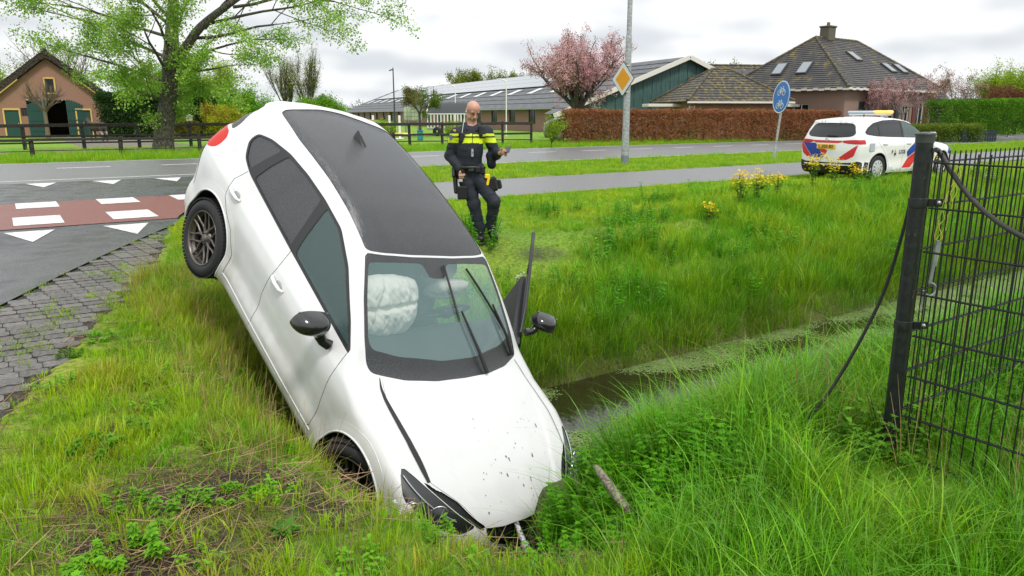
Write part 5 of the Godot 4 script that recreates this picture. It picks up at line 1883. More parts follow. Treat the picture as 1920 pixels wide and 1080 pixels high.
	for z in [0.20, 1.18]:
		bits = MB.new()
		var c: Vector3 = bd.side_point(0.90, z, 0.0)
		bits.tube([c + Vector3(0.004, 0, -0.10), c + Vector3(-0.022, 0, -0.07), c + Vector3(-0.024, 0, 0.07), c + Vector3(0.004, 0, 0.10)], 0.013, 7)
		obj("door_handle", bits, white, root)
	for s in [1.0, -1.0]:
		var mi := MB.new()
		mi.box(Vector3(-1.0 * s, 1.10, 1.98), Vector3(0.20, 0.15, 0.11), Basis.IDENTITY, 0.04)
		mi.beam(Vector3(-0.84 * s, 1.05, 2.0), Vector3(-0.94 * s, 1.07, 1.99), 0.05, 0.04, 0.01)
		obj("wing_mirror", mi, white, root)
	for zw in bd.wheels:
		for s in [1.0, -1.0]:
			var li := arch_liner(zw, 0.32, 0.372, 0.875, 0.5)
			obj("arch_liner", li if s > 0 else mirrored(li), M.rubber, root)
			wheel(root, Transform3D(Basis.IDENTITY if s > 0 else Basis(Vector3.UP, PI), Vector3(-0.79 * s, 0.315, zw)), 0.318, 0.2, 0.205, mat(0.55, 0.56, 0.57, 0.35, 0.3), 5, true)
	# light bar: pale blue-grey lens on one side, amber lit on the other
	var bar := MB.new()
	bar.box(Vector3(0, 1.605, 0.78), Vector3(1.06, 0.05, 0.26), Basis.IDENTITY, 0.02)
	bar.box(Vector3(0.4, 1.57, 0.78), Vector3(0.08, 0.06, 0.2), Basis.IDENTITY, 0.01)
	bar.box(Vector3(-0.4, 1.57, 0.78), Vector3(0.08, 0.06, 0.2), Basis.IDENTITY, 0.01)
	obj("light_bar_base", bar, mat(0.6, 0.61, 0.62, 0.4), root)
	bar = MB.new()
	bar.box(Vector3(0.20, 1.665, 0.78), Vector3(0.76, 0.075, 0.25), Basis.IDENTITY, 0.03)
	obj("light_bar_lens", bar, mat(0.42, 0.50, 0.58, 0.15), root)
	bar = MB.new()
	bar.box(Vector3(-0.38, 1.668, 0.78), Vector3(0.40, 0.082, 0.26), Basis.IDENTITY, 0.03)
	var amber := mat(0.9, 0.5, 0.16, 0.2)
	amber.emission_enabled = true
	amber.emission = Color(1.0, 0.62, 0.22)
	amber.emission_energy_multiplier = 0.7
	obj("amber_lamp", bar, amber, root)
	var lamp := OmniLight3D.new()
	lamp.light_color = Color(1.0, 0.62, 0.22)
	lamp.light_energy = 0.25
	lamp.omni_range = 12.0
	lamp.omni_attenuation = 2.0
	lamp.shadow_enabled = true
	lamp.light_size = 0.1
	lamp.position = Vector3(-0.38, 1.76, 0.78)
	put("amber_glow", lamp, root)
	bar = MB.new()
	bar.ball(Vector3(0.18, 1.555, -0.05), Vector3(0.03, 0.05, 0.07), 8, 6)
	bar.ball(Vector3(-0.2, 1.56, 0.25), Vector3(0.02, 0.06, 0.02), 8, 6)
	obj("roof_aerial", bar, M.black, root)

# ---- rounded bodies: tapered bones blended into one field, meshed with one vertex per crossed cell
func smin(a: float, b: float, k: float) -> float:
	var h := maxf(k - absf(a - b), 0.0) / k
	return minf(a, b) - h * h * k * 0.25

func field_mesh(bones: Array, cell: float, k: float, paint_by: Callable, out: MB, wrinkle: FastNoiseLite = null, amp := 0.0) -> void:   # bones: [from, to, radius, radius, squash z]
	var lo := Vector3(INF, INF, INF)
	var hi := -lo
	for b in bones:
		var r: float = maxf(b[2], b[3]) + k + cell * 2
		lo = lo.min(b[0] - Vector3(r, r, r)).min(b[1] - Vector3(r, r, r))
		hi = hi.max(b[0] + Vector3(r, r, r)).max(b[1] + Vector3(r, r, r))
	var n := Vector3i(((hi - lo) / cell).ceil()) + Vector3i(2, 2, 2)
	var g := PackedFloat32Array()
	g.resize(n.x * n.y * n.z)
	g.fill(1.0)
	for b in bones:
		var a: Vector3 = b[0]
		var e: Vector3 = b[1] - a
		var ra: float = b[2]
		var rb: float = b[3]
		var sq: float = b[4] if b.size() > 4 else 1.0
		var l2 := maxf(e.length_squared(), 1e-8)
		var m: float = maxf(ra, rb) * maxf(1.0, 1.0) + k + cell * 2
		var p0 := Vector3i(((a.min(b[1]) - Vector3(m, m, m) - lo) / cell).floor()).clamp(Vector3i.ZERO, n - Vector3i.ONE)
		var p1 := Vector3i(((a.max(b[1]) + Vector3(m, m, m) - lo) / cell).ceil()).clamp(Vector3i.ZERO, n - Vector3i.ONE)
		for z in range(p0.z, p1.z + 1):
			for y in range(p0.y, p1.y + 1):
				var at := (z * n.y + y) * n.x
				for x in range(p0.x, p1.x + 1):
					var q := lo + Vector3(x, y, z) * cell - a
					var t := clampf(q.dot(e) / l2, 0.0, 1.0)
					var w := q - e * t
					w.z /= sq
					var d := w.length() - lerpf(ra, rb, t)
					if d < m: g[at + x] = smin(g[at + x], d, k)
	if wrinkle:
		for z in n.z:
			for y in n.y:
				for x in n.x:
					var i := (z * n.y + y) * n.x + x
					if absf(g[i]) < cell * 2.5:
						var p := lo + Vector3(x, y, z) * cell
						g[i] += amp * wrinkle.get_noise_3d(p.x, p.y * 1.9, p.z)
	var idx := PackedInt32Array()
	idx.resize(g.size())
	idx.fill(-1)
	var sx := 1
	var sy := n.x
	var sz := n.x * n.y
	var offs := [0, sx, sy, sx + sy, sz, sx + sz, sy + sz, sx + sy + sz]
	var edges := [[0, 1], [2, 3], [4, 5], [6, 7], [0, 2], [1, 3], [4, 6], [5, 7], [0, 4], [1, 5], [2, 6], [3, 7]]
	for z in n.z - 1:
		for y in n.y - 1:
			for x in n.x - 1:
				var i := z * sz + y * sy + x
				var f0 := g[i] < 0.0
				var mixed := false
				for o in offs:
					if (g[i + o] < 0.0) != f0:
						mixed = true
						break
				if not mixed: continue
				var sum := Vector3.ZERO
				var cnt := 0
				for e in edges:
					var va := g[i + offs[e[0]]]
					var vb := g[i + offs[e[1]]]
					if (va < 0.0) != (vb < 0.0):
						var t := va / (va - vb)
						var ca := Vector3(e[0] & 1, (e[0] >> 1) & 1, (e[0] >> 2) & 1)
						var cb := Vector3(e[1] & 1, (e[1] >> 1) & 1, (e[1] >> 2) & 1)
						sum += ca.lerp(cb, t)
						cnt += 1
				var p := lo + (Vector3(x, y, z) + sum / cnt) * cell
				if out.tint: out.color = paint_by.call(p)
				idx[i] = out.vert(p)
	for z in range(1, n.z - 1):
		for y in range(1, n.y - 1):
			for x in range(1, n.x - 1):
				var i := z * sz + y * sy + x
				var s := g[i] < 0.0
				for q in [[sx, sy, sz], [sy, sz, sx], [sz, sx, sy]]:
					if (g[i + q[0]] < 0.0) == s: continue
					var a := idx[i]
					var b := idx[i - q[1]]
					var c := idx[i - q[1] - q[2]]
					var d := idx[i - q[2]]
					if a < 0 or b < 0 or c < 0 or d < 0: continue
					if s: out.fquad(a, d, c, b)
					else: out.fquad(a, b, c, d)

func build_officer() -> void:
	var root := thing("person", "bald police officer in dark uniform with yellow chest bands looking at a phone", "person", Transform3D(Basis(Vector3.UP, 0.04).scaled(Vector3(1.0, 1.025, 1.0)), Vector3(-0.44, ground(5.26, 8.58) + 0.03, -10.06)))
	var skin := Color(0.52, 0.28, 0.20)
	var none := func(_p): return skin
	var hand := Vector3(0.315, 1.165, 0.30)
	# body: one continuous skin from head to feet, mostly under the clothes
	var b := MB.new()
	b.tint = true
	b.color = skin
	var head := Vector3(-0.075, 1.665, 0.03)
	field_mesh([
		[Vector3(-0.09, 1.40, -0.02), Vector3(-0.08, 1.58, 0.0), 0.066, 0.060],
		[Vector3(-0.13, 0.98, 0.0), Vector3(-0.10, 1.36, 0.0), 0.13, 0.14, 0.75], [Vector3(-0.28, 1.39, -0.01), Vector3(0.10, 1.41, -0.01), 0.06, 0.06],
		[Vector3(-0.29, 1.38, -0.01), Vector3(-0.37, 1.10, -0.05), 0.05, 0.042], [Vector3(-0.37, 1.10, -0.05), Vector3(-0.245, 0.93, 0.10), 0.042, 0.032],
		[Vector3(0.10, 1.40, -0.01), Vector3(0.215, 1.13, -0.02), 0.05, 0.042], [Vector3(0.215, 1.13, -0.02), Vector3(0.27, 1.15, 0.22), 0.042, 0.030],
		[Vector3(-0.22, 0.92, 0.0), Vector3(-0.07, 0.49, 0.035), 0.075, 0.052], [Vector3(-0.07, 0.49, 0.035), Vector3(0.0, 0.08, -0.02), 0.05, 0.036],
		[Vector3(-0.02, 0.92, 0.0), Vector3(0.195, 0.53, 0.13), 0.075, 0.052], [Vector3(0.195, 0.53, 0.13), Vector3(0.155, 0.17, 0.0), 0.05, 0.036]], 0.016, 0.05, none, b)
	var hb := Basis(Vector3.UP, 0.42) * Basis(Vector3.RIGHT, 0.56) * Basis(Vector3(0, 0, 1), -0.06)
	var hp := func(x: float, y: float, z: float) -> Vector3: return head + hb * Vector3(x, y, z)
	field_mesh([
		[hp.call(0, 0.045, -0.022), hp.call(0, 0.052, 0.012), 0.084, 0.080, 1.0], [hp.call(0, 0.02, 0.0), hp.call(0, -0.045, 0.03), 0.073, 0.058], [hp.call(-0.03, -0.055, 0.035), hp.call(0.03, -0.055, 0.035), 0.042, 0.042],
		[hp.call(0, -0.092, 0.062), hp.call(0, -0.088, 0.05), 0.030, 0.034], [hp.call(0, 0.020, 0.092), hp.call(0, -0.020, 0.112), 0.010, 0.015], [hp.call(-0.012, -0.024, 0.100), hp.call(0.012, -0.024, 0.100), 0.010, 0.010],
		[hp.call(-0.045, 0.034, 0.076), hp.call(0.045, 0.034, 0.076), 0.014, 0.014], [hp.call(-0.022, -0.056, 0.088), hp.call(0.022, -0.056, 0.088), 0.011, 0.011],
		[hp.call(-0.084, 0.02, -0.012), hp.call(-0.086, -0.028, -0.004), 0.014, 0.010], [hp.call(0.084, 0.02, -0.012), hp.call(0.086, -0.028, -0.004), 0.014, 0.010],
		[hp.call(0, -0.06, -0.03), Vector3(-0.09, 1.50, -0.015), 0.058, 0.062]], 0.0065, 0.014, none, b)
	# hands: palm, four bent fingers, thumb
	var hand_bones := []
	var palm0 := Vector3(0.275, 1.152, 0.235)
	hand_bones.append([palm0, hand, 0.028, 0.034, 0.7])
	for f in 4:
		var o := Vector3(0.012, 0.018 - 0.018 * f, 0.0)
		var k0 := hand + Vector3(0.018, 0.024 - 0.019 * f, 0.028)
		var k1 := k0 + Vector3(0.020, -0.004, 0.032 - 0.004 * f)
		var k2 := k1 + Vector3(-0.018, -0.006, 0.018)
		hand_bones.append([hand + o * 0.6, k0, 0.012, 0.0105])
		hand_bones.append([k0, k1, 0.0105, 0.0095])
		hand_bones.append([k1, k2, 0.0095, 0.0075])
	hand_bones.append([hand + Vector3(-0.015, 0.012, -0.02), hand + Vector3(-0.022, 0.046, 0.022), 0.014, 0.011])
	hand_bones.append([hand + Vector3(-0.022, 0.046, 0.022), hand + Vector3(0.004, 0.052, 0.058), 0.011, 0.008])
	field_mesh(hand_bones, 0.0055, 0.006, none, b)
	var rh := Vector3(-0.235, 0.905, 0.115)
	hand_bones = [[Vector3(-0.25, 0.94, 0.10), rh, 0.028, 0.034, 0.7]]
	for f in 4:
		var k0 := rh + Vector3(-0.024 + 0.018 * f, -0.042, 0.012)
		hand_bones.append([rh + Vector3(-0.02 + 0.014 * f, -0.015, 0.0), k0, 0.012, 0.0105])
		hand_bones.append([k0, k0 + Vector3(0.002, -0.030, -0.012), 0.0105, 0.009])
		hand_bones.append([k0 + Vector3(0.002, -0.030, -0.012), k0 + Vector3(0.003, -0.040, -0.034), 0.009, 0.0075])
	hand_bones.append([rh + Vector3(0.026, 0.0, 0.0), rh + Vector3(0.046, -0.036, 0.018), 0.014, 0.010])
	field_mesh(hand_bones, 0.0055, 0.006, none, b)
	var sm2 := tinted(0.5)
	sm2.subsurf_scatter_enabled = true
	sm2.subsurf_scatter_strength = 0.12
	obj("body", b, sm2, root)
	var eb := MB.new()
	for s in [-1.0, 1.0]:
		eb.ball(hp.call(s * 0.031, 0.014, 0.084), Vector3(0.012, 0.0055, 0.007), 10, 6, hb)
		eb.tube([hp.call(s * 0.014, 0.034, 0.100), hp.call(s * 0.034, 0.040, 0.096), hp.call(s * 0.052, 0.030, 0.082)], 0.0042, 5)
	eb.tube([hp.call(-0.024, -0.058, 0.099), hp.call(0, -0.055, 0.104), hp.call(0.024, -0.058, 0.099)], 0.0032, 5)
	obj("eyes_and_brows", eb, mat(0.09, 0.05, 0.035, 0.6), root)
	# jacket with two yellow bands round chest and sleeves
	var navy := Color(0.010, 0.013, 0.022)
	var neon := Color(0.66, 0.80, 0.02)
	var arm_y := func(p: Vector3) -> float: return p.y + 0.05 * absf(p.x + 0.1) if p.x > -0.26 and p.x < 0.09 else p.y
	var cloth := func(p: Vector3) -> Color:
		var y: float = arm_y.call(p)
		if absf(p.x + 0.085) < 0.006 and p.z > 0.0: return navy * 0.6
		if p.z < 0.0 and p.x > -0.24 and p.x < 0.06: return navy
		if p.x < -0.21 and p.x > -0.265 and p.z > 0.03: return navy   # the open flap beside the sleeve
		if y > 1.275 and y < 1.338: return neon
		if y > 1.362 and y < 1.386: return neon
		return navy
	b = MB.new()
	b.tint = true
	var fold := noise(91, 5.0, 3)
	field_mesh([
		[Vector3(-0.13, 1.02, 0.0), Vector3(-0.12, 1.18, 0.01), 0.172, 0.170, 0.72], [Vector3(-0.12, 1.18, 0.01), Vector3(-0.10, 1.33, 0.0), 0.166, 0.166, 0.74],
		[Vector3(-0.27, 1.385, -0.01), Vector3(0.085, 1.405, -0.01), 0.082, 0.082], [Vector3(-0.17, 1.43, -0.02), Vector3(-0.02, 1.44, -0.02), 0.085, 0.085],
		[Vector3(-0.30, 1.375, -0.01), Vector3(-0.385, 1.10, -0.05), 0.086, 0.068], [Vector3(-0.385, 1.10, -0.05), Vector3(-0.265, 0.945, 0.085), 0.068, 0.052],
		[Vector3(0.11, 1.395, -0.01), Vector3(0.225, 1.125, -0.02), 0.086, 0.068], [Vector3(0.225, 1.125, -0.02), Vector3(0.268, 1.148, 0.195), 0.066, 0.047],
		[Vector3(0.17, 0.99, -0.03), Vector3(0.15, 1.10, -0.02), 0.055, 0.06]], 0.0105, 0.035, cloth, b, fold, 0.010)
	var jm := tinted(0.75)
	obj("jacket", b, jm, root)
	b = MB.new()
	b.tint = true
	b.color = navy
	var plainc := func(_p): return navy
	field_mesh([[Vector3(-0.155, 1.47, -0.045), Vector3(-0.02, 1.48, -0.04), 0.045, 0.045], [Vector3(-0.17, 1.46, -0.02), Vector3(-0.145, 1.44, 0.07), 0.036, 0.028], [Vector3(0.0, 1.47, -0.02), Vector3(-0.03, 1.43, 0.075), 0.036, 0.028]], 0.009, 0.02, plainc, b)
	obj("collar", b, jm, root)
	b = MB.new()
	field_mesh([
		[Vector3(-0.20, 0.93, 0.0), Vector3(-0.05, 0.93, 0.0), 0.125, 0.125, 0.85],
		[Vector3(-0.20, 0.89, 0.0), Vector3(-0.07, 0.49, 0.035), 0.110, 0.084], [Vector3(-0.07, 0.49, 0.035), Vector3(0.0, 0.12, -0.02), 0.082, 0.074],
		[Vector3(-0.045, 0.88, 0.0), Vector3(0.195, 0.525, 0.125), 0.110, 0.086], [Vector3(0.195, 0.525, 0.125), Vector3(0.155, 0.20, 0.0), 0.082, 0.072]], 0.0125, 0.03, plainc, b, fold, 0.014)
	obj("trousers", b, mat(0.013, 0.017, 0.028, 0.8), root)
	# boots
	for q in [[Vector3(0.0, 0.16, -0.02), Vector3(0.005, 0.055, 0.0), Vector3(0.015, 0.035, 0.13)], [Vector3(0.15, 0.24, 0.005), Vector3(0.165, 0.13, 0.005), Vector3(0.205, 0.045, 0.115)]]:
		b = MB.new()
		field_mesh([[q[0], q[1], 0.058, 0.056], [q[1], q[2], 0.050, 0.042], [q[1] + (q[1] - q[2]) * 0.25, q[2], 0.040, 0.036]], 0.010, 0.03, plainc, b)
		var bt := obj("boot", b, mat(0.010, 0.010, 0.010, 0.35), root)
		b = MB.new()
		var d: Vector3 = (q[2] - q[1]).normalized()
		var side := d.cross(Vector3.UP).normalized()
		var down := d.cross(side).normalized()
		if down.y > 0: down = -down
		b.box((q[1] + q[2]) * 0.5 + down * 0.042, Vector3(0.085, 0.022, 0.26), Basis(side, -down, d), 0.008)
		obj("sole", b, M.rubber, bt)
	# duty belt with pouches, holster, stun device, cuffs
	var leather := mat(0.010, 0.010, 0.011, 0.45)
	b = MB.new()
	var ring := []
	for i in 25: ring.append(Vector3(-0.125 + cos(TAU * i / 24) * 0.195, 0.955 + 0.012 * sin(TAU * i / 24), sin(TAU * i / 24) * 0.150))
	b.tube(ring, 0.024, 6, false)
	obj("belt", b, leather, root)
	b = MB.new()
	b.box(Vector3(-0.10, 0.945, 0.155), Vector3(0.075, 0.052, 0.02), Basis.IDENTITY, 0.006)
	obj("belt_buckle", b, mat(0.06, 0.06, 0.065, 0.35, 0.5), root)
	for q in [[Vector3(-0.21, 0.935, 0.125), Vector3(0.06, 0.085, 0.04)], [Vector3(-0.015, 0.94, 0.14), Vector3(0.075, 0.075, 0.045)], [Vector3(0.05, 0.93, 0.10), Vector3(0.06, 0.10, 0.05)], [Vector3(-0.22, 0.64, 0.10), Vector3(0.14, 0.17, 0.05)]]:
		b = MB.new()
		b.box(q[0], q[1], Basis.IDENTITY, 0.012)
		obj("pouch", b, leather, root)
	b = MB.new()
	b.beam(Vector3(-0.325, 0.90, 0.02), Vector3(-0.305, 0.62, 0.05), 0.075, 0.06, 0.02)
	b.box(Vector3(-0.335, 0.90, 0.03), Vector3(0.05, 0.14, 0.09), Basis(Vector3.RIGHT, -0.3), 0.015)
	b.beam(Vector3(-0.335, 0.93, 0.0), Vector3(-0.335, 0.97, -0.09), 0.035, 0.045, 0.012)
	obj("holster", b, leather, root)
	b = MB.new()
	b.box(Vector3(-0.245, 0.80, 0.115), Vector3(0.055, 0.035, 0.012), Basis.IDENTITY, 0.003)
	obj("holster_tag", b, mat(0.45, 0.45, 0.44, 0.5), root)
	b = MB.new()
	b.box(Vector3(0.18, 0.75, 0.10), Vector3(0.13, 0.19, 0.09), Basis(Vector3(0, 0, 1), 0.22), 0.025)
	b.box(Vector3(0.265, 0.745, 0.06), Vector3(0.07, 0.12, 0.08), Basis(Vector3(0, 0, 1), 0.22), 0.02)
	obj("leg_holster", b, leather, root)
	b = MB.new()
	b.beam(Vector3(0.075, 0.855, 0.135), Vector3(0.145, 0.852, 0.135), 0.035, 0.06, 0.012)
	b.beam(Vector3(0.132, 0.85, 0.137), Vector3(0.108, 0.735, 0.14), 0.03, 0.036, 0.01)
	obj("stun_device", b, mat(0.85, 0.60, 0.01, 0.45), root)
	# radio gear, wires, zip, badges
	b = MB.new()
	b.box(Vector3(-0.215, 1.345, 0.115), Vector3(0.055, 0.115, 0.03), Basis(Vector3(0, 0, 1), -0.3), 0.01)
	b.box(Vector3(0.025, 1.425, 0.095), Vector3(0.05, 0.13, 0.035), Basis(Vector3(0, 0, 1), 0.08), 0.01)
	b.tube([Vector3(0.035, 1.48, 0.09), Vector3(0.037, 1.55, 0.085)], 0.006, 6)
	obj("radio", b, M.black, root)
	b = MB.new()
	b.tube([hp.call(-0.088, 0.0, 0.0), Vector3(-0.19, 1.58, 0.03), Vector3(-0.20, 1.50, 0.08), Vector3(-0.215, 1.40, 0.125)], 0.004, 5)
	b.ball(hp.call(-0.092, -0.004, 0.004), Vector3(0.010, 0.012, 0.010), 8, 6)
	obj("earpiece", b, mat(0.6, 0.6, 0.58, 0.4), root)
	b = MB.new()
	b.box(Vector3(-0.085, 1.15, 0.142), Vector3(0.03, 0.10, 0.014), Basis.IDENTITY, 0.005)
	b.beam(Vector3(-0.085, 1.20, 0.146), Vector3(-0.08, 1.16, 0.156), 0.014, 0.02, 0.003)
	obj("chest_clip", b, mat(0.35, 0.36, 0.37, 0.4), root)
	b = MB.new()
	b.box(Vector3(-0.315, 1.425, 0.065), Vector3(0.038, 0.034, 0.012), Basis(Vector3.UP, -0.5), 0.003)
	obj("shoulder_badge", b, mat(0.75, 0.42, 0.05, 0.5), root)
	b = MB.new()
	b.box(Vector3(-0.365, 1.345, 0.068), Vector3(0.044, 0.06, 0.010), Basis(Vector3.UP, -0.6), 0.004)
	obj("sleeve_badge", b, mat(0.10, 0.13, 0.30, 0.5), root)
	b = MB.new()
	for x in [-0.125, -0.04]: b.box(Vector3(x, 1.415, 0.088), Vector3(0.030, 0.016, 0.008), Basis(Vector3.RIGHT, -0.5), 0.002)
	obj("collar_badge", b, mat(0.66, 0.80, 0.02, 0.5), root)
	b = MB.new()
	b.lathe([Vector2(0.040, -0.012), Vector2(0.043, 0.0), Vector2(0.040, 0.012)], 14, Transform3D(Basis(Quaternion(Vector3.UP, Vector3(0.05, 0.1, 1).normalized())), Vector3(0.27, 1.15, 0.205)))
	obj("wristwatch", b, M.black, root)
	# the phone in his hand
	var phone := thing("mobile_phone", "dark mobile phone held in the left hand of the police officer", "phone", root.transform * Transform3D(Basis(Vector3(0, 0, 1), 0.30) * Basis(Vector3.UP, -0.35) * Basis(Vector3.RIGHT, -1.15), hand + Vector3(0.055, 0.034, 0.055)))
	b = MB.new()
	b.box(Vector3.ZERO, Vector3(0.074, 0.152, 0.009), Basis.IDENTITY, 0.004)
	obj("case", b, M.black, phone)
	b = MB.new()
	b.box(Vector3(0, 0, 0.0052), Vector3(0.066, 0.14, 0.001))
	obj("screen", b, mat(0.015, 0.016, 0.02, 0.06), phone)

func leaf_cluster(n: int, size: float, rad: float, flat_y := 1.0) -> MB:
	var b := MB.new()
	b.tint = true
	for k in n:
		var d := Vector3(rnd(-1, 1), rnd(-1, 1), rnd(-1, 1)).normalized()
		var p := d * rad * pow(rnd(0, 1), 0.45)
		p.y *= flat_y
		var o := (d + Vector3(rnd(-1, 1), rnd(-0.9, 0.5), rnd(-1, 1))).normalized()
		var sd := o.cross(Vector3(rnd(-1, 1), rnd(-1, 1), rnd(-1, 1))).normalized()
		var s := size * rnd(0.6, 1.2)
		b.color = Color(1, 1, 1) * rnd(0.7, 1.25)
		var i := b.vert(p)
		b.vert(p + o * s * 0.5 + sd * s * 0.36)
		b.vert(p + o * s)
		b.vert(p + o * s * 0.5 - sd * s * 0.36)
		var up := o.cross(sd) * s * 0.12
		b.v[i + 1] += up
		b.v[i + 3] += up
		b.ix.append_array(PackedInt32Array([i, i + 1, i + 2, i, i + 2, i + 3]))
	return b

# leaves spread through a box-shaped hedge, thicker towards its skin
func hedge(called: String, label: String, category: String, a: Vector3, c: Vector3, h: float, w: float, count: int, cluster: MB, tone: Callable, core: Material, base_lift := 0.0) -> void:
	var root := thing(called, label, category, Transform3D(Basis.IDENTITY, a))
	var d := (c - a)
	var l := d.length()
	var side := d.cross(Vector3.UP).normalized()
	var wob := noise(97, 0.9, 3)
	var xf := []
	var cl := []
	for k in count:
		var t := rnd(0, 1)
		var y := base_lift + (h - base_lift) * sqrt(rnd(0.0, 1.0)) if rnd(0, 1) < 0.35 else rnd(base_lift, h)
		var u := rnd(-1, 1)
		u = signf(u) * pow(absf(u), 0.35)
		if rnd(0, 1) < 0.25: y = h - rnd(0, 0.12)
		var bulge := 1.0 + 0.22 * wob.get_noise_3d(t * l, y * 1.5, signf(u) * 9.0)
		var p := d * t + side * u * w * 0.5 * bulge + Vector3(0, y * (1.0 + 0.05 * wob.get_noise_2d(t * l, 3.0)), 0)
		xf.append(Transform3D(Basis.from_euler(Vector3(rnd(0, TAU), rnd(0, TAU), rnd(0, TAU))).scaled(Vector3.ONE * rnd(0.7, 1.3)), p))
		cl.append(tone.call(t * l, y / h))
	multi("foliage", cluster, M.leaf, xf, cl, root)
	var b := MB.new()
	for i in int(l / 0.34):
		var p := d.normalized() * (0.17 + 0.34 * i + rnd(-0.1, 0.1)) + side * rnd(-0.3, 0.3) * w
		b.tube([p, p + Vector3(rnd(-0.1, 0.1), h * 0.5, rnd(-0.1, 0.1)), p + Vector3(rnd(-0.25, 0.25), h * rnd(0.75, 0.95), rnd(-0.25, 0.25))], [0.022, 0.014, 0.005], 4, false)
		for j in 3: b.tube([p + Vector3(0, h * rnd(0.15, 0.6), 0), p + Vector3(rnd(-0.4, 0.4), h * rnd(0.4, 0.95), rnd(-0.4, 0.4)) * Vector3(1, 1, 1)], [0.009, 0.003], 3, false)
	obj("stems", b, core, root).set_meta("kind", "stuff")

func rail_fence(called: String, label: String, s0: float, s1: float, n: float, step: float, ph: float, rails: Array, thick: float, skew := 0.0) -> void:
	var root := thing(called, label, "fence", Transform3D(Basis.IDENTITY, sn(s0, n)), "wooden paddock fences")
	var k := int((s1 - s0) / step)
	for i in k + 1:
		var s := s0 + step * i
		var p := sn(s - s0, skew * (s - s0) / (s1 - s0), 0.0)
		var b := MB.new()
		var lean := Vector3(rnd(-0.03, 0.03), 0, rnd(-0.03, 0.03))
		b.beam(p + Vector3(0, -0.1, 0), p + Vector3(0, ph + rnd(-0.03, 0.05), 0) + lean, thick, thick, 0.015)
		obj("post", b, M.wood_dark, root)
		if i == k: continue
		var q := sn(s - s0 + step, skew * (s - s0 + step) / (s1 - s0), 0.0)
		for r in rails:
			b = MB.new()
			b.beam(p + Vector3(0, r[0] + rnd(-0.015, 0.015), 0) + DN * -0.5 * thick, q + Vector3(0, r[0] + rnd(-0.015, 0.015), 0) + DN * -0.5 * thick, r[2], r[1], 0.012)
			obj("rail", b, M.wood_dark, root)

func build_fences_and_hedges() -> void:
	rail_fence("low_roadside_fence", "low dark post and rail fence along the grass at the main road", -5.0, 16.0, 34.0, 3.0, 0.78, [[0.70, 0.10, 0.07], [0.30, 0.03, 0.02]], 0.13)
	rail_fence("paddock_fence", "taller dark wooden paddock fence in front of the brick barn", -6.5, 16.0, 43.3, 2.5, 1.22, [[1.14, 0.16, 0.05], [0.62, 0.10, 0.05], [0.30, 0.08, 0.05]], 0.14)
	rail_fence("meadow_fence", "dark three rail fence in front of the cattle barn", 14.2, 27.0, 36.4, 1.83, 1.25, [[1.17, 0.15, 0.05], [0.62, 0.11, 0.05], [0.28, 0.05, 0.05]], 0.14, -1.2)
	var leafb := leaf_cluster(9, 0.075, 0.14)
	hedge("beech_hedge", "clipped brown beech hedge along the far side of the main road", "hedge", Vector3(3.0, 0.0, -43.6), Vector3(24.0, 0.0, -52.6), 1.86, 0.95, 15000, leafb,
		func(t, y):
			var c := Color(0.25, 0.10, 0.042).lerp(Color(0.50, 0.23, 0.10), rnd(0, 1))
			var g := sm(0.62, 0.1, y) * sm(-0.1, 0.4, gn1.get_noise_2d(t * 0.6, 4.0)) * 0.6
			return c.lerp(Color(0.16, 0.24, 0.03), g if rnd(0, 1) < 0.6 else 0.0) * rnd(0.7, 1.2), M.twig, 0.08)
	var leafg := leaf_cluster(10, 0.085, 0.17)
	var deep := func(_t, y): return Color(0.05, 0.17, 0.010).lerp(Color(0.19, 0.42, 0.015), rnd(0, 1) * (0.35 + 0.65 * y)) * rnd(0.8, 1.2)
	hedge("green_hedge", "tall clipped dark green hedge on the grassy bank", "hedge", Vector3(27.3, 0.3, -49.6), Vector3(60.0, 0.9, -62.0), 2.15, 1.6, 16000, leafg, deep, M.twig)
	hedge("front_garden_hedge", "low light green hedge in front of the pink flowering trees", "hedge", Vector3(24.6, 0.0, -47.6), Vector3(28.8, 0.05, -47.0), 0.95, 1.0, 1500, leafg, func(_t, y): return Color(0.11, 0.20, 0.018).lerp(Color(0.24, 0.30, 0.03), rnd(0, 1) * y) * rnd(0.8, 1.2), M.twig)
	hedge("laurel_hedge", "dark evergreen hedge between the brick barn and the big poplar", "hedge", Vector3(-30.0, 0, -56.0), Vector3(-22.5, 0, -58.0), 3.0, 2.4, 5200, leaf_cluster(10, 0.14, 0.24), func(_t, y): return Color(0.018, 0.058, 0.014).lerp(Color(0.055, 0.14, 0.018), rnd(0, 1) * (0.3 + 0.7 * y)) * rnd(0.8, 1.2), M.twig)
	# dark picket fence and trellis by the front garden
	var root := thing("picket_fence", "dark picket fence at the foot of the grassy bank", "fence", Transform3D(Basis.IDENTITY, Vector3(27.6, 0, -46.6)))
	for i in 14:
		var b := MB.new()
		b.box(Vector3(0.19 * i, 0.36, -0.06 * i), Vector3(0.12, 0.72, 0.03))
		obj("picket", b, mat(0.012, 0.022, 0.03, 0.6), root)
	for y in [0.2, 0.55]:
		var b := MB.new()
		b.beam(Vector3(-0.1, y, 0.03), Vector3(2.6, y, -0.80), 0.03, 0.06)
		obj("rail", b, mat(0.012, 0.022, 0.03, 0.6), root)

# ---- double-rod mesh fence on a leaning round post, with the cable and strap that hang on it
func spline(p: Array, per := 6) -> Array:
	var o := []
	for i in p.size() - 1:
		for k in per: o.append((p[i] as Vector3).cubic_interpolate(p[i + 1], p[maxi(i - 1, 0)], p[mini(i + 2, p.size() - 1)], float(k) / per))
	o.append(p[-1])
	return o

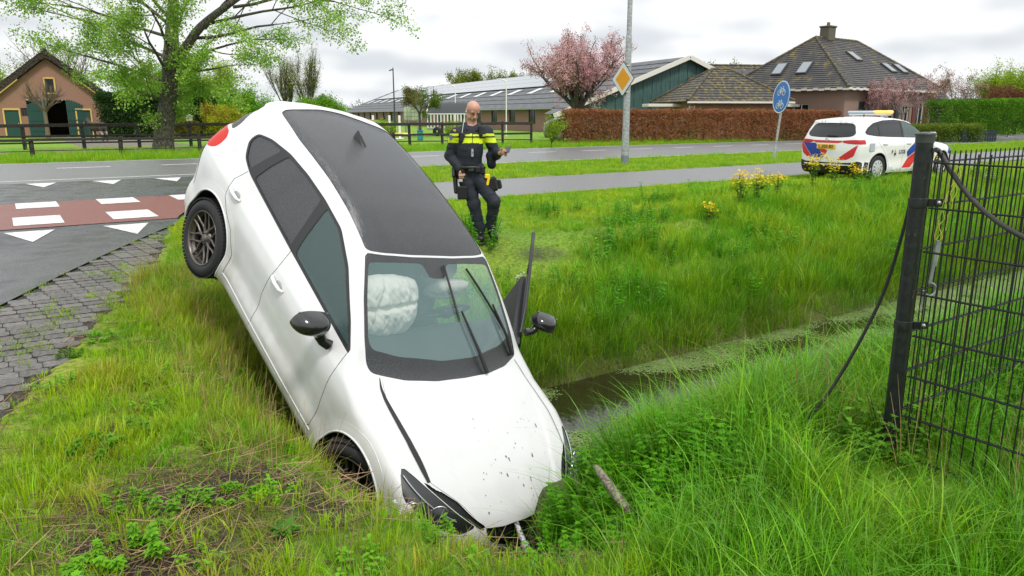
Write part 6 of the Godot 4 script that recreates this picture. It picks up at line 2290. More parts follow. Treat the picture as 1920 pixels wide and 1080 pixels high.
func mesh_panel(called: String, label: String, xf: Transform3D, length: float, h: float, group: String) -> void:
	var root := thing(called, label, "fence panel", xf, group)
	var coat := mat(0.006, 0.007, 0.008, 0.5)
	var rod := MB.new()
	rod.tube([Vector3(0, 0.0, 0), Vector3(0, h + 0.055, 0)], 0.0034, 5)
	var rm := rod.mesh()
	var n := int(length / 0.05)
	for i in n: obj("upright_rod", rm, coat, root, Transform3D(Basis.IDENTITY, Vector3(0.03 + 0.05 * i, 0, 0)))
	var k := int(h / 0.2)
	for j in k + 1:
		for s in [-1.0, 1.0]:
			var b := MB.new()
			b.tube([Vector3(0.0, 0.04 + 0.2 * j, 0.0065 * s), Vector3(length, 0.04 + 0.2 * j, 0.0065 * s)], 0.0038, 5)
			obj("cross_rod", b, coat, root)

func build_mesh_fence() -> void:
	var base := Vector3(1.852, -0.10, -3.40)
	var top := Vector3(1.846, 1.535, -3.40)
	var root := thing("fence_post", "round black steel fence post standing at the corner of the wire mesh fence", "post", Transform3D(Basis.IDENTITY, base))
	var paintm := textured(noise_tex(101, 0.03, [[0.12, Color(0.07, 0.06, 0.05)], [0.22, Color(0.006, 0.008, 0.010)], [0.8, Color(0.011, 0.013, 0.016)]], 512, 5), 1.3, 0.42, bump_tex(102, 0.06, 2.0, 256, 4), 0.25)
	paintm.uv1_scale = Vector3(2.0, 0.9, 2.0)
	var ax := (top - base)
	var b := MB.new()
	b.tube([Vector3(0, -0.3, 0), ax * 0.5, ax], 0.036, 28)
	obj("tube", b, paintm, root)
	var up := ax.normalized()
	var qb := Basis(Quaternion(Vector3.UP, up))
	b = MB.new()
	b.lathe([Vector2(0.039, -0.035), Vector2(0.0405, -0.004), Vector2(0.044, 0.0), Vector2(0.044, 0.006), Vector2(0.038, 0.010), Vector2(0.001, 0.013)], 28, Transform3D(qb, ax))
	obj("cap", b, mat(0.05, 0.055, 0.06, 0.4), root)
	for t in [0.815, 0.462]:
		b = MB.new()
		b.lathe([Vector2(0.0370, -0.022), Vector2(0.0405, -0.020), Vector2(0.0405, 0.020), Vector2(0.0370, 0.022)], 28, Transform3D(qb, ax * t))
		b.box(ax * t + qb * Vector3(0.075, 0, 0.01), Vector3(0.07, 0.036, 0.008), qb, 0.002)
		var cl := obj("clamp", b, paintm, root)
		b = MB.new()
		b.lathe([Vector2(0.011, 0), Vector2(0.011, 0.01), Vector2(0.001, 0.012)], 6, Transform3D(qb * Basis(Vector3.RIGHT, PI / 2), ax * t + qb * Vector3(0.085, 0, 0.014)))
		obj("bolt", b, M.steel, cl)
	# one panel comes towards the viewer, the other runs away along the ditch
	var foot := base + ax * 0.045
	var lean := Basis(Vector3(0, 0, 1), 0.0)
	var shear_up := up
	var d1 := Vector3(0.565, 0.0, 0.825).normalized()
	var d2 := Vector3(0.83, 0.0, -0.56).normalized()
	mesh_panel("mesh_fence_panel", "black wire mesh fence panel coming forward from the black post", Transform3D(Basis(d1, shear_up, d1.cross(shear_up)).orthonormalized(), foot + d1 * 0.05), 2.5, 1.43, "black wire mesh fence panels")
	for k in 3:
		mesh_panel("mesh_fence_panel", ["black wire mesh fence panel going back from the black post along the ditch", "second black wire mesh fence panel back along the ditch", "third and last black wire mesh fence panel along the ditch"][k], Transform3D(Basis(d2, shear_up, d2.cross(shear_up)).orthonormalized(), foot + d2 * (0.05 + 2.55 * k)), 2.5, 1.43, "black wire mesh fence panels")
	# cable: down from the top of the post into the grass, and over the panel to the right
	var cable := mat(0.014, 0.013, 0.012, 0.55)
	b = MB.new()
	var pts := spline([Vector3(1.895, 1.445, -3.44), Vector3(1.888, 1.418, -3.5), Vector3(1.901, 1.303, -3.55), Vector3(1.897, 1.04, -3.6), Vector3(1.844, 0.678, -3.65), Vector3(1.645, 0.222, -3.65), Vector3(1.436, -0.06, -3.65), Vector3(1.36, -0.12, -3.66)])
	b.tube(pts, 0.0085, 8)
	tag(obj("hanging_cable", b, cable), "thin black cable hanging from the fence post down into the grass", "cable")
	b = MB.new()
	pts = spline([Vector3(1.875, 1.47, -3.36), Vector3(1.918, 1.458, -3.40), Vector3(1.935, 1.359, -3.29), Vector3(1.997, 1.232, -3.17), Vector3(2.075, 1.129, -2.95), Vector3(2.35, 0.96, -2.55)])
	b.tube(pts, 0.011, 8)
	tag(obj("slanting_cable", b, mat(0.03, 0.027, 0.025, 0.5)), "thicker black cable slanting down across the wire mesh from the post top", "cable")
	# galvanised hook hung from yellow string
	root = thing("hanging_hook", "galvanised rod with a hook hanging beside the fence post on yellow string", "hook", Transform3D(Basis.IDENTITY, base + ax * 0.61 + Vector3(0.075, 0, 0.05)))
	b = MB.new()
	b.tube([Vector3(0.01, 0.17, 0), Vector3(0.004, 0.05, 0), Vector3(-0.002, -0.03, 0)], 0.008, 8)
	b.tube([Vector3(0.018, 0.16, 0.004), Vector3(0.010, 0.05, 0.004)], 0.006, 8)
	pts = []
	for i in 13:
		var a := lerpf(PI * 0.5, PI * 1.95, i / 12.0)
		pts.append(Vector3(0.002 + 0.028 * cos(a) * -1.0, -0.06 + 0.03 * sin(a), 0.0))
	b.tube(pts, 0.0055, 8)
	b.tube([Vector3(-0.026, -0.08, 0), Vector3(-0.03, -0.16, 0)], 0.004, 6)
	obj("hook", b, M.galv, root)
	b = MB.new()
	for k in 4:
		pts = []
		for i in 14:
			var t := i / 13.0
			pts.append(Vector3(0.012, 0.17, 0.0).lerp(Vector3(0.06, 0.50, -0.01), t) + Vector3(0.018 * sin(t * 9.0 + k * 2.0), 0, 0.012 * cos(t * 8.0 + k)))
		b.tube(pts, 0.0018, 5)
	obj("string", b, mat(0.50, 0.46, 0.08, 0.8), root)

# ---- trees: limbs grow and fork, twigs carry clusters of leaves
func grow(b: MB, at: Vector3, dir: Vector3, length: float, r: float, depth: int, tips: Array, o: Dictionary) -> void:
	var segs := 5 if depth > 1 else 4
	var pts := [at]
	var rr := [r]
	var d := dir.normalized()
	var p := at
	for i in segs:
		d = (d + Vector3(rnd(-1, 1), rnd(-1, 1), rnd(-1, 1)) * o.wiggle + Vector3(0, o.lift, 0) * (0.5 if depth > 1 else 1.0)).normalized()
		p += d * length / segs
		pts.append(p)
		rr.append(r * lerpf(1.0, o.taper, (i + 1.0) / segs))
		if depth == 0 or depth == 1 and i > 1: tips.append([p, d])
	b.tube(pts, rr, 7 if depth > 1 else (4 if depth == 1 else 3), false)
	if depth == 0: return
	var n: int = o.kids
	for k in n:
		var t := rnd(o.first, 1.0) if k < n - 1 else 1.0
		var f := t * segs
		var i := mini(int(f), segs - 1)
		var q: Vector3 = (pts[i] as Vector3).lerp(pts[i + 1], f - i)
		var axis := d.cross(Vector3(rnd(-1, 1), rnd(-1, 1), rnd(-1, 1))).normalized()
		var kd := d.rotated(axis, rnd(o.spread * 0.55, o.spread) if k < n - 1 else rnd(0, 0.3))
		grow(b, q, kd, length * rnd(o.shrink * 0.8, o.shrink * 1.1), maxf(r * o.taper * rnd(0.55, 0.85), 0.004), depth - 1, tips, o)

func clothe(root: Node3D, tips: Array, cluster: MB, per: int, spread: float, size: float, tone: Callable, called := "crown", m: Material = null) -> void:
	var xf := []
	var cl := []
	for t in tips:
		for k in per:
			var p: Vector3 = t[0] + Vector3(rnd(-1, 1), rnd(-1, 1), rnd(-1, 1)) * spread
			xf.append(Transform3D(Basis.from_euler(Vector3(rnd(0, TAU), rnd(0, TAU), rnd(0, TAU))).scaled(Vector3.ONE * size * rnd(0.6, 1.3)), p))
			cl.append(tone.call(p))
	multi(called, cluster, m if m else M.leaf, xf, cl, root)

func tree(called: String, label: String, base: Vector3, h: float, o: Dictionary, cluster: MB, per: int, spread: float, size: float, tone: Callable, group := "", category := "tree") -> Node3D:
	var root := thing(called, label, category, Transform3D(Basis.IDENTITY, base), group)
	var b := MB.new()
	var tips := []
	var r: float = o.get("radius", h * 0.018)
	var stem: float = o.get("stem", 0.3)
	var lean: Vector3 = o.get("lean", Vector3.ZERO)
	var top := Vector3(0, h * stem, 0) + lean
	b.tube([Vector3(0, -0.1, 0), Vector3(rnd(-0.03, 0.03) * h * 0.2, h * stem * 0.5, 0) + lean * 0.4, top], [r * 1.35, r * 1.02, r * 0.9], 10, false)
	var limbs: int = o.get("limbs", 5)
	for k in limbs:
		var a := TAU * k / limbs + rnd(-0.4, 0.4)
		var up: float = rnd(o.get("up0", 0.6), o.get("up1", 1.6))
		var at := top.lerp(Vector3.ZERO, rnd(0.0, o.get("drop", 0.15)))
		grow(b, at, Vector3(cos(a), up, sin(a)), h * (1.0 - stem) * rnd(0.42, 0.6), r * 0.55, o.get("depth", 2), tips, o)
	obj("trunk", b, o.get("bark", M.bark), root)
	if per > 0: clothe(root, tips, cluster, per, spread, size, tone)
	return root

func build_trees() -> void:
	var soft := {"wiggle": 0.16, "lift": 0.05, "taper": 0.55, "kids": 4, "first": 0.3, "spread": 0.95, "shrink": 0.62}
	# the big poplar by the road: a leaning main stem, a strong fork to the right, sprays of young leaves all round
	var root := thing("poplar_tree", "large poplar with sprays of fresh leaves at the roadside fence", "tree", Transform3D(Basis.IDENTITY, Vector3(-15.73, 0, -34.26)))
	var b := MB.new()
	var tips := []
	var o := {"wiggle": 0.13, "lift": 0.01, "taper": 0.5, "kids": 4, "first": 0.25, "spread": 0.8, "shrink": 0.6}
	b.tube(spline([Vector3(-0.05, -0.2, 0), Vector3(0.02, 0.35, 0), Vector3(0.12, 1.0, 0), Vector3(0.48, 2.4, 0.05), Vector3(0.78, 4.1, 0.1), Vector3(0.95, 5.6, 0.0), Vector3(1.1, 7.2, -0.2), Vector3(1.3, 9.6, -0.2), Vector3(1.2, 11.6, 0)], 4),
		[0.672, 0.554, 0.504, 0.479, 0.454, 0.445, 0.437, 0.428, 0.42, 0.403, 0.386, 0.374, 0.361, 0.353, 0.344, 0.336, 0.328, 0.311, 0.294, 0.277, 0.26, 0.244, 0.227, 0.21, 0.185, 0.168, 0.151, 0.134, 0.118, 0.101, 0.084, 0.0672, 0.042], 14, false)
	b.tube(spline([Vector3(0.85, 3.9, 0.1), Vector3(1.5, 4.4, 0.3), Vector3(2.3, 5.3, 0.4), Vector3(3.7, 6.25, 0.5), Vector3(5.4, 7.2, 0.6)], 4), [0.26, 0.25, 0.24, 0.23, 0.22, 0.21, 0.20, 0.19, 0.18, 0.17, 0.16, 0.15, 0.13, 0.11, 0.09, 0.07, 0.05], 10, false)
	for q in [[0.9, 4.9, -0.9, 0.25, 0.2, 5.2], [0.7, 4.0, -1.0, 0.55, -0.2, 4.6], [0.55, 3.0, -1.0, 0.45, 0.3, 3.6], [0.5, 2.6, -0.8, 0.55, -0.6, 3.2], [0.9, 5.4, -0.75, 0.75, 0.1, 4.6],
			[0.95, 5.6, -0.4, 0.8, 0.6, 4.0], [0.95, 5.2, 0.3, 0.8, 0.8, 3.8], [1.9, 4.9, 0.9, -0.05, 0.3, 4.2], [2.6, 5.5, 1.0, 0.15, 0.2, 4.4], [3.6, 6.2, 1.0, 0.1, -0.2, 4.2], [4.6, 6.8, 1.0, -0.02, 0.1, 4.0], [2.3, 5.3, 0.5, 0.8, -0.3, 3.6],
			[0.6, 3.2, 0.9, 0.25, 0.4, 3.2], [0.75, 3.8, 1.0, 0.35, -0.4, 3.4], [0.35, 2.1, 0.7, 0.35, 0.6, 2.0], [0.4, 2.2, -0.6, 0.25, 0.7, 2.0], [0.6, 3.4, 0.1, 0.45, 1.0, 2.8], [0.8, 4.4, 0.1, 0.5, 1.0, 3.2], [1.0, 6.6, -0.6, 0.7, 0.4, 4.0], [1.1, 7.4, 0.6, 0.8, 0.3, 3.6], [1.2, 8.8, -0.4, 0.9, -0.3, 3.0], [1.2, 9.6, 0.5, 0.9, 0.2, 2.6], [0.9, 5.0, -0.2, 0.6, -1.0, 3.6]]:
		grow(b, Vector3(q[0], q[1], 0.1 * signf(q[4])), Vector3(q[2], q[3], q[4]), q[5] * rnd(0.9, 1.05), 0.075, 2, tips, o)
	# short shoots straight out of the trunk
	for k in 30:
		var y := rnd(1.2, 4.6)
		var a := rnd(0, TAU)
		grow(b, Vector3(0.1 + 0.17 * y, y, 0) + Vector3(cos(a), 0, sin(a)) * 0.35, Vector3(cos(a), 0.5, sin(a)), rnd(0.4, 0.9), 0.014, 0, tips, o)
	obj("trunk", b, M.bark, root)
	var pl := leaf_cluster(9, 0.105, 0.17)
	clothe(root, tips, pl, 5, 0.24, 1.0, func(p: Vector3): return Color(0.19, 0.44, 0.03).lerp(Color(0.46, 0.64, 0.12), rnd(0, 1)) * (0.65 + 0.5 * rnd(0, 1)))

	# the pink cherry behind the hedge
	var blossom := leaf_cluster(10, 0.075, 0.11)
	var pink := func(_p): return (Color(0.74, 0.38, 0.42).lerp(Color(0.90, 0.64, 0.66), rnd(0, 1)) if rnd(0, 1) < 0.82 else Color(0.30, 0.14, 0.06).lerp(Color(0.30, 0.20, 0.05), rnd(0, 1))) * rnd(0.65, 1.15)
	tree("cherry_tree", "large pink blossoming cherry tree behind the brown hedge", Vector3(3.9, 0, -46.5), 7.4, {"wiggle": 0.14, "lift": 0.05, "taper": 0.55, "kids": 5, "first": 0.2, "spread": 0.9, "shrink": 0.64, "radius": 0.28, "stem": 0.27, "limbs": 11, "up0": 0.35, "up1": 2.4, "drop": 0.2}, blossom, 5, 0.25, 1.1, pink)
	var pale := func(_p): return (Color(0.66, 0.38, 0.37).lerp(Color(0.80, 0.58, 0.56), rnd(0, 1)) if rnd(0, 1) < 0.75 else Color(0.26, 0.11, 0.07)) * rnd(0.65, 1.1)
	var slim := {"wiggle": 0.16, "lift": 0.06, "taper": 0.55, "kids": 4, "first": 0.25, "spread": 0.95, "shrink": 0.60, "radius": 0.08, "stem": 0.34, "limbs": 6, "up0": 0.35, "up1": 1.8, "bark": mat(0.20, 0.17, 0.15, 0.8)}
	tree("flowering_cherry", "pale pink cherry tree in front of the corner of the farmhouse", Vector3(26.9, 0, -52.8), 5.3, slim, blossom, 3, 0.20, 0.85, pale, "pale pink garden cherries")
	tree("flowering_cherry", "slender pink cherry tree with a bare stem in front of the green hedge", Vector3(29.2, 0.2, -51.0), 4.9, slim, blossom, 2, 0.20, 0.85, func(_p): return (Color(0.62, 0.34, 0.32).lerp(Color(0.74, 0.52, 0.46), rnd(0, 1)) if rnd(0, 1) < 0.5 else Color(0.20, 0.15, 0.04)) * rnd(0.65, 1.1), "pale pink garden cherries")
	tree("blossom_shrub", "small upright pale pink shrub against the farmhouse wall", Vector3(24.4, 0, -52.0), 4.0, {"wiggle": 0.12, "lift": 0.2, "taper": 0.6, "kids": 4, "first": 0.2, "spread": 0.5, "shrink": 0.6, "radius": 0.05, "stem": 0.3, "limbs": 4, "up0": 1.4, "up1": 3.0}, blossom, 3, 0.16, 0.8, pale, "", "shrub")

	# small trees and shrubs about the farm
	var fresh := leaf_cluster(9, 0.09, 0.20)
	var lime := func(_p): return Color(0.20, 0.38, 0.015).lerp(Color(0.44, 0.56, 0.035), rnd(0, 1)) * rnd(0.7, 1.15)
	var mid := func(_p): return Color(0.10, 0.29, 0.015).lerp(Color(0.27, 0.49, 0.025), rnd(0, 1)) * rnd(0.7, 1.15)
	var olive := func(_p): return Color(0.13, 0.19, 0.02).lerp(Color(0.33, 0.37, 0.05), rnd(0, 1)) * rnd(0.7, 1.1)
	tree("pear_tree", "small round-headed tree with pinkish and green leaves by the white tank", Vector3(-7.0, 0, -58.0), 4.5, {"wiggle": 0.15, "lift": 0.05, "taper": 0.55, "kids": 4, "first": 0.2, "spread": 0.9, "shrink": 0.55, "radius": 0.09, "stem": 0.42, "limbs": 7, "up0": 0.2, "up1": 1.8}, fresh, 3, 0.16, 0.8, func(p): return (Color(0.30, 0.20, 0.12) if rnd(0, 1) < 0.45 and p.x < 0.3 else Color(0.10, 0.20, 0.02).lerp(Color(0.22, 0.30, 0.03), rnd(0, 1))) * rnd(0.7, 1.1))
	for q in [[2.05, -39.4, 2.0, "leafy young shrub at the fence end beside the brown hedge"], [-3.4, -42.5, 1.7, "light green shrub behind the shoulder of the police officer"], [-6.7, -40.5, 1.5, "thin grey-green shrub at the meadow fence"]]:
		tree("young_shrub", q[3], Vector3(q[0], 0, q[1]), q[2], {"wiggle": 0.14, "lift": 0.15, "taper": 0.6, "kids": 4, "first": 0.15, "spread": 0.6, "shrink": 0.6, "radius": 0.03, "stem": 0.12, "limbs": 7, "up0": 0.8, "up1": 2.6, "depth": 1}, fresh, 3, 0.14, 0.6, lime, "young shrubs along the meadow fence", "shrub")
	for q in [[11.0, -49.5, 2.5, "white blossoming shrub beside the white canopy"], [5.6, -46.2, 2.6, "white blossoming shrub behind the tall lamp post"]]:
		tree("white_shrub", q[3], Vector3(q[0], 0, q[1]), q[2], {"wiggle": 0.14, "lift": 0.12, "taper": 0.6, "kids": 4, "first": 0.15, "spread": 0.7, "shrink": 0.6, "radius": 0.03, "stem": 0.2, "limbs": 6, "up0": 0.5, "up1": 2.2, "depth": 1}, blossom, 3, 0.16, 0.8, func(_p): return (Color(0.72, 0.72, 0.66) if rnd(0, 1) < 0.6 else Color(0.13, 0.24, 0.03)) * rnd(0.8, 1.1), "white blossoming shrubs", "shrub")
	for q in [[12.3, -49.0, 2.1, "small lime-green bush in front of the mossy annex"], [15.6, -50.0, 2.4, "second lime-green bush nearer the farmhouse"]]:
		tree("lime_bush", q[3], Vector3(q[0], 0, q[1]), q[2], {"wiggle": 0.14, "lift": 0.12, "taper": 0.6, "kids": 4, "first": 0.15, "spread": 0.7, "shrink": 0.6, "radius": 0.03, "stem": 0.2, "limbs": 6, "up0": 0.5, "up1": 2.2, "depth": 1}, fresh, 3, 0.14, 0.7, lime, "lime green garden bushes", "shrub")

	# bare young tree before the brick barn, twiggy trees behind it
	var bare := {"wiggle": 0.13, "lift": 0.08, "taper": 0.6, "kids": 6, "first": 0.2, "spread": 0.75, "shrink": 0.62, "radius": 0.13, "stem": 0.42, "limbs": 8, "up0": 0.5, "up1": 1.6, "bark": mat(0.15, 0.115, 0.075, 0.85)}
	tree("bare_tree", "leafless young tree in front of the open barn doors", Vector3(-33.2, 0, -54.5), 4.6, bare, fresh, 0, 0, 0, lime)
	var willow := {"wiggle": 0.12, "lift": 0.10, "taper": 0.55, "kids": 5, "first": 0.2, "spread": 0.7, "shrink": 0.62, "radius": 0.2, "stem": 0.25, "limbs": 7, "up0": 0.8, "up1": 2.6}
	var loose := leaf_cluster(9, 0.14, 0.34)
	tree("birch_tree", "thin yellow-green tree rising behind the thatched roof", Vector3(-44.5, 0, -74), 8.6, willow, loose, 2, 0.5, 0.7, olive, "trees behind the brick barn")
	tree("birch_tree", "pale budding tree at the far side of the brick barn", Vector3(-51.0, 0, -76), 7.2, willow, loose, 2, 0.5, 0.8, lime, "trees behind the brick barn")
	tree("birch_tree", "bare twiggy tree over the ridge of the brick barn", Vector3(-40.5, 0, -70), 8.8, willow, loose, 0, 0.5, 0.7, olive, "trees behind the brick barn")
	tree("birch_tree", "light green tree between the brick barn and the poplar", Vector3(-34.0, 0, -72), 6.6, willow, loose, 3, 0.5, 0.9, mid, "trees behind the brick barn")
	tree("birch_tree", "round spring green tree behind the trunk of the poplar", Vector3(-27.5, 0, -70), 6.4, willow, loose, 3, 0.5, 0.9, lime, "trees behind the brick barn")
	tree("tall_alder", "tall slim half-bare tree rising above the white car", Vector3(-20.6, 0, -78), 8.6, {"wiggle": 0.09, "lift": 0.16, "taper": 0.6, "kids": 6, "first": 0.15, "spread": 0.5, "shrink": 0.55, "radius": 0.14, "stem": 0.2, "limbs": 9, "up0": 1.6, "up1": 4.5}, loose, 1, 0.35, 0.5, olive, "half-bare alders")
	tree("tall_alder", "second slim half-bare tree, a little lower and further left", Vector3(-23.4, 0, -80), 7.9, {"wiggle": 0.09, "lift": 0.16, "taper": 0.6, "kids": 6, "first": 0.15, "spread": 0.5, "shrink": 0.55, "radius": 0.14, "stem": 0.2, "limbs": 9, "up0": 1.6, "up1": 4.5}, loose, 1, 0.35, 0.5, olive, "half-bare alders")
	var bush := {"wiggle": 0.16, "lift": 0.04, "taper": 0.6, "kids": 5, "first": 0.15, "spread": 1.0, "shrink": 0.6, "radius": 0.09, "stem": 0.12, "limbs": 9, "up0": 0.3, "up1": 1.8}
	tree("garden_bush", "bright green bushy tree behind the rear of the white car", Vector3(-22.6, 0, -62), 4.4, bush, loose, 4, 0.35, 0.8, func(_p): return Color(0.11, 0.32, 0.012).lerp(Color(0.27, 0.54, 0.02), rnd(0, 1)) * rnd(0.7, 1.15), "garden bushes beyond the paddock")
	tree("garden_bush", "yellow-green bush with orange tips beyond the paddock fence", Vector3(-20.8, 0, -55.5), 2.7, bush, loose, 4, 0.25, 0.6, func(_p): return (Color(0.40, 0.46, 0.02) if rnd(0, 1) < 0.75 else Color(0.36, 0.20, 0.03)) * rnd(0.7, 1.15), "garden bushes beyond the paddock")
	tree("garden_bush", "low rounded golden bush beside the poplar trunk", Vector3(-24.2, 0, -55.0), 1.9, bush, loose, 4, 0.2, 0.5, func(_p): return Color(0.24, 0.22, 0.04) * rnd(0.7, 1.2), "garden bushes beyond the paddock")
	tree("garden_bush", "broad mid green bush at the end of the laurel hedge", Vector3(-26.8, 0, -62), 4.0, bush, loose, 4, 0.35, 0.8, mid, "garden bushes beyond the paddock")
	tree("garden_bush", "darker green bush in front of the half-bare alders", Vector3(-17.4, 0, -70), 3.6, bush, loose, 4, 0.35, 0.8, mid, "garden bushes beyond the paddock")
	# far trees over the roofs and at the right
	var big := leaf_cluster(10, 0.34, 0.75)
	tree("far_oak", "round olive tree showing above the solar roof of the cattle barn", Vector3(-8.2, 0, -178), 13.0, bush.merged({"radius": 0.3, "stem": 0.25}, true), big, 4, 0.7, 0.9, olive, "trees beyond the cattle barn")
	tree("far_oak", "smaller round tree beside it above the cattle barn roof", Vector3(-0.9, 0, -190), 12.9, bush.merged({"radius": 0.3, "stem": 0.45}, true), big, 3, 0.6, 0.8, olive, "trees beyond the cattle barn")
	tree("far_oak", "dark tree at the low far end of the cattle barn", Vector3(-52.0, 0, -205), 7.0, bush.merged({"radius": 0.2, "stem": 0.2}, true), big, 4, 0.7, 0.8, func(_p): return Color(0.04, 0.075, 0.03).lerp(Color(0.09, 0.13, 0.05), rnd(0, 1)), "trees beyond the cattle barn")
	tree("far_oak", "tree top showing between green shed and farmhouse", Vector3(35.0, 0, -122), 10.6, bush.merged({"radius": 0.25, "stem": 0.4}, true), big, 2, 0.6, 0.7, olive, "trees beyond the cattle barn")
	for q in [[47.2, -75, 6.8, "tall fresh green tree behind the clipped green hedge"], [51.5, -76, 6.4, "second fresh green tree further along behind the green hedge"], [38.4, -76, 5.0, "yellow-green tree behind the slender pink cherry"], [57.5, -80, 6.0, "third fresh green tree at the far end of the green hedge"]]:
		tree("field_tree", q[3], Vector3(q[0], 0, q[1]), q[2], willow, loose, 3, 0.4, 0.75, lime if q[0] > 40 else olive, "fresh green trees behind the clipped hedge")
	tree("field_tree", "half-bare thin tree left of the fresh green trees", Vector3(41.5, 0, -80), 6.2, willow, loose, 1, 0.4, 0.4, olive, "fresh green trees behind the clipped hedge")
	tree("copper_bush", "rounded copper-brown bush rising over the clipped green hedge", Vector3(43.5, 0, -66), 4.4, bush, loose, 4, 0.35, 0.75, func(_p): return Color(0.13, 0.045, 0.025).lerp(Color(0.24, 0.10, 0.045), rnd(0, 1)) * rnd(0.8, 1.1), "copper bushes", "shrub")
	tree("copper_bush", "second copper-brown bush over the green hedge, nearer the road", Vector3(39.5, 0, -64), 3.7, bush, loose, 4, 0.35, 0.75, func(_p): return Color(0.13, 0.045, 0.025).lerp(Color(0.22, 0.09, 0.04), rnd(0, 1)) * rnd(0.8, 1.1), "copper bushes", "shrub")
	# a long low line of woods on the horizon
	var wood := []
	var wc := []
	for k in 2600:
		var a := rnd(-0.95, 0.95)
		var dd := rnd(380.0, 430.0)
		var hh := 5.0 + 4.0 * (gn1.get_noise_2d(a * 30.0, 2.0) + 0.5)
		wood.append(Transform3D(Basis.from_euler(Vector3(rnd(0, TAU), rnd(0, TAU), 0)).scaled(Vector3.ONE * rnd(1.4, 2.6)), Vector3(sin(a) * dd, rnd(0.5, hh), -cos(a) * dd)))
		wc.append(Color(0.05, 0.075, 0.045).lerp(Color(0.10, 0.12, 0.07), rnd(0, 1)))
	multi("distant_woods", big, M.leaf, wood, wc).set_meta("label", "low line of woods on the horizon behind the farms")

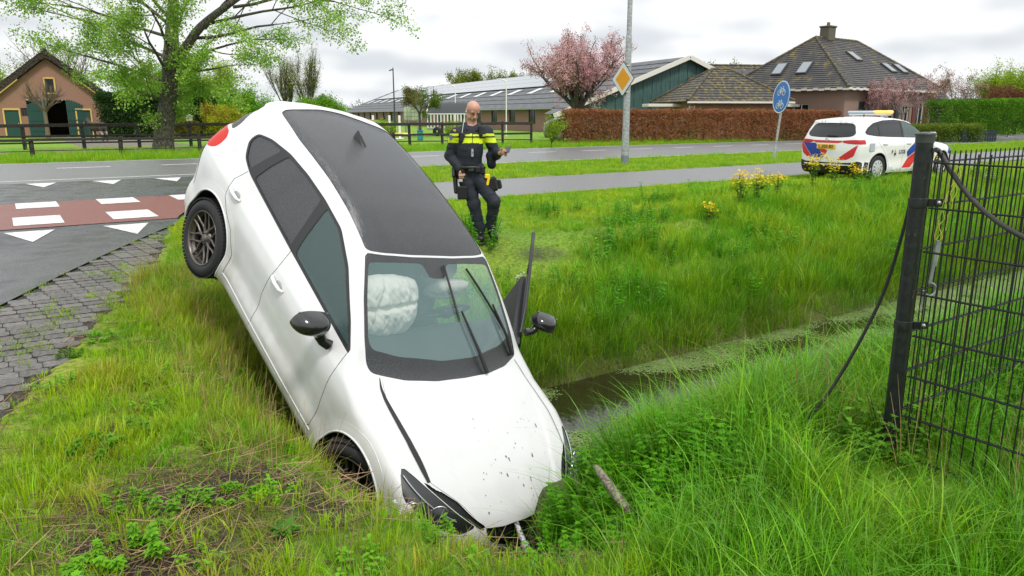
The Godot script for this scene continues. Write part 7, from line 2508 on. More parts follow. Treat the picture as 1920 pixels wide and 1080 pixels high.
func build_signs() -> void:
	# tall lamp post with the priority-road diamond
	var base := Vector3(3.82, 0.0, -25.6)
	var root := thing("lamp_post", "tall grey galvanised lamp post standing in the grass strip", "lamp post", Transform3D(Basis.IDENTITY, base))
	var b := MB.new()
	b.lathe([Vector2(0.125, -0.1), Vector2(0.125, 0.75), Vector2(0.12, 0.78), Vector2(0.10, 4.05), Vector2(0.098, 4.15), Vector2(0.082, 4.17), Vector2(0.075, 7.9)], 20)
	obj("pole", b, M.galv, root)
	b = MB.new()
	b.lathe([Vector2(0.13, -0.05), Vector2(0.13, 0.28), Vector2(0.126, 0.30)], 20)
	obj("foot_sleeve", b, mat(0.16, 0.19, 0.22, 0.6), root)
	b = MB.new()
	b.tube(spline([Vector3(0, 7.85, 0), Vector3(-0.3, 8.25, 0.3), Vector3(-0.9, 8.4, 0.9)]), 0.035, 8)
	b.box(Vector3(-1.15, 8.42, 1.15), Vector3(0.26, 0.12, 0.7), Basis(Vector3.UP, PI / 4 + PI), 0.04)
	obj("lamp_arm", b, M.galv, root)
	var sp := thing("priority_road_sign", "orange and white diamond priority road sign on the tall lamp post", "sign", Transform3D(Basis(Vector3.UP, -1.0), base + Vector3(-0.17, 2.78, 0.11)))
	b = MB.new()
	var dia := func(r: float) -> PackedVector2Array: return rounded([0.0, r, r, 0.0, 0.0, -r, -r, 0.0], 0.035)
	b.prism(dia.call(0.56), -0.016, 0.0, Transform3D.IDENTITY, 0.0)
	obj("plate", b, mat(0.02, 0.021, 0.023, 0.5), sp)
	b = MB.new()
	b.prism(dia.call(0.535), 0.0, 0.004)
	obj("white_border", b, mat(0.72, 0.73, 0.73, 0.4), sp)
	b = MB.new()
	b.prism(dia.call(0.37), 0.004, 0.007)
	obj("orange_field", b, mat(0.80, 0.34, 0.008, 0.4), sp)
	b = MB.new()
	for y in [-0.42, 0.42]: b.tube([Vector3(0.05, y, -0.03), Vector3(0.10, y, -0.18)], 0.025, 6)
	obj("bracket", b, M.galv, sp)
	# cycle path sign
	base = Vector3(9.95, 0.0, -28.76)
	root = thing("cycle_path_sign", "round blue cycle path sign with two white bicycles on a leaning pole", "sign", Transform3D(Basis(Vector3(0, 0, 1), -0.075), base))
	b = MB.new()
	b.tube([Vector3(0, -0.1, 0), Vector3(0, 2.8, 0)], 0.045, 12)
	b.lathe([Vector2(0.07, -0.05), Vector2(0.07, 0.42), Vector2(0.05, 0.45)], 12)
	obj("pole", b, M.galv, root)
	var face := Transform3D(Basis(Vector3.UP, -1.40), Vector3(-0.05, 2.28, 0.0))
	b = MB.new()
	b.lathe([Vector2(0.001, 0.0), Vector2(0.58, 0.0), Vector2(0.60, 0.008), Vector2(0.60, 0.022), Vector2(0.58, 0.03), Vector2(0.001, 0.03)], 40, face * Transform3D(Basis(Vector3.RIGHT, PI / 2), Vector3.ZERO))
	obj("disc", b, mat(0.010, 0.16, 0.52, 0.35), root)
	b = MB.new()
	b.lathe([Vector2(0.555, 0.03), Vector2(0.555, 0.034), Vector2(0.590, 0.034), Vector2(0.590, 0.03)], 40, face * Transform3D(Basis(Vector3.RIGHT, PI / 2), Vector3.ZERO))
	obj("white_ring", b, M.white, root)
	for y in [0.23, -0.25]:   # a bicycle drawn in white
		b = MB.new()
		for x in [-0.16, 0.16]:
			var ring := []
			for i in 19: ring.append(face * Vector3(x + cos(TAU * i / 18) * 0.10, y - 0.07 + sin(TAU * i / 18) * 0.10, 0.034))
			b.tube(ring, 0.014, 4, false)
		for l in [[-0.16, -0.07, -0.02, -0.07], [-0.02, -0.07, 0.11, 0.07], [-0.16, -0.07, -0.07, 0.07], [-0.07, 0.07, 0.11, 0.07], [-0.07, 0.10, -0.02, -0.07], [0.16, -0.07, 0.10, 0.13], [0.10, 0.13, 0.04, 0.14], [-0.12, 0.11, -0.03, 0.11]]:
			b.tube([face * Vector3(l[0], y + l[1], 0.034), face * Vector3(l[2], y + l[3], 0.034)], 0.013, 4)
		obj("bicycle_symbol", b, M.white, root)
	# far street lamps
	root = thing("dark_street_lamp", "slim dark street lamp in front of the cattle barn", "street lamp", Transform3D(Basis.IDENTITY, Vector3(-9.5, 0, -62)))
	b = MB.new()
	b.lathe([Vector2(0.07, 0), Vector2(0.045, 5.2), Vector2(0.02, 5.35)], 8)
	obj("pole", b, mat(0.03, 0.05, 0.055, 0.5), root)
	b = MB.new()
	b.beam(Vector3(0.02, 5.2, 0), Vector3(-0.30, 5.08, 0.1), 0.16, 0.09, 0.03)
	obj("lamp_head", b, mat(0.02, 0.025, 0.03, 0.5), root)
	for q in [[-0.45, -60.0, 4.3, "pale street lamp with a curved arm beyond the officer"], [-5.9, -80.0, 4.6, "further pale street lamp with a curved arm near the round-headed tree"]]:
		root = thing("pale_street_lamp", q[3], "street lamp", Transform3D(Basis.IDENTITY, Vector3(q[0], 0, q[1])), "pale street lamps in the farmyard")
		b = MB.new()
		b.tube(spline([Vector3(0, 0, 0), Vector3(0, q[2] * 0.5, 0), Vector3(0, q[2] - 0.35, 0), Vector3(-0.12, q[2] - 0.05, 0), Vector3(-0.5, q[2] + 0.05, 0)]), 0.045, 8)
		obj("pole", b, M.white, root)
		b = MB.new()
		b.beam(Vector3(-0.45, q[2] + 0.05, 0), Vector3(-0.78, q[2] + 0.02, 0), 0.12, 0.07, 0.02)
		obj("lamp_head", b, M.white, root)

func build_small_things() -> void:
	# white tank on its frame
	var root := thing("water_tank", "pale plastic water tank on a frame by the meadow fence", "tank", Transform3D(Basis(Vector3.UP, -0.2), Vector3(-7.75, 0, -60)))
	var b := MB.new()
	b.box(Vector3(0, 1.72, 0), Vector3(1.2, 1.0, 1.0), Basis.IDENTITY, 0.06)
	obj("tank_body", b, mat(0.52, 0.56, 0.42, 0.5), root)
	b = MB.new()
	for i in 5:
		for f in [-1.0, 1.0]: b.tube([Vector3(-0.62 + 0.31 * i, 1.2, 0.53 * f), Vector3(-0.62 + 0.31 * i, 2.24, 0.53 * f)], 0.012, 4)
	for j in 4:
		for f in [-1.0, 1.0]: b.tube([Vector3(-0.63, 1.22 + 0.33 * j, 0.53 * f), Vector3(0.63, 1.22 + 0.33 * j, 0.53 * f)], 0.012, 4)
	obj("cage", b, M.galv, root)
	for x in [-0.5, 0.5]:
		for z in [-0.4, 0.4]:
			b = MB.new()
			b.box(Vector3(x, 0.6, z), Vector3(0.1, 1.2, 0.1))
			obj("leg", b, M.galv, root)
	# feed wagon with a dark rounded canopy
	root = thing("cattle_trailer", "low trailer with white barred side and dark rounded canopy behind the officer", "trailer", Transform3D(Basis(Vector3.UP, -0.25), Vector3(-4.9, 0, -62)))
	b = MB.new()
	b.box(Vector3(0, 0.55, 0), Vector3(3.6, 0.16, 1.9), Basis.IDENTITY, 0.03)
	obj("chassis", b, M.galv, root)
	b = MB.new()
	for i in 13: b.box(Vector3(-1.7 + 0.283 * i, 1.15, 0.95), Vector3(0.10, 1.1, 0.03))
	b.box(Vector3(0, 1.72, 0.95), Vector3(3.6, 0.08, 0.06))
	obj("barred_side", b, M.white, root)
	b = MB.new()
	b.sheet(12, 12, func(u, w): return Vector3(lerpf(-1.75, 1.75, u), 1.75 + 0.85 * sin(PI * w), lerpf(-0.98, 0.98, w)))
	obj("canopy", b, mat(0.05, 0.055, 0.06, 0.7), root)
	b = MB.new()
	var ring := []
	for i in 13: ring.append(Vector3(-1.77, 1.75 + 0.87 * sin(PI * i / 12.0), lerpf(-1.0, 1.0, i / 12.0)))
	b.tube(ring, 0.05, 6)
	obj("canopy_rim", b, M.white, root)
	for x in [-0.9, 0.9]:
		b = MB.new()
		b.lathe([Vector2(0.1, -0.1), Vector2(0.34, -0.1), Vector2(0.36, 0), Vector2(0.34, 0.1), Vector2(0.1, 0.1)], 16, Transform3D(Basis(Vector3.RIGHT, PI / 2), Vector3(x, 0.36, 1.0)))
		obj("tyre", b, M.rubber, root)
	# striped jump posts and play things on the meadow
	var spots := [[-13.1, 0.0], [-11.9, 0.6], [-10.4, 0.1], [-9.0, 0.3], [-8.3, -0.4]]
	for k in 5:
		root = thing("jump_stand", ["white and pink jump stand at the far left of the row", "second pink and white jump stand of the row", "third jump stand, nearly all white", "fourth jump stand, tall and white", "last white jump stand, next to the water tank"][k], "jump stand", Transform3D(Basis.IDENTITY, Vector3(spots[k][0] * 0.82 - 0.9, 0, -52.0 + spots[k][1])), "painted jump stands on the meadow")
		for j in 5:
			b = MB.new()
			b.box(Vector3(0, 0.17 + 0.32 * j, 0), Vector3(0.14, 0.32, 0.14), Basis.IDENTITY, 0.01)
			obj("painted_band", b, M.white if (j + k) % 2 == 0 or k > 2 else mat(0.55, 0.12, 0.12, 0.5), root)
		b = MB.new()
		b.box(Vector3(0, 0.05, 0), Vector3(0.5, 0.08, 0.4), Basis.IDENTITY, 0.01)
		obj("foot", b, M.white, root)
	for k in 3:
		root = thing("jump_pole", ["red and white pole lying across the jump stands", "yellow pole resting low on the meadow", "orange and yellow pole lying near the teal block"][k], "pole", Transform3D(Basis.IDENTITY, [Vector3(-10.6, 0.55, -51.9), Vector3(-7.9, 0.42, -51.0), Vector3(-7.2, 0.30, -50.6)][k]), "poles for the jumps")
		for j in 6:
			b = MB.new()
			b.tube([Vector3(-1.2 + 0.4 * j, 0.02 * j * (k - 1), 0), Vector3(-0.8 + 0.4 * j, 0.02 * (j + 1) * (k - 1), 0)], 0.06, 8)
			obj("painted_band", b, [mat(0.45, 0.04, 0.03, 0.5), mat(0.75, 0.55, 0.03, 0.5), mat(0.75, 0.30, 0.03, 0.5)][k] if j % 2 == 0 or k == 1 else M.white, root)
	root = thing("jump_block", "small teal block standing at the end of the coloured poles", "block", Transform3D(Basis.IDENTITY, Vector3(-6.1, 0, -50.6)))
	b = MB.new()
	b.box(Vector3(0, 0.3, 0), Vector3(0.35, 0.6, 0.4), Basis.IDENTITY, 0.03)
	obj("block_body", b, mat(0.02, 0.22, 0.24, 0.5), root)
	b = MB.new()
	b.box(Vector3(0, 0.62, 0), Vector3(0.4, 0.05, 0.45), Basis.IDENTITY, 0.015)
	obj("block_top", b, mat(0.02, 0.16, 0.18, 0.5), root)
	# grey donkey at the fence, white bollard by the road, letter box by the poplar
	root = thing("donkey", "grey-brown donkey standing behind the paddock fence beside the brick barn", "donkey", Transform3D(Basis(Vector3.UP, -0.35), Vector3(-26.6, 0, -49.0)))
	b = MB.new()
	b.tint = true
	b.color = Color(0.06, 0.05, 0.042)
	var coat := func(p: Vector3) -> Color: return Color(0.32, 0.30, 0.27) if p.x < -0.98 and p.y < 1.18 or p.y < 0.62 and p.y > 0.4 and p.x > 0.0 else Color(0.065, 0.054, 0.045)
	field_mesh([
		[Vector3(-0.42, 0.92, 0), Vector3(0.42, 0.93, 0), 0.24, 0.25], [Vector3(-0.45, 0.86, 0), Vector3(0.0, 0.84, 0), 0.24, 0.23], [Vector3(0.40, 0.93, 0), Vector3(0.55, 0.88, 0), 0.22, 0.18],
		[Vector3(-0.50, 1.0, 0), Vector3(-0.80, 1.32, 0), 0.17, 0.11], [Vector3(-0.80, 1.34, 0), Vector3(-1.10, 1.10, 0.0), 0.11, 0.065], [Vector3(-0.78, 1.42, 0.05), Vector3(-0.72, 1.66, 0.10), 0.035, 0.02], [Vector3(-0.78, 1.42, -0.05), Vector3(-0.72, 1.66, -0.10), 0.035, 0.02],
		[Vector3(-0.48, 0.75, 0.12), Vector3(-0.49, 0.42, 0.12), 0.085, 0.055], [Vector3(-0.49, 0.42, 0.12), Vector3(-0.48, 0.05, 0.12), 0.048, 0.05], [Vector3(-0.42, 0.75, -0.12), Vector3(-0.40, 0.42, -0.12), 0.085, 0.055], [Vector3(-0.40, 0.42, -0.12), Vector3(-0.40, 0.05, -0.12), 0.048, 0.05],
		[Vector3(0.44, 0.78, 0.13), Vector3(0.40, 0.58, 0.13), 0.12, 0.075], [Vector3(0.40, 0.58, 0.13), Vector3(0.52, 0.38, 0.13), 0.07, 0.05], [Vector3(0.52, 0.38, 0.13), Vector3(0.50, 0.05, 0.13), 0.046, 0.05],
		[Vector3(0.50, 0.78, -0.13), Vector3(0.47, 0.58, -0.13), 0.12, 0.075], [Vector3(0.47, 0.58, -0.13), Vector3(0.60, 0.38, -0.13), 0.07, 0.05], [Vector3(0.60, 0.38, -0.13), Vector3(0.58, 0.05, -0.13), 0.046, 0.05],
		[Vector3(0.66, 0.96, 0), Vector3(0.74, 0.5, 0), 0.035, 0.05]], 0.028, 0.06, coat, b)
	obj("body", b, tinted(0.9), root)
	root = thing("marker_post", "short white marker post in the grass of the bank", "post", Transform3D(Basis.IDENTITY, sn(69.0, 33.2, 0.0)))
	b = MB.new()
	b.box(Vector3(0, 0.45, 0), Vector3(0.20, 0.95, 0.12), Basis.IDENTITY, 0.03)
	obj("shaft", b, mat(0.62, 0.62, 0.54, 0.6), root)
	b = MB.new()
	b.box(Vector3(0, 0.80, 0.0), Vector3(0.21, 0.10, 0.13), Basis.IDENTITY, 0.02)
	obj("reflector", b, mat(0.5, 0.5, 0.48, 0.3), root)
	root = thing("letter_box", "pale letter box on a thin stand behind the paddock fence", "letter box", Transform3D(Basis(Vector3.UP, 0.3), Vector3(-19.6, 0, -46.5)))
	b = MB.new()
	b.box(Vector3(0, 1.42, 0), Vector3(0.34, 0.28, 0.3), Basis.IDENTITY, 0.02)
	obj("box_body", b, mat(0.36, 0.34, 0.26, 0.6), root)
	b = MB.new()
	b.prism(pv([-0.21, 1.56, 0.21, 1.56, 0.0, 1.70]), -0.18, 0.18)
	obj("roof", b, M.cream, root)
	b = MB.new()
	b.box(Vector3(0, 0.64, 0), Vector3(0.07, 1.28, 0.07))
	obj("stand", b, M.timber, root)
	# the dark parked car whose roof and side show past the hedge's end
	root = thing("parked_car", "dark grey parked car half hidden by the end of the brown hedge", "car", Transform3D(Basis(Vector3.UP, PI / 2 + 0.2), Vector3(2.9, 0, -50.0)))
	var bd := Body.new()
	bd.z0 = -0.95
	bd.z1 = 3.6
	bd.w_z = Body.lut(self, pv([-0.95, 0.6, -0.6, 0.82, 0.0, 0.87, 2.6, 0.87, 3.1, 0.82, 3.6, 0.55]), bd.z0, bd.z1)
	bd.o_y = Body.lut(self, pv([0.1, -0.08, 0.3, -0.01, 0.8, 0.0, 0.95, -0.05, 1.2, -0.16, 1.5, -0.34, 1.7, -0.5]), 0.0, 1.7)
	bd.top_z = Body.lut(self, pv([-0.95, 0.9, -0.6, 1.2, -0.1, 1.42, 0.6, 1.47, 1.1, 1.42, 1.7, 1.15, 2.2, 0.95, 3.0, 0.85, 3.6, 0.5]), bd.z0, bd.z1)
	bd.crown_z = Body.lut(self, pv([-0.95, 0.1, 3.6, 0.1]), bd.z0, bd.z1)
	bd.k_z = Body.lut(self, pv([-0.95, 0.12, 3.6, 0.14]), bd.z0, bd.z1)
	bd.nose_y = Body.lut(self, pv([0.1, 3.3, 0.5, 3.45, 1.0, 3.2]), 0.0, 1.7)
	bd.tail_y = Body.lut(self, pv([0.1, -0.7, 0.6, -0.83, 1.0, -0.75, 1.5, -0.5]), 0.0, 1.7)
	var sk := body_skin(bd, 0.09, 40)
	var r: Array = sk.split(sd_of(sk, bd, "side", pv([1.9, 0.97, -0.4, 1.0, -0.1, 1.33, 0.6, 1.37, 1.1, 1.32]), 0.02))
	pair("side_window", (r[0] as Shell).mesh(0.003, false), M.glass_dark, root)
	sk = r[1]
	r = sk.split(sd_of(sk, bd, "top", pv([-0.3, 1.25, 0.5, 1.28, 0.66, 2.0, -0.3, 2.15])))
	obj("windscreen", (r[0] as Shell).mesh(0.003), M.glass_dark, root)
	obj("body", (r[1] as Shell).mesh(0.0), paint(0.03, 0.033, 0.036), root)
	for q in [[-1.0, 0.0], [1.0, 0.0], [-1.0, 2.6], [1.0, 2.6]]: wheel(root, Transform3D(Basis.IDENTITY if q[0] < 0 else Basis(Vector3.UP, PI), Vector3(0.78 * q[0], 0.31, q[1])), 0.31, 0.2, 0.2, M.steel, 5, true)
	# muddy pipe at the ditch head, pale log in the near bank
	b = MB.new()
	var pm := textured(noise_tex(111, 0.05, [[0.3, Color(0.06, 0.05, 0.04)], [0.5, Color(0.45, 0.45, 0.44)], [0.8, Color(0.6, 0.6, 0.6)]], 256, 4), 2.0, 0.35)
	b.tube(spline([Vector3(0.02, -1.08, -4.62), Vector3(0.07, -1.10, -4.42), Vector3(0.15, -1.13, -4.12), Vector3(0.22, -1.17, -3.85)]), 0.019, 10)
	b.ball(Vector3(0.085, -1.105, -4.36), Vector3(0.032, 0.028, 0.03), 10, 7)
	tag(obj("muddy_pipe", b, pm), "thin pale muddy pipe lying in the earth in front of the white car", "pipe")
	b = MB.new()
	var lg := spline([Vector3(0.47, -0.30, -3.86), Vector3(0.52, -0.31, -3.66), Vector3(0.585, -0.33, -3.44)])
	b.tube(lg, [0.012, 0.016, 0.02, 0.022, 0.024, 0.023, 0.024, 0.025, 0.025, 0.024, 0.024, 0.023, 0.022], 12)
	tag(obj("old_log", b, textured(noise_tex(112, 0.04, [[0.3, Color(0.10, 0.08, 0.055)], [0.7, Color(0.30, 0.26, 0.20)]], 256, 5), 3.0, 0.85)), "short weathered log lying in the grass of the near bank", "log")

func clods() -> void:   # torn-up earth pushed ahead of the bumper
	var lump := MB.new()
	var ln := noise(121, 1.4, 3)
	lump.sheet(9, 6, func(u, w):
		var d := Vector3(cos(TAU * u) * sin(PI * w), cos(PI * w), sin(TAU * u) * sin(PI * w))
		return d * (0.8 + 0.6 * ln.get_noise_3dv(d)))
	var xf := []
	for k in 420:
		var a := rnd(0, 1)
		var s := rnd(1.35, 2.75)
		var n := rnd(2.9, 4.4)
		if mud(s, n) < 0.4 or under_car(gp(s, n), 0.05): continue
		var r := 0.010 + 0.045 * a * a * a
		xf.append(Transform3D(Basis.from_euler(Vector3(rnd(0, 6), rnd(0, 6), rnd(0, 6))).scaled(Vector3(r, r * rnd(0.5, 0.9), r * rnd(0.7, 1.2))), gp(s, n) + Vector3(0, r * 0.3, 0)))
	multi("earth_clods", lump, textured(noise_tex(122, 0.06, [[0.3, Color(0.018, 0.013, 0.009)], [0.7, Color(0.055, 0.04, 0.028)]], 128, 4), 4.0, 0.75), xf, []).set_meta("label", "clods of torn-up dark earth in front of the crashed car")

func flower_plant(called: String, label: String, at: Vector3, h: float, stems: int, petal: Color, blooms: int, psize: float, group: String, category := "flower") -> void:
	var root := thing(called, label, category, Transform3D(Basis.IDENTITY, at), group)
	var g := MB.new()
	g.tint = true
	var f := MB.new()
	f.tint = true
	for k in stems:
		var a := rnd(0, TAU)
		var top := Vector3(cos(a) * h * rnd(0.05, 0.4), h * rnd(0.7, 1.1), sin(a) * h * rnd(0.05, 0.4))
		g.color = Color(0.12, 0.22, 0.03)
		g.tube([Vector3(cos(a), 0, sin(a)) * 0.03, top * Vector3(0.4, 0.55, 0.4), top], [0.006, 0.004, 0.0025], 4, false)
		for j in 5:
			g.color = Color(0.07, 0.18, 0.02) * rnd(0.7, 1.3)
			var t := rnd(0.1, 0.75)
			leaf_at(g, top * Vector3(t * 0.7, t, t * 0.7), Vector3(rnd(-1, 1), rnd(-0.1, 0.5), rnd(-1, 1)).normalized(), 0.11 * rnd(0.5, 1.1), 1)
		for j in blooms:
			var c := top + Vector3(rnd(-1, 1), rnd(-1.0, 0.6), rnd(-1, 1)) * psize * 4.0
			f.color = petal * rnd(0.75, 1.15)
			var n := Vector3(rnd(-0.7, 0.7), 1, rnd(-0.7, 0.7)).normalized()
			var q := Basis(Quaternion(Vector3.UP, n))
			for m in 4:
				var az := TAU * m / 4 + rnd(-0.2, 0.2)
				var d := q * Vector3(cos(az), 0.25, sin(az))
				var sd := q * Vector3(-sin(az), 0, cos(az))
				var i := f.vert(c)
				f.vert(c + (d * 0.7 + sd * 0.5) * psize)
				f.vert(c + d * psize * 1.15)
				f.vert(c + (d * 0.7 - sd * 0.5) * psize)
				f.ix.append_array(PackedInt32Array([i, i + 1, i + 2, i, i + 2, i + 3]))
	obj("stems_and_leaves", g, M.leaf, root).set_meta("kind", "stuff")
	obj("blossoms", f, M.petal, root).set_meta("kind", "stuff")

func build_plants() -> void:
	clods()
	var yellow := Color(0.80, 0.60, 0.012)
	for q in [[11.0, 8.9, 0.62, 9, "lowest yellow rape plant, at the near end of the bank"], [11.7, 9.1, 0.58, 8, "bushy yellow rape plant next to the lowest one"], [12.6, 9.3, 0.5, 6, "small yellow rape plant between the two clumps"], [14.3, 9.7, 0.72, 9, "tall yellow rape plant in front of the cycle path"], [15.2, 9.8, 0.66, 8, "yellow rape plant left of the police car's bumper"], [16.2, 9.9, 0.5, 6, "short yellow rape plant below the bumper of the police car"], [19.4, 10.0, 0.6, 4, "lone yellow rape plant in front of the police car door"], [9.6, 8.4, 0.3, 2, "small yellow flower low on the far bank"]]:
		flower_plant("rape_plant", q[4], gp(q[0], q[1]), q[2], q[3] + 2, yellow, 13, 0.022, "yellow rape plants on the far bank")
	for q in [[19.6, 8.6, 0.4, "white flowering weeds on the bank near the fence post"], [16.2, 9.6, 0.5, "white flowering weeds under the rear wheel of the police car"], [20.6, 9.4, 0.5, "white flowering weeds just beside the fence post top"], [4.9, 7.1, 0.25, "small white flowers beside the open car door"], [4.3, 6.5, 0.2, "tiny white flowers on the bank below the car mirror"]]:
		flower_plant("white_weed", q[3], gp(q[0], q[1]), q[2], 6, Color(0.74, 0.74, 0.68), 7, 0.011, "white flowering weeds")
	flower_plant("cuckoo_flower", "pale lilac cuckoo flower in the grass under the headlight", gp(1.55, 3.35) + Vector3(0, 0.0, 0), 0.26, 2, Color(0.78, 0.72, 0.78), 7, 0.014, "")
	for q in [[0.28, 4.05, "dandelion leaves in the verge near the pavement"], [0.02, 2.75, "large soft leaf rosette at the near corner of the verge"], [0.75, 2.75, "leaf rosette at the edge of the bare earth"]]:
		var root := thing("leaf_rosette", q[2], "weed", Transform3D(Basis.IDENTITY, gp(q[0], q[1]) + Vector3(0, 0.02, 0)), "leaf rosettes in the verge")
		for k in 9:
			var b := MB.new()
			b.tint = true
			b.color = Color(0.085, 0.22, 0.022) * rnd(0.8, 1.2)
			var a := TAU * k / 9 + rnd(-0.2, 0.2)
			leaf_at(b, Vector3.ZERO, Vector3(cos(a), rnd(0.15, 0.5), sin(a)).normalized(), rnd(0.05, 0.09), 3)
			obj("leaf", b, M.leaf, root)

func tuft(blades: int, h: float, spread: float, lean: float, w: float, segs := 3, straw := 0.0) -> MB:
	var b := MB.new()
	b.tint = true
	for k in blades:
		var a := rnd(0, TAU)
		var root := Vector3(cos(a), 0, sin(a)) * spread * sqrt(rnd(0, 1))
		var dir := Vector3(cos(a + rnd(-0.9, 0.9)), 0, sin(a + rnd(-0.9, 0.9)))
		var side := Vector3(-dir.z, 0, dir.x).rotated(Vector3.UP, rnd(-0.8, 0.8))
		var hh := h * rnd(0.55, 1.12)
		var ln := lean * rnd(0.25, 1.3)
		var ww := w * rnd(0.6, 1.2)
		var c := Color(1, 1, 1).lerp(Color(1.45, 1.18, 0.8), rnd(0, 0.55)) * rnd(0.62, 1.3)
		if rnd(0, 1) < straw: c = Color(3.0, 1.5, 4.0) * rnd(0.7, 1.1)
		var first := b.v.size()
		for i in segs + 1:
			var t := float(i) / segs
			var p := root + Vector3(0, hh * (t - 0.22 * ln * t * t * t), 0) + dir * (hh * ln * 0.62 * t * t)
			b.color = c * (0.80 + 0.2 * t)  # shade painted in: each blade's colour darkens towards its root
			var half := side * ww * 0.5 * (1.0 - t * t * 0.93)
			b.vert(p - half)
			b.vert(p + half)
		for i in segs: b.fquad(first + i * 2, first + i * 2 + 1, first + i * 2 + 3, first + i * 2 + 2)
	return b

func leafy(stems: int, h: float, leaf: float, spread: float, lobes := 3) -> MB:   # low broad-leaved plants: stems with pairs of toothed leaves
	var b := MB.new()
	b.tint = true
	for k in stems:
		var a := rnd(0, TAU)
		var root := Vector3(cos(a), 0, sin(a)) * spread * sqrt(rnd(0, 1))
		var tip := root + Vector3(cos(a) * 0.25 * h, h * rnd(0.6, 1.1), sin(a) * 0.25 * h)
		b.color = Color(0.8, 0.75, 0.6)
		b.tube([root, root.lerp(tip, 0.5) + Vector3(0, 0.01, 0), tip], 0.0018, 3, false)
		for j in 5:
			var t := 0.3 + 0.7 * j / 4.0
			var at := root.lerp(tip, t)
			var az := j * 1.6 + rnd(-0.5, 0.5) + a
			for s in 2:
				var d := Vector3(cos(az + PI * s), rnd(-0.25, 0.35), sin(az + PI * s)).normalized()
				b.color = Color(1, 1, 1).lerp(Color(1.5, 1.25, 0.9), rnd(0, 0.5)) * rnd(0.65, 1.2)
				leaf_at(b, at, d, leaf * rnd(0.6, 1.15) * (1.15 - 0.5 * t), lobes)
	return b

func leaf_at(b: MB, at: Vector3, d: Vector3, size: float, lobes := 1) -> void:
	var side := d.cross(Vector3.UP)
	if side.length() < 0.05: side = Vector3.RIGHT
	side = side.normalized()
	var up := side.cross(d).normalized()
	for l in lobes:
		var ang := 0.0 if lobes == 1 else (l - (lobes - 1) * 0.5) * 0.95
		var dd := (d * cos(ang) + side * sin(ang)).normalized()
		var ss := (side * cos(ang) - d * sin(ang)).normalized()
		var len := size * (1.0 if l == lobes / 2 else 0.8)
		var w := size * (0.34 if lobes == 1 else 0.27)
		var m0 := at + dd * len * 0.45 - up * len * 0.03
		var tip := at + dd * len - up * len * 0.14
		var i := b.vert(at)
		b.vert(at + dd * len * 0.28 + ss * w + up * len * 0.06)
		b.vert(at + dd * len * 0.66 + ss * w * 0.72 + up * len * 0.03)
		b.vert(tip)
		b.vert(at + dd * len * 0.66 - ss * w * 0.72 + up * len * 0.03)
		b.vert(at + dd * len * 0.28 - ss * w + up * len * 0.06)
		b.vert(m0)
		for q in [[0, 1, 6], [1, 2, 6], [2, 3, 6], [3, 4, 6], [4, 5, 6], [5, 0, 6]]:
			b.ix.append(i + q[0]); b.ix.append(i + q[1]); b.ix.append(i + q[2])

func at_plant(s: float, n: float, sc: float, tilt := 0.12) -> Transform3D:
	var b := Basis.from_euler(Vector3(rnd(-tilt, tilt), rnd(0, TAU), rnd(-tilt, tilt))).scaled(Vector3(sc, sc * rnd(0.8, 1.2), sc))
	var p := gp(s, n)
	if on_pavers(s, n): p.y = -0.006
	return Transform3D(b, p)

func under_car(p: Vector3, h: float) -> bool:   # would a blade of that height stand inside the crashed car?
	var q: Vector3 = car_pose.affine_inverse() * (p + Vector3(0, h * 0.5, 0))
	if absf(q.x) < 0.90 and q.z > -0.85 and q.z < 3.46 and q.y > 0.12 and q.y < 1.5: return true
	q = car_pose.affine_inverse() * (p + Vector3(0, h, 0))
	return absf(q.x) < 0.87 and q.z > -0.8 and q.z < 3.44 and q.y > 0.18 and q.y < 1.5

func green(yellow: float, dark := 0.0) -> Color:
	var c := Color(0.155, 0.47, 0.008).lerp(Color(0.40, 0.56, 0.012), clampf(yellow, 0, 1))
	return c.lerp(Color(0.06, 0.24, 0.014), clampf(dark, 0, 1))

func sow(called: String, label: String, meshes: Array, count: int, s0: float, s1: float, n0: float, n1: float, ok: Callable, size: Callable, tone: Callable, h: float, m: Material) -> void:
	var xf := []
	var cl := []
	for k in meshes.size():
		xf.append([])
		cl.append([])
	for k in count:
		var s := rnd(s0, s1)
		var n := rnd(n0, n1)
		var keep: float = ok.call(s, n)
		if rnd(0, 1) > keep: continue
		var sc: float = size.call(s, n)
		if s < 4.6 and n > 2.4 and n < 8.5 and under_car(gp(s, n), h * sc): continue
		var kind := int(rng.randi() % meshes.size())
		xf[kind].append(at_plant(s, n, sc))
		cl[kind].append(tone.call(s, n))
	for k in meshes.size():
		if xf[k].is_empty(): continue
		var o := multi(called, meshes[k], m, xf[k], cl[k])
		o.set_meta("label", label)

func nose_view(s: float, n: float) -> float:   # where the earth lies open before the nose of the car
	return 1.0 - sm(0.72, 1.08, Vector2((s - 1.62) / 1.0, (n - 2.95) / 1.10).length())

func near_officer(s: float, n: float) -> float: return 1.0 - sm(0.7, 1.6, Vector2((s - 5.1) / 1.2, n - 8.4).length())

func wet_or_built(s: float, n: float) -> bool:
	return on_road(s, n) or on_pavers(s, n) or (n > 4.35 and n < 5.82 and ground(s, n) < WATER + 0.02)

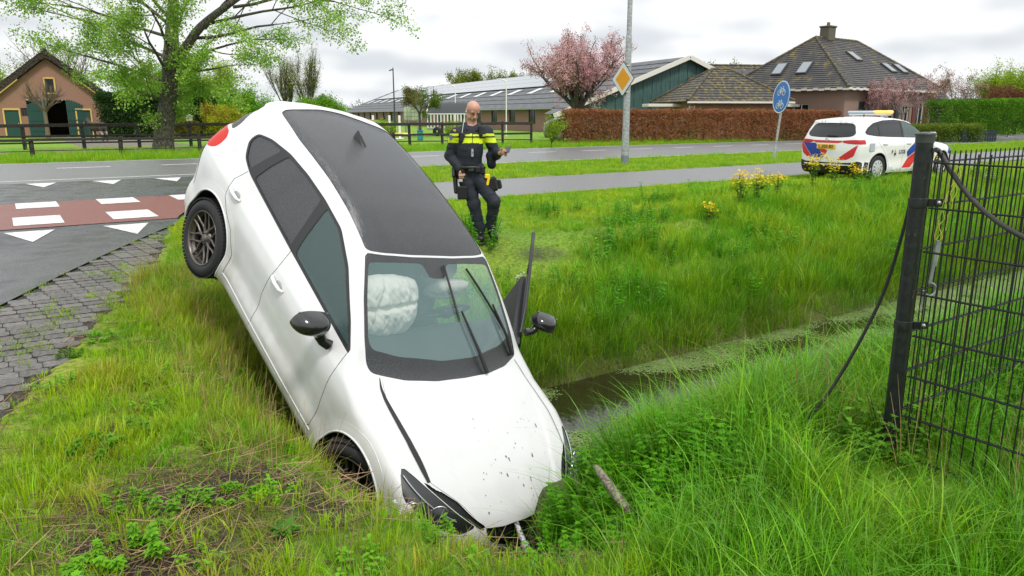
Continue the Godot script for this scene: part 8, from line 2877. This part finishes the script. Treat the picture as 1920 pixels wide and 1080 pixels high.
func build_grass() -> void:
	var short_a := [tuft(16, 0.10, 0.08, 0.9, 0.0055, 2, 0.12), tuft(16, 0.13, 0.09, 0.7, 0.005, 2, 0.2), tuft(14, 0.07, 0.08, 1.2, 0.006, 2, 0.05)]
	var mid_a := [tuft(18, 0.26, 0.10, 0.7, 0.0065, 3, 0.06), tuft(18, 0.34, 0.10, 0.85, 0.0065, 4, 0.04), tuft(16, 0.22, 0.09, 1.0, 0.007, 3, 0.1)]
	var long_a := [tuft(22, 0.40, 0.11, 0.8, 0.0075, 5, 0.02), tuft(22, 0.47, 0.11, 1.05, 0.008, 5, 0.02), tuft(20, 0.36, 0.12, 1.25, 0.0085, 5, 0.03), tuft(12, 0.62, 0.10, 1.6, 0.0095, 7, 0.0)]
	var patch := func(s, n): return gn1.get_noise_2d(s * 1.1 + 3.0, n * 1.1) + 0.5 * gn2.get_noise_2d(s, n)
	# 1: trampled verge beside the pavement, foreground left
	sow("verge_grass", "short yellow-green grass with bare patches beside the pavement", short_a, 30000, -1.8, 2.6, 1.7, 12.6,
		func(s, n): return 0.0 if on_road(s, n) or s > asphalt_edge(n) and s < paver_edge(n) + 0.10 + 0.18 * gn2.get_noise_2d(s, n) or ground(s, n) < WATER + 0.1 else (1.0 - 0.93 * mud(s, n)) * (1.0 - 0.75 * nose_view(s, n) * sm(1.5, 1.9, s)) * (0.95 if n < 9.5 else 0.7),
		func(s, n): return rnd(0.45, 1.0) * (1.0 + 0.3 * sm(0.9, 1.5, s) + 0.3 * patch.call(s, n)) * (1.0 - 0.6 * nose_view(s, n) * (0.35 + 0.65 * sm(1.2, 1.7, s))) * (0.65 + 0.35 * sm(0.1, 0.5, s - paver_edge(n))),
		func(s, n): return green(0.55 + 0.8 * patch.call(s, n) + rnd(-0.3, 0.3), 0.0).lerp(Color(0.52, 0.30, 0.08), 0.6 * sm(0.05, 0.5, gn2.get_noise_2d(s * 0.9 + 20.0, n * 0.9)) * rnd(0, 1)) * rnd(0.7, 1.15), 0.11, M.blade)
	sow("slope_grass", "taller grass with dry stems along the side of the crashed car", mid_a, 2600, 0.55, 2.1, 2.0, 8.6,
		func(s, n): return 0.0 if wet_or_built(s, n) else sm(0.55, 1.2, s) * (1.0 - 0.97 * mud(s, n)) * (1.0 - nose_view(s, n)),
		func(s, n): return rnd(0.4, 0.8),
		func(s, n): return green(0.5 + 0.7 * patch.call(s, n) + rnd(-0.3, 0.3), 0.1).lerp(Color(0.52, 0.32, 0.09), 0.5 * rnd(0, 1)) * rnd(0.75, 1.1), 0.27, M.blade)
	# moss and grass in the pavement's joints
	sow("joint_moss", "moss and grass growing in the joints of the pavement", [tuft(14, 0.028, 0.05, 1.3, 0.006, 2, 0.1), tuft(12, 0.045, 0.04, 1.2, 0.005, 2, 0.2)], 9000, -1.5, 2.6, 2.0, 12.6,
		func(s, n): return 0.0 if not on_pavers(s, n) else clampf(sm(-0.05, 0.35, gn1.get_noise_2d(s * 3.0, n * 1.2) + 0.5 * gn2.get_noise_2d(s, n)) * sm(0.25, 0.8, (s - asphalt_edge(n)) / (paver_edge(n) - asphalt_edge(n))) + 0.5 * (1.0 - sm(0.02, 0.1, s - asphalt_edge(n))), 0.0, 1.0),
		func(_s, _n): return rnd(0.6, 1.2),
		func(s, n): return green(0.75 + 0.3 * rnd(-1, 1), 0.15), 0.03, M.blade)
	# 2: lush near bank
	sow("bank_grass", "long lush wet grass on the near ditch bank", long_a, 9000, 1.0, 12.0, 0.9, 4.3,
		func(s, n): return 0.0 if ground(s, n) < WATER - 0.02 else (sm(2.3, 2.75, s) if n > 2.2 else sm(0.9, 1.6, s)) * (1.0 - 0.97 * nose_view(s, n)),
		func(s, n): return rnd(0.55, 1.0) * (0.45 + 0.55 * sm(1.2, 2.3, s)) * (0.80 + 0.15 * sm(1.6, 2.6, n)) * (1.0 - 0.55 * (1.0 - sm(0.25, 0.6, Vector2(s - 3.3, n - 1.6).length()))),
		func(s, n): return green(0.10 + 0.5 * patch.call(s, n) + rnd(-0.3, 0.3), 0.25 + 0.5 * rnd(-1, 1)) * rnd(0.7, 1.2), 0.4, M.blade)
	# 3: far bank
	sow("far_bank_grass", "bright green grass hanging down the far ditch bank", mid_a, 13000, 2.0, 26.0, 5.7, 9.4,
		func(s, n): return (0.0 if ground(s, n) < WATER + 0.02 else 1.0 - 0.5 * sm(8.6, 9.4, n) * (1.0 - sm(8.0, 11.0, s)) - 0.9 * mud(s, n)) * (1.0 - 0.5 * sm(14.0, 26.0, s)),
		func(s, n): return rnd(0.42, 1.3) * (1.0 - 0.68 * sm(7.3, 8.6, n) * (1.0 - sm(7.0, 12.0, s))) * (1.0 - 0.75 * near_officer(s, n)) * (1.0 + 0.3 * patch.call(s, n)),
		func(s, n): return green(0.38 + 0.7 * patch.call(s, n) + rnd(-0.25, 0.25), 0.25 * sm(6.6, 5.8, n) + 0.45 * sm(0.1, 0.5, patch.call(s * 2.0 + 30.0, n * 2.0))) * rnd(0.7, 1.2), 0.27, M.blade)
	sow("bank_edge_grass", "long reedy grass hanging over the water's edge of the far bank", [mid_a[1], mid_a[2], long_a[0]], 5200, 2.4, 30.0, 5.72, 6.7,
		func(s, n): return 0.0 if ground(s, n) < WATER - 0.02 else 0.35 + 0.65 * sm(-0.3, 0.2, patch.call(s * 1.6, 7.0)),
		func(_s, _n): return rnd(0.5, 1.05),
		func(s, n): return green(0.25 + 0.5 * patch.call(s, n) + rnd(-0.2, 0.3), 0.35).lerp(Color(0.30, 0.20, 0.06), 0.5 * rnd(0, 1) * sm(6.2, 5.8, n)) * rnd(0.7, 1.1), 0.3, M.blade)
	# 4: verge up to the cycle path
	sow("path_verge_grass", "mown yellow-green grass between ditch and cycle path", short_a, 26000, 2.4, 30.0, 8.6, 12.75,
		func(s, n): return (1.0 - 0.9 * mud(s, n)) * (1.0 - 0.6 * sm(12.0, 28.0, s)),
		func(s, n): return rnd(0.5, 0.95) * (1.0 + 1.3 * sm(9.0, 13.0, s) * (1.0 - sm(10.4, 11.6, n))) * (1.0 - 0.75 * near_officer(s, n)),
		func(s, n): return green(0.62 + 0.7 * patch.call(s, n) + rnd(-0.2, 0.2), 0.0) * rnd(0.85, 1.15), 0.11, M.blade)
	sow("road_verge_grass", "mown grass strip between cycle path and main road", short_a, 22000, 6.0, 70.0, 16.45, 21.65,
		func(s, n): return (1.0 if s > 2.2 + 0.32 * pow(n - 12.8, 1.32) + 0.4 else 0.0) * (1.0 - 0.7 * sm(16.0, 50.0, s)),
		func(s, n): return rnd(0.8, 1.4) * (1.0 + 0.5 * sm(20.0, 60.0, s)),
		func(s, n): return green(0.55 + 0.6 * patch.call(s, n) + rnd(-0.2, 0.2), 0.0) * rnd(0.85, 1.15), 0.11, M.blade)
	# 5: beyond the road
	sow("roadside_grass", "bright grass along the far side of the main road", [mid_a[0], mid_a[2], short_a[0]], 22000, -6.0, 80.0, 31.1, 38.0,
		func(s, n): return (1.0 - 0.6 * sm(31.0, 38.0, n)) * (1.0 - 0.6 * sm(15.0, 60.0, s)),
		func(s, n): return rnd(0.7, 1.3) * (1.2 if s < 9.0 else 1.0),
		func(s, n): return green(0.45 + 0.5 * patch.call(s, n) + rnd(-0.2, 0.2), 0.0) * rnd(0.85, 1.2), 0.2, M.blade)
	# behind the mesh fence
	sow("field_grass", "grass on the field beyond the wire mesh fence", [mid_a[1], mid_a[2], long_a[0]], 5200, 8.0, 24.0, -3.0, 4.2,
		func(s, n): return 0.0 if ground(s, n) < WATER else 1.0,
		func(_s, _n): return rnd(0.55, 0.95),
		func(s, n): return green(0.4 + 0.6 * patch.call(s, n) + rnd(-0.2, 0.2), 0.1) * rnd(0.85, 1.15), 0.3, M.blade)
	# broad-leaved plants
	var herb := [leafy(9, 0.20, 0.040, 0.12, 3), leafy(8, 0.26, 0.048, 0.11, 1), leafy(11, 0.15, 0.034, 0.13, 3)]
	sow("creeping_buttercup", "dense low lobed leaves on the bank in front of the white car", [herb[0], herb[2]], 900, 2.3, 3.3, 1.2, 3.9,
		func(s, n): return sm(2.3, 2.6, s) * (1.0 - 0.95 * sm(2.7, 3.2, s)) * sm(1.9, 2.3, n) if ground(s, n) > WATER else 0.0,
		func(_s, _n): return rnd(0.7, 1.1), func(_s, _n): return Color(0.14, 0.46, 0.010) * rnd(0.75, 1.25), 0.2, M.leaf)
	sow("nettles", "nettles and herbs among the long grass of the near bank", [herb[1], herb[0]], 260, 2.6, 9.0, 0.5, 3.6,
		func(s, n): return 0.7 * sm(-0.1, 0.3, patch.call(s + 4.0, n)), func(_s, _n): return rnd(0.8, 1.3), func(_s, _n): return Color(0.11, 0.30, 0.013) * rnd(0.75, 1.25), 0.3, M.leaf)
	sow("bank_herbs", "leafy herbs among the grass of the far bank", [herb[0], herb[1]], 1200, 2.6, 22.0, 6.2, 10.5,
		func(s, n): return 0.75 * sm(0.0, 0.4, patch.call(s * 0.7, n + 9.0)), func(_s, _n): return rnd(0.7, 1.6), func(_s, _n): return Color(0.12, 0.40, 0.012) * rnd(0.75, 1.25), 0.3, M.leaf)
	var yarrow := [leafy(9, 0.08, 0.040, 0.10, 3), leafy(8, 0.06, 0.036, 0.10, 1)]
	sow("verge_herbs", "small ferny and broad-leaved weeds on the trampled verge", yarrow, 330, -0.6, 1.8, 1.8, 7.5,
		func(s, n): return 0.0 if wet_or_built(s, n) else 0.25 + 0.75 * (1.0 - sm(0.2, 0.8, Vector2((s + 0.05) / 0.6, (n - 2.9) / 0.6).length())), func(_s, _n): return rnd(0.6, 1.2), func(_s, _n): return Color(0.16, 0.40, 0.016) * rnd(0.75, 1.3), 0.1, M.leaf)
	# dry stalks and lying straw
	var stalk := MB.new()
	stalk.tint = true
	for k in 5:
		var a := rnd(0, TAU)
		var r := Vector3(cos(a), 0, sin(a)) * rnd(0, 0.05)
		stalk.color = Color(0.40, 0.27, 0.11) * rnd(0.7, 1.2)
		var t := r + Vector3(cos(a) * rnd(0.02, 0.16), rnd(0.22, 0.5), sin(a) * rnd(0.02, 0.16))
		stalk.tube([r, r.lerp(t, 0.5) + Vector3(0, 0.03, 0), t], [0.002, 0.0016, 0.0008], 3, false)
	sow("dry_stalks", "dry straw-coloured stalks standing in the grass", [stalk], 420, 0.4, 2.2, 2.2, 8.5,
		func(s, n): return 0.0 if wet_or_built(s, n) else sm(0.5, 1.2, s) * (1.0 - nose_view(s, n)), func(_s, _n): return rnd(0.5, 1.0), func(_s, _n): return Color(1, 1, 1) * rnd(0.7, 1.2), 0.35, M.straw)
	sow("fence_stalks", "dry stalks standing along the foot of the mesh fence", [stalk], 120, 3.2, 9.0, 1.0, 4.0,
		func(_s, _n): return 0.8, func(_s, _n): return rnd(0.8, 1.4), func(_s, _n): return Color(1, 1, 1) * rnd(0.7, 1.2), 0.35, M.straw)
	var lying := MB.new()
	lying.tint = true
	for k in 7:
		var a := rnd(0, TAU)
		var r := Vector3(rnd(-0.12, 0.12), rnd(0.008, 0.035), rnd(-0.12, 0.12))
		lying.color = Color(0.33, 0.22, 0.11).lerp(Color(0.14, 0.09, 0.05), rnd(0, 1)) * rnd(0.7, 1.2)
		lying.tube([r, r + Vector3(cos(a), rnd(-0.1, 0.15), sin(a)) * rnd(0.06, 0.2)], [0.0024, 0.001], 3, false)
	sow("dead_straw", "dead flattened straw lying on the trodden earth", [lying], 2600, -0.8, 2.9, 2.2, 8.3,
		func(s, n): return 0.0 if wet_or_built(s, n) or ground(s, n) < -1.5 else 0.22 + 0.78 * mud(s, n), func(_s, _n): return rnd(0.6, 1.2), func(_s, _n): return Color(1, 1, 1) * rnd(0.6, 1.2), 0.02, M.straw)
	# duckweed: thousands of tiny floating leaves
	var weed := MB.new()
	weed.tint = true
	for k in 46:
		var a := rnd(0, TAU)
		var r := 0.16 * sqrt(rnd(0, 1))
		var c := Vector3(cos(a) * r, rnd(0.002, 0.006), sin(a) * r)
		weed.color = Color(1, 1, 1) * rnd(0.7, 1.25)
		var q := weed.vert(c)
		for j in 5: weed.vert(c + Vector3(cos(j * TAU / 5), 0, sin(j * TAU / 5)) * rnd(0.006, 0.014))
		for j in 5: weed.ix.append_array(PackedInt32Array([q, q + 1 + (j + 1) % 5, q + 1 + j]))
	var wx := []
	var wc := []
	for k in 9000:
		var s := rnd(3.6, 34.0)
		var n := rnd(4.45, 5.85)
		var d := sm(0.06, 0.22, gn1.get_noise_2d(s * 0.9, n * 2.0) + 0.55 * gn2.get_noise_2d(s * 0.7, n * 0.9) - 0.25 * (1.0 - sm(5.0, 9.0, s)) + 0.5 * sm(9.0, 12.0, s) + 0.3 * sm(5.3, 5.8, n))
		if rnd(0, 1) > d: continue
		wx.append(Transform3D(Basis(Vector3.UP, rnd(0, TAU)), sn(s, n, WATER + 0.002 + rnd(0, 0.002))))
		wc.append(Color(0.36, 0.46, 0.19).lerp(Color(0.16, 0.28, 0.04), clampf(gn2.get_noise_2d(s, n) + 0.6 - 0.45 * sm(9.0, 12.0, s), 0, 1)) * rnd(0.8, 1.15))
	multi("duckweed", weed, M.leaf, wx, wc).set_meta("label", "pale green duckweed floating on the ditch water")
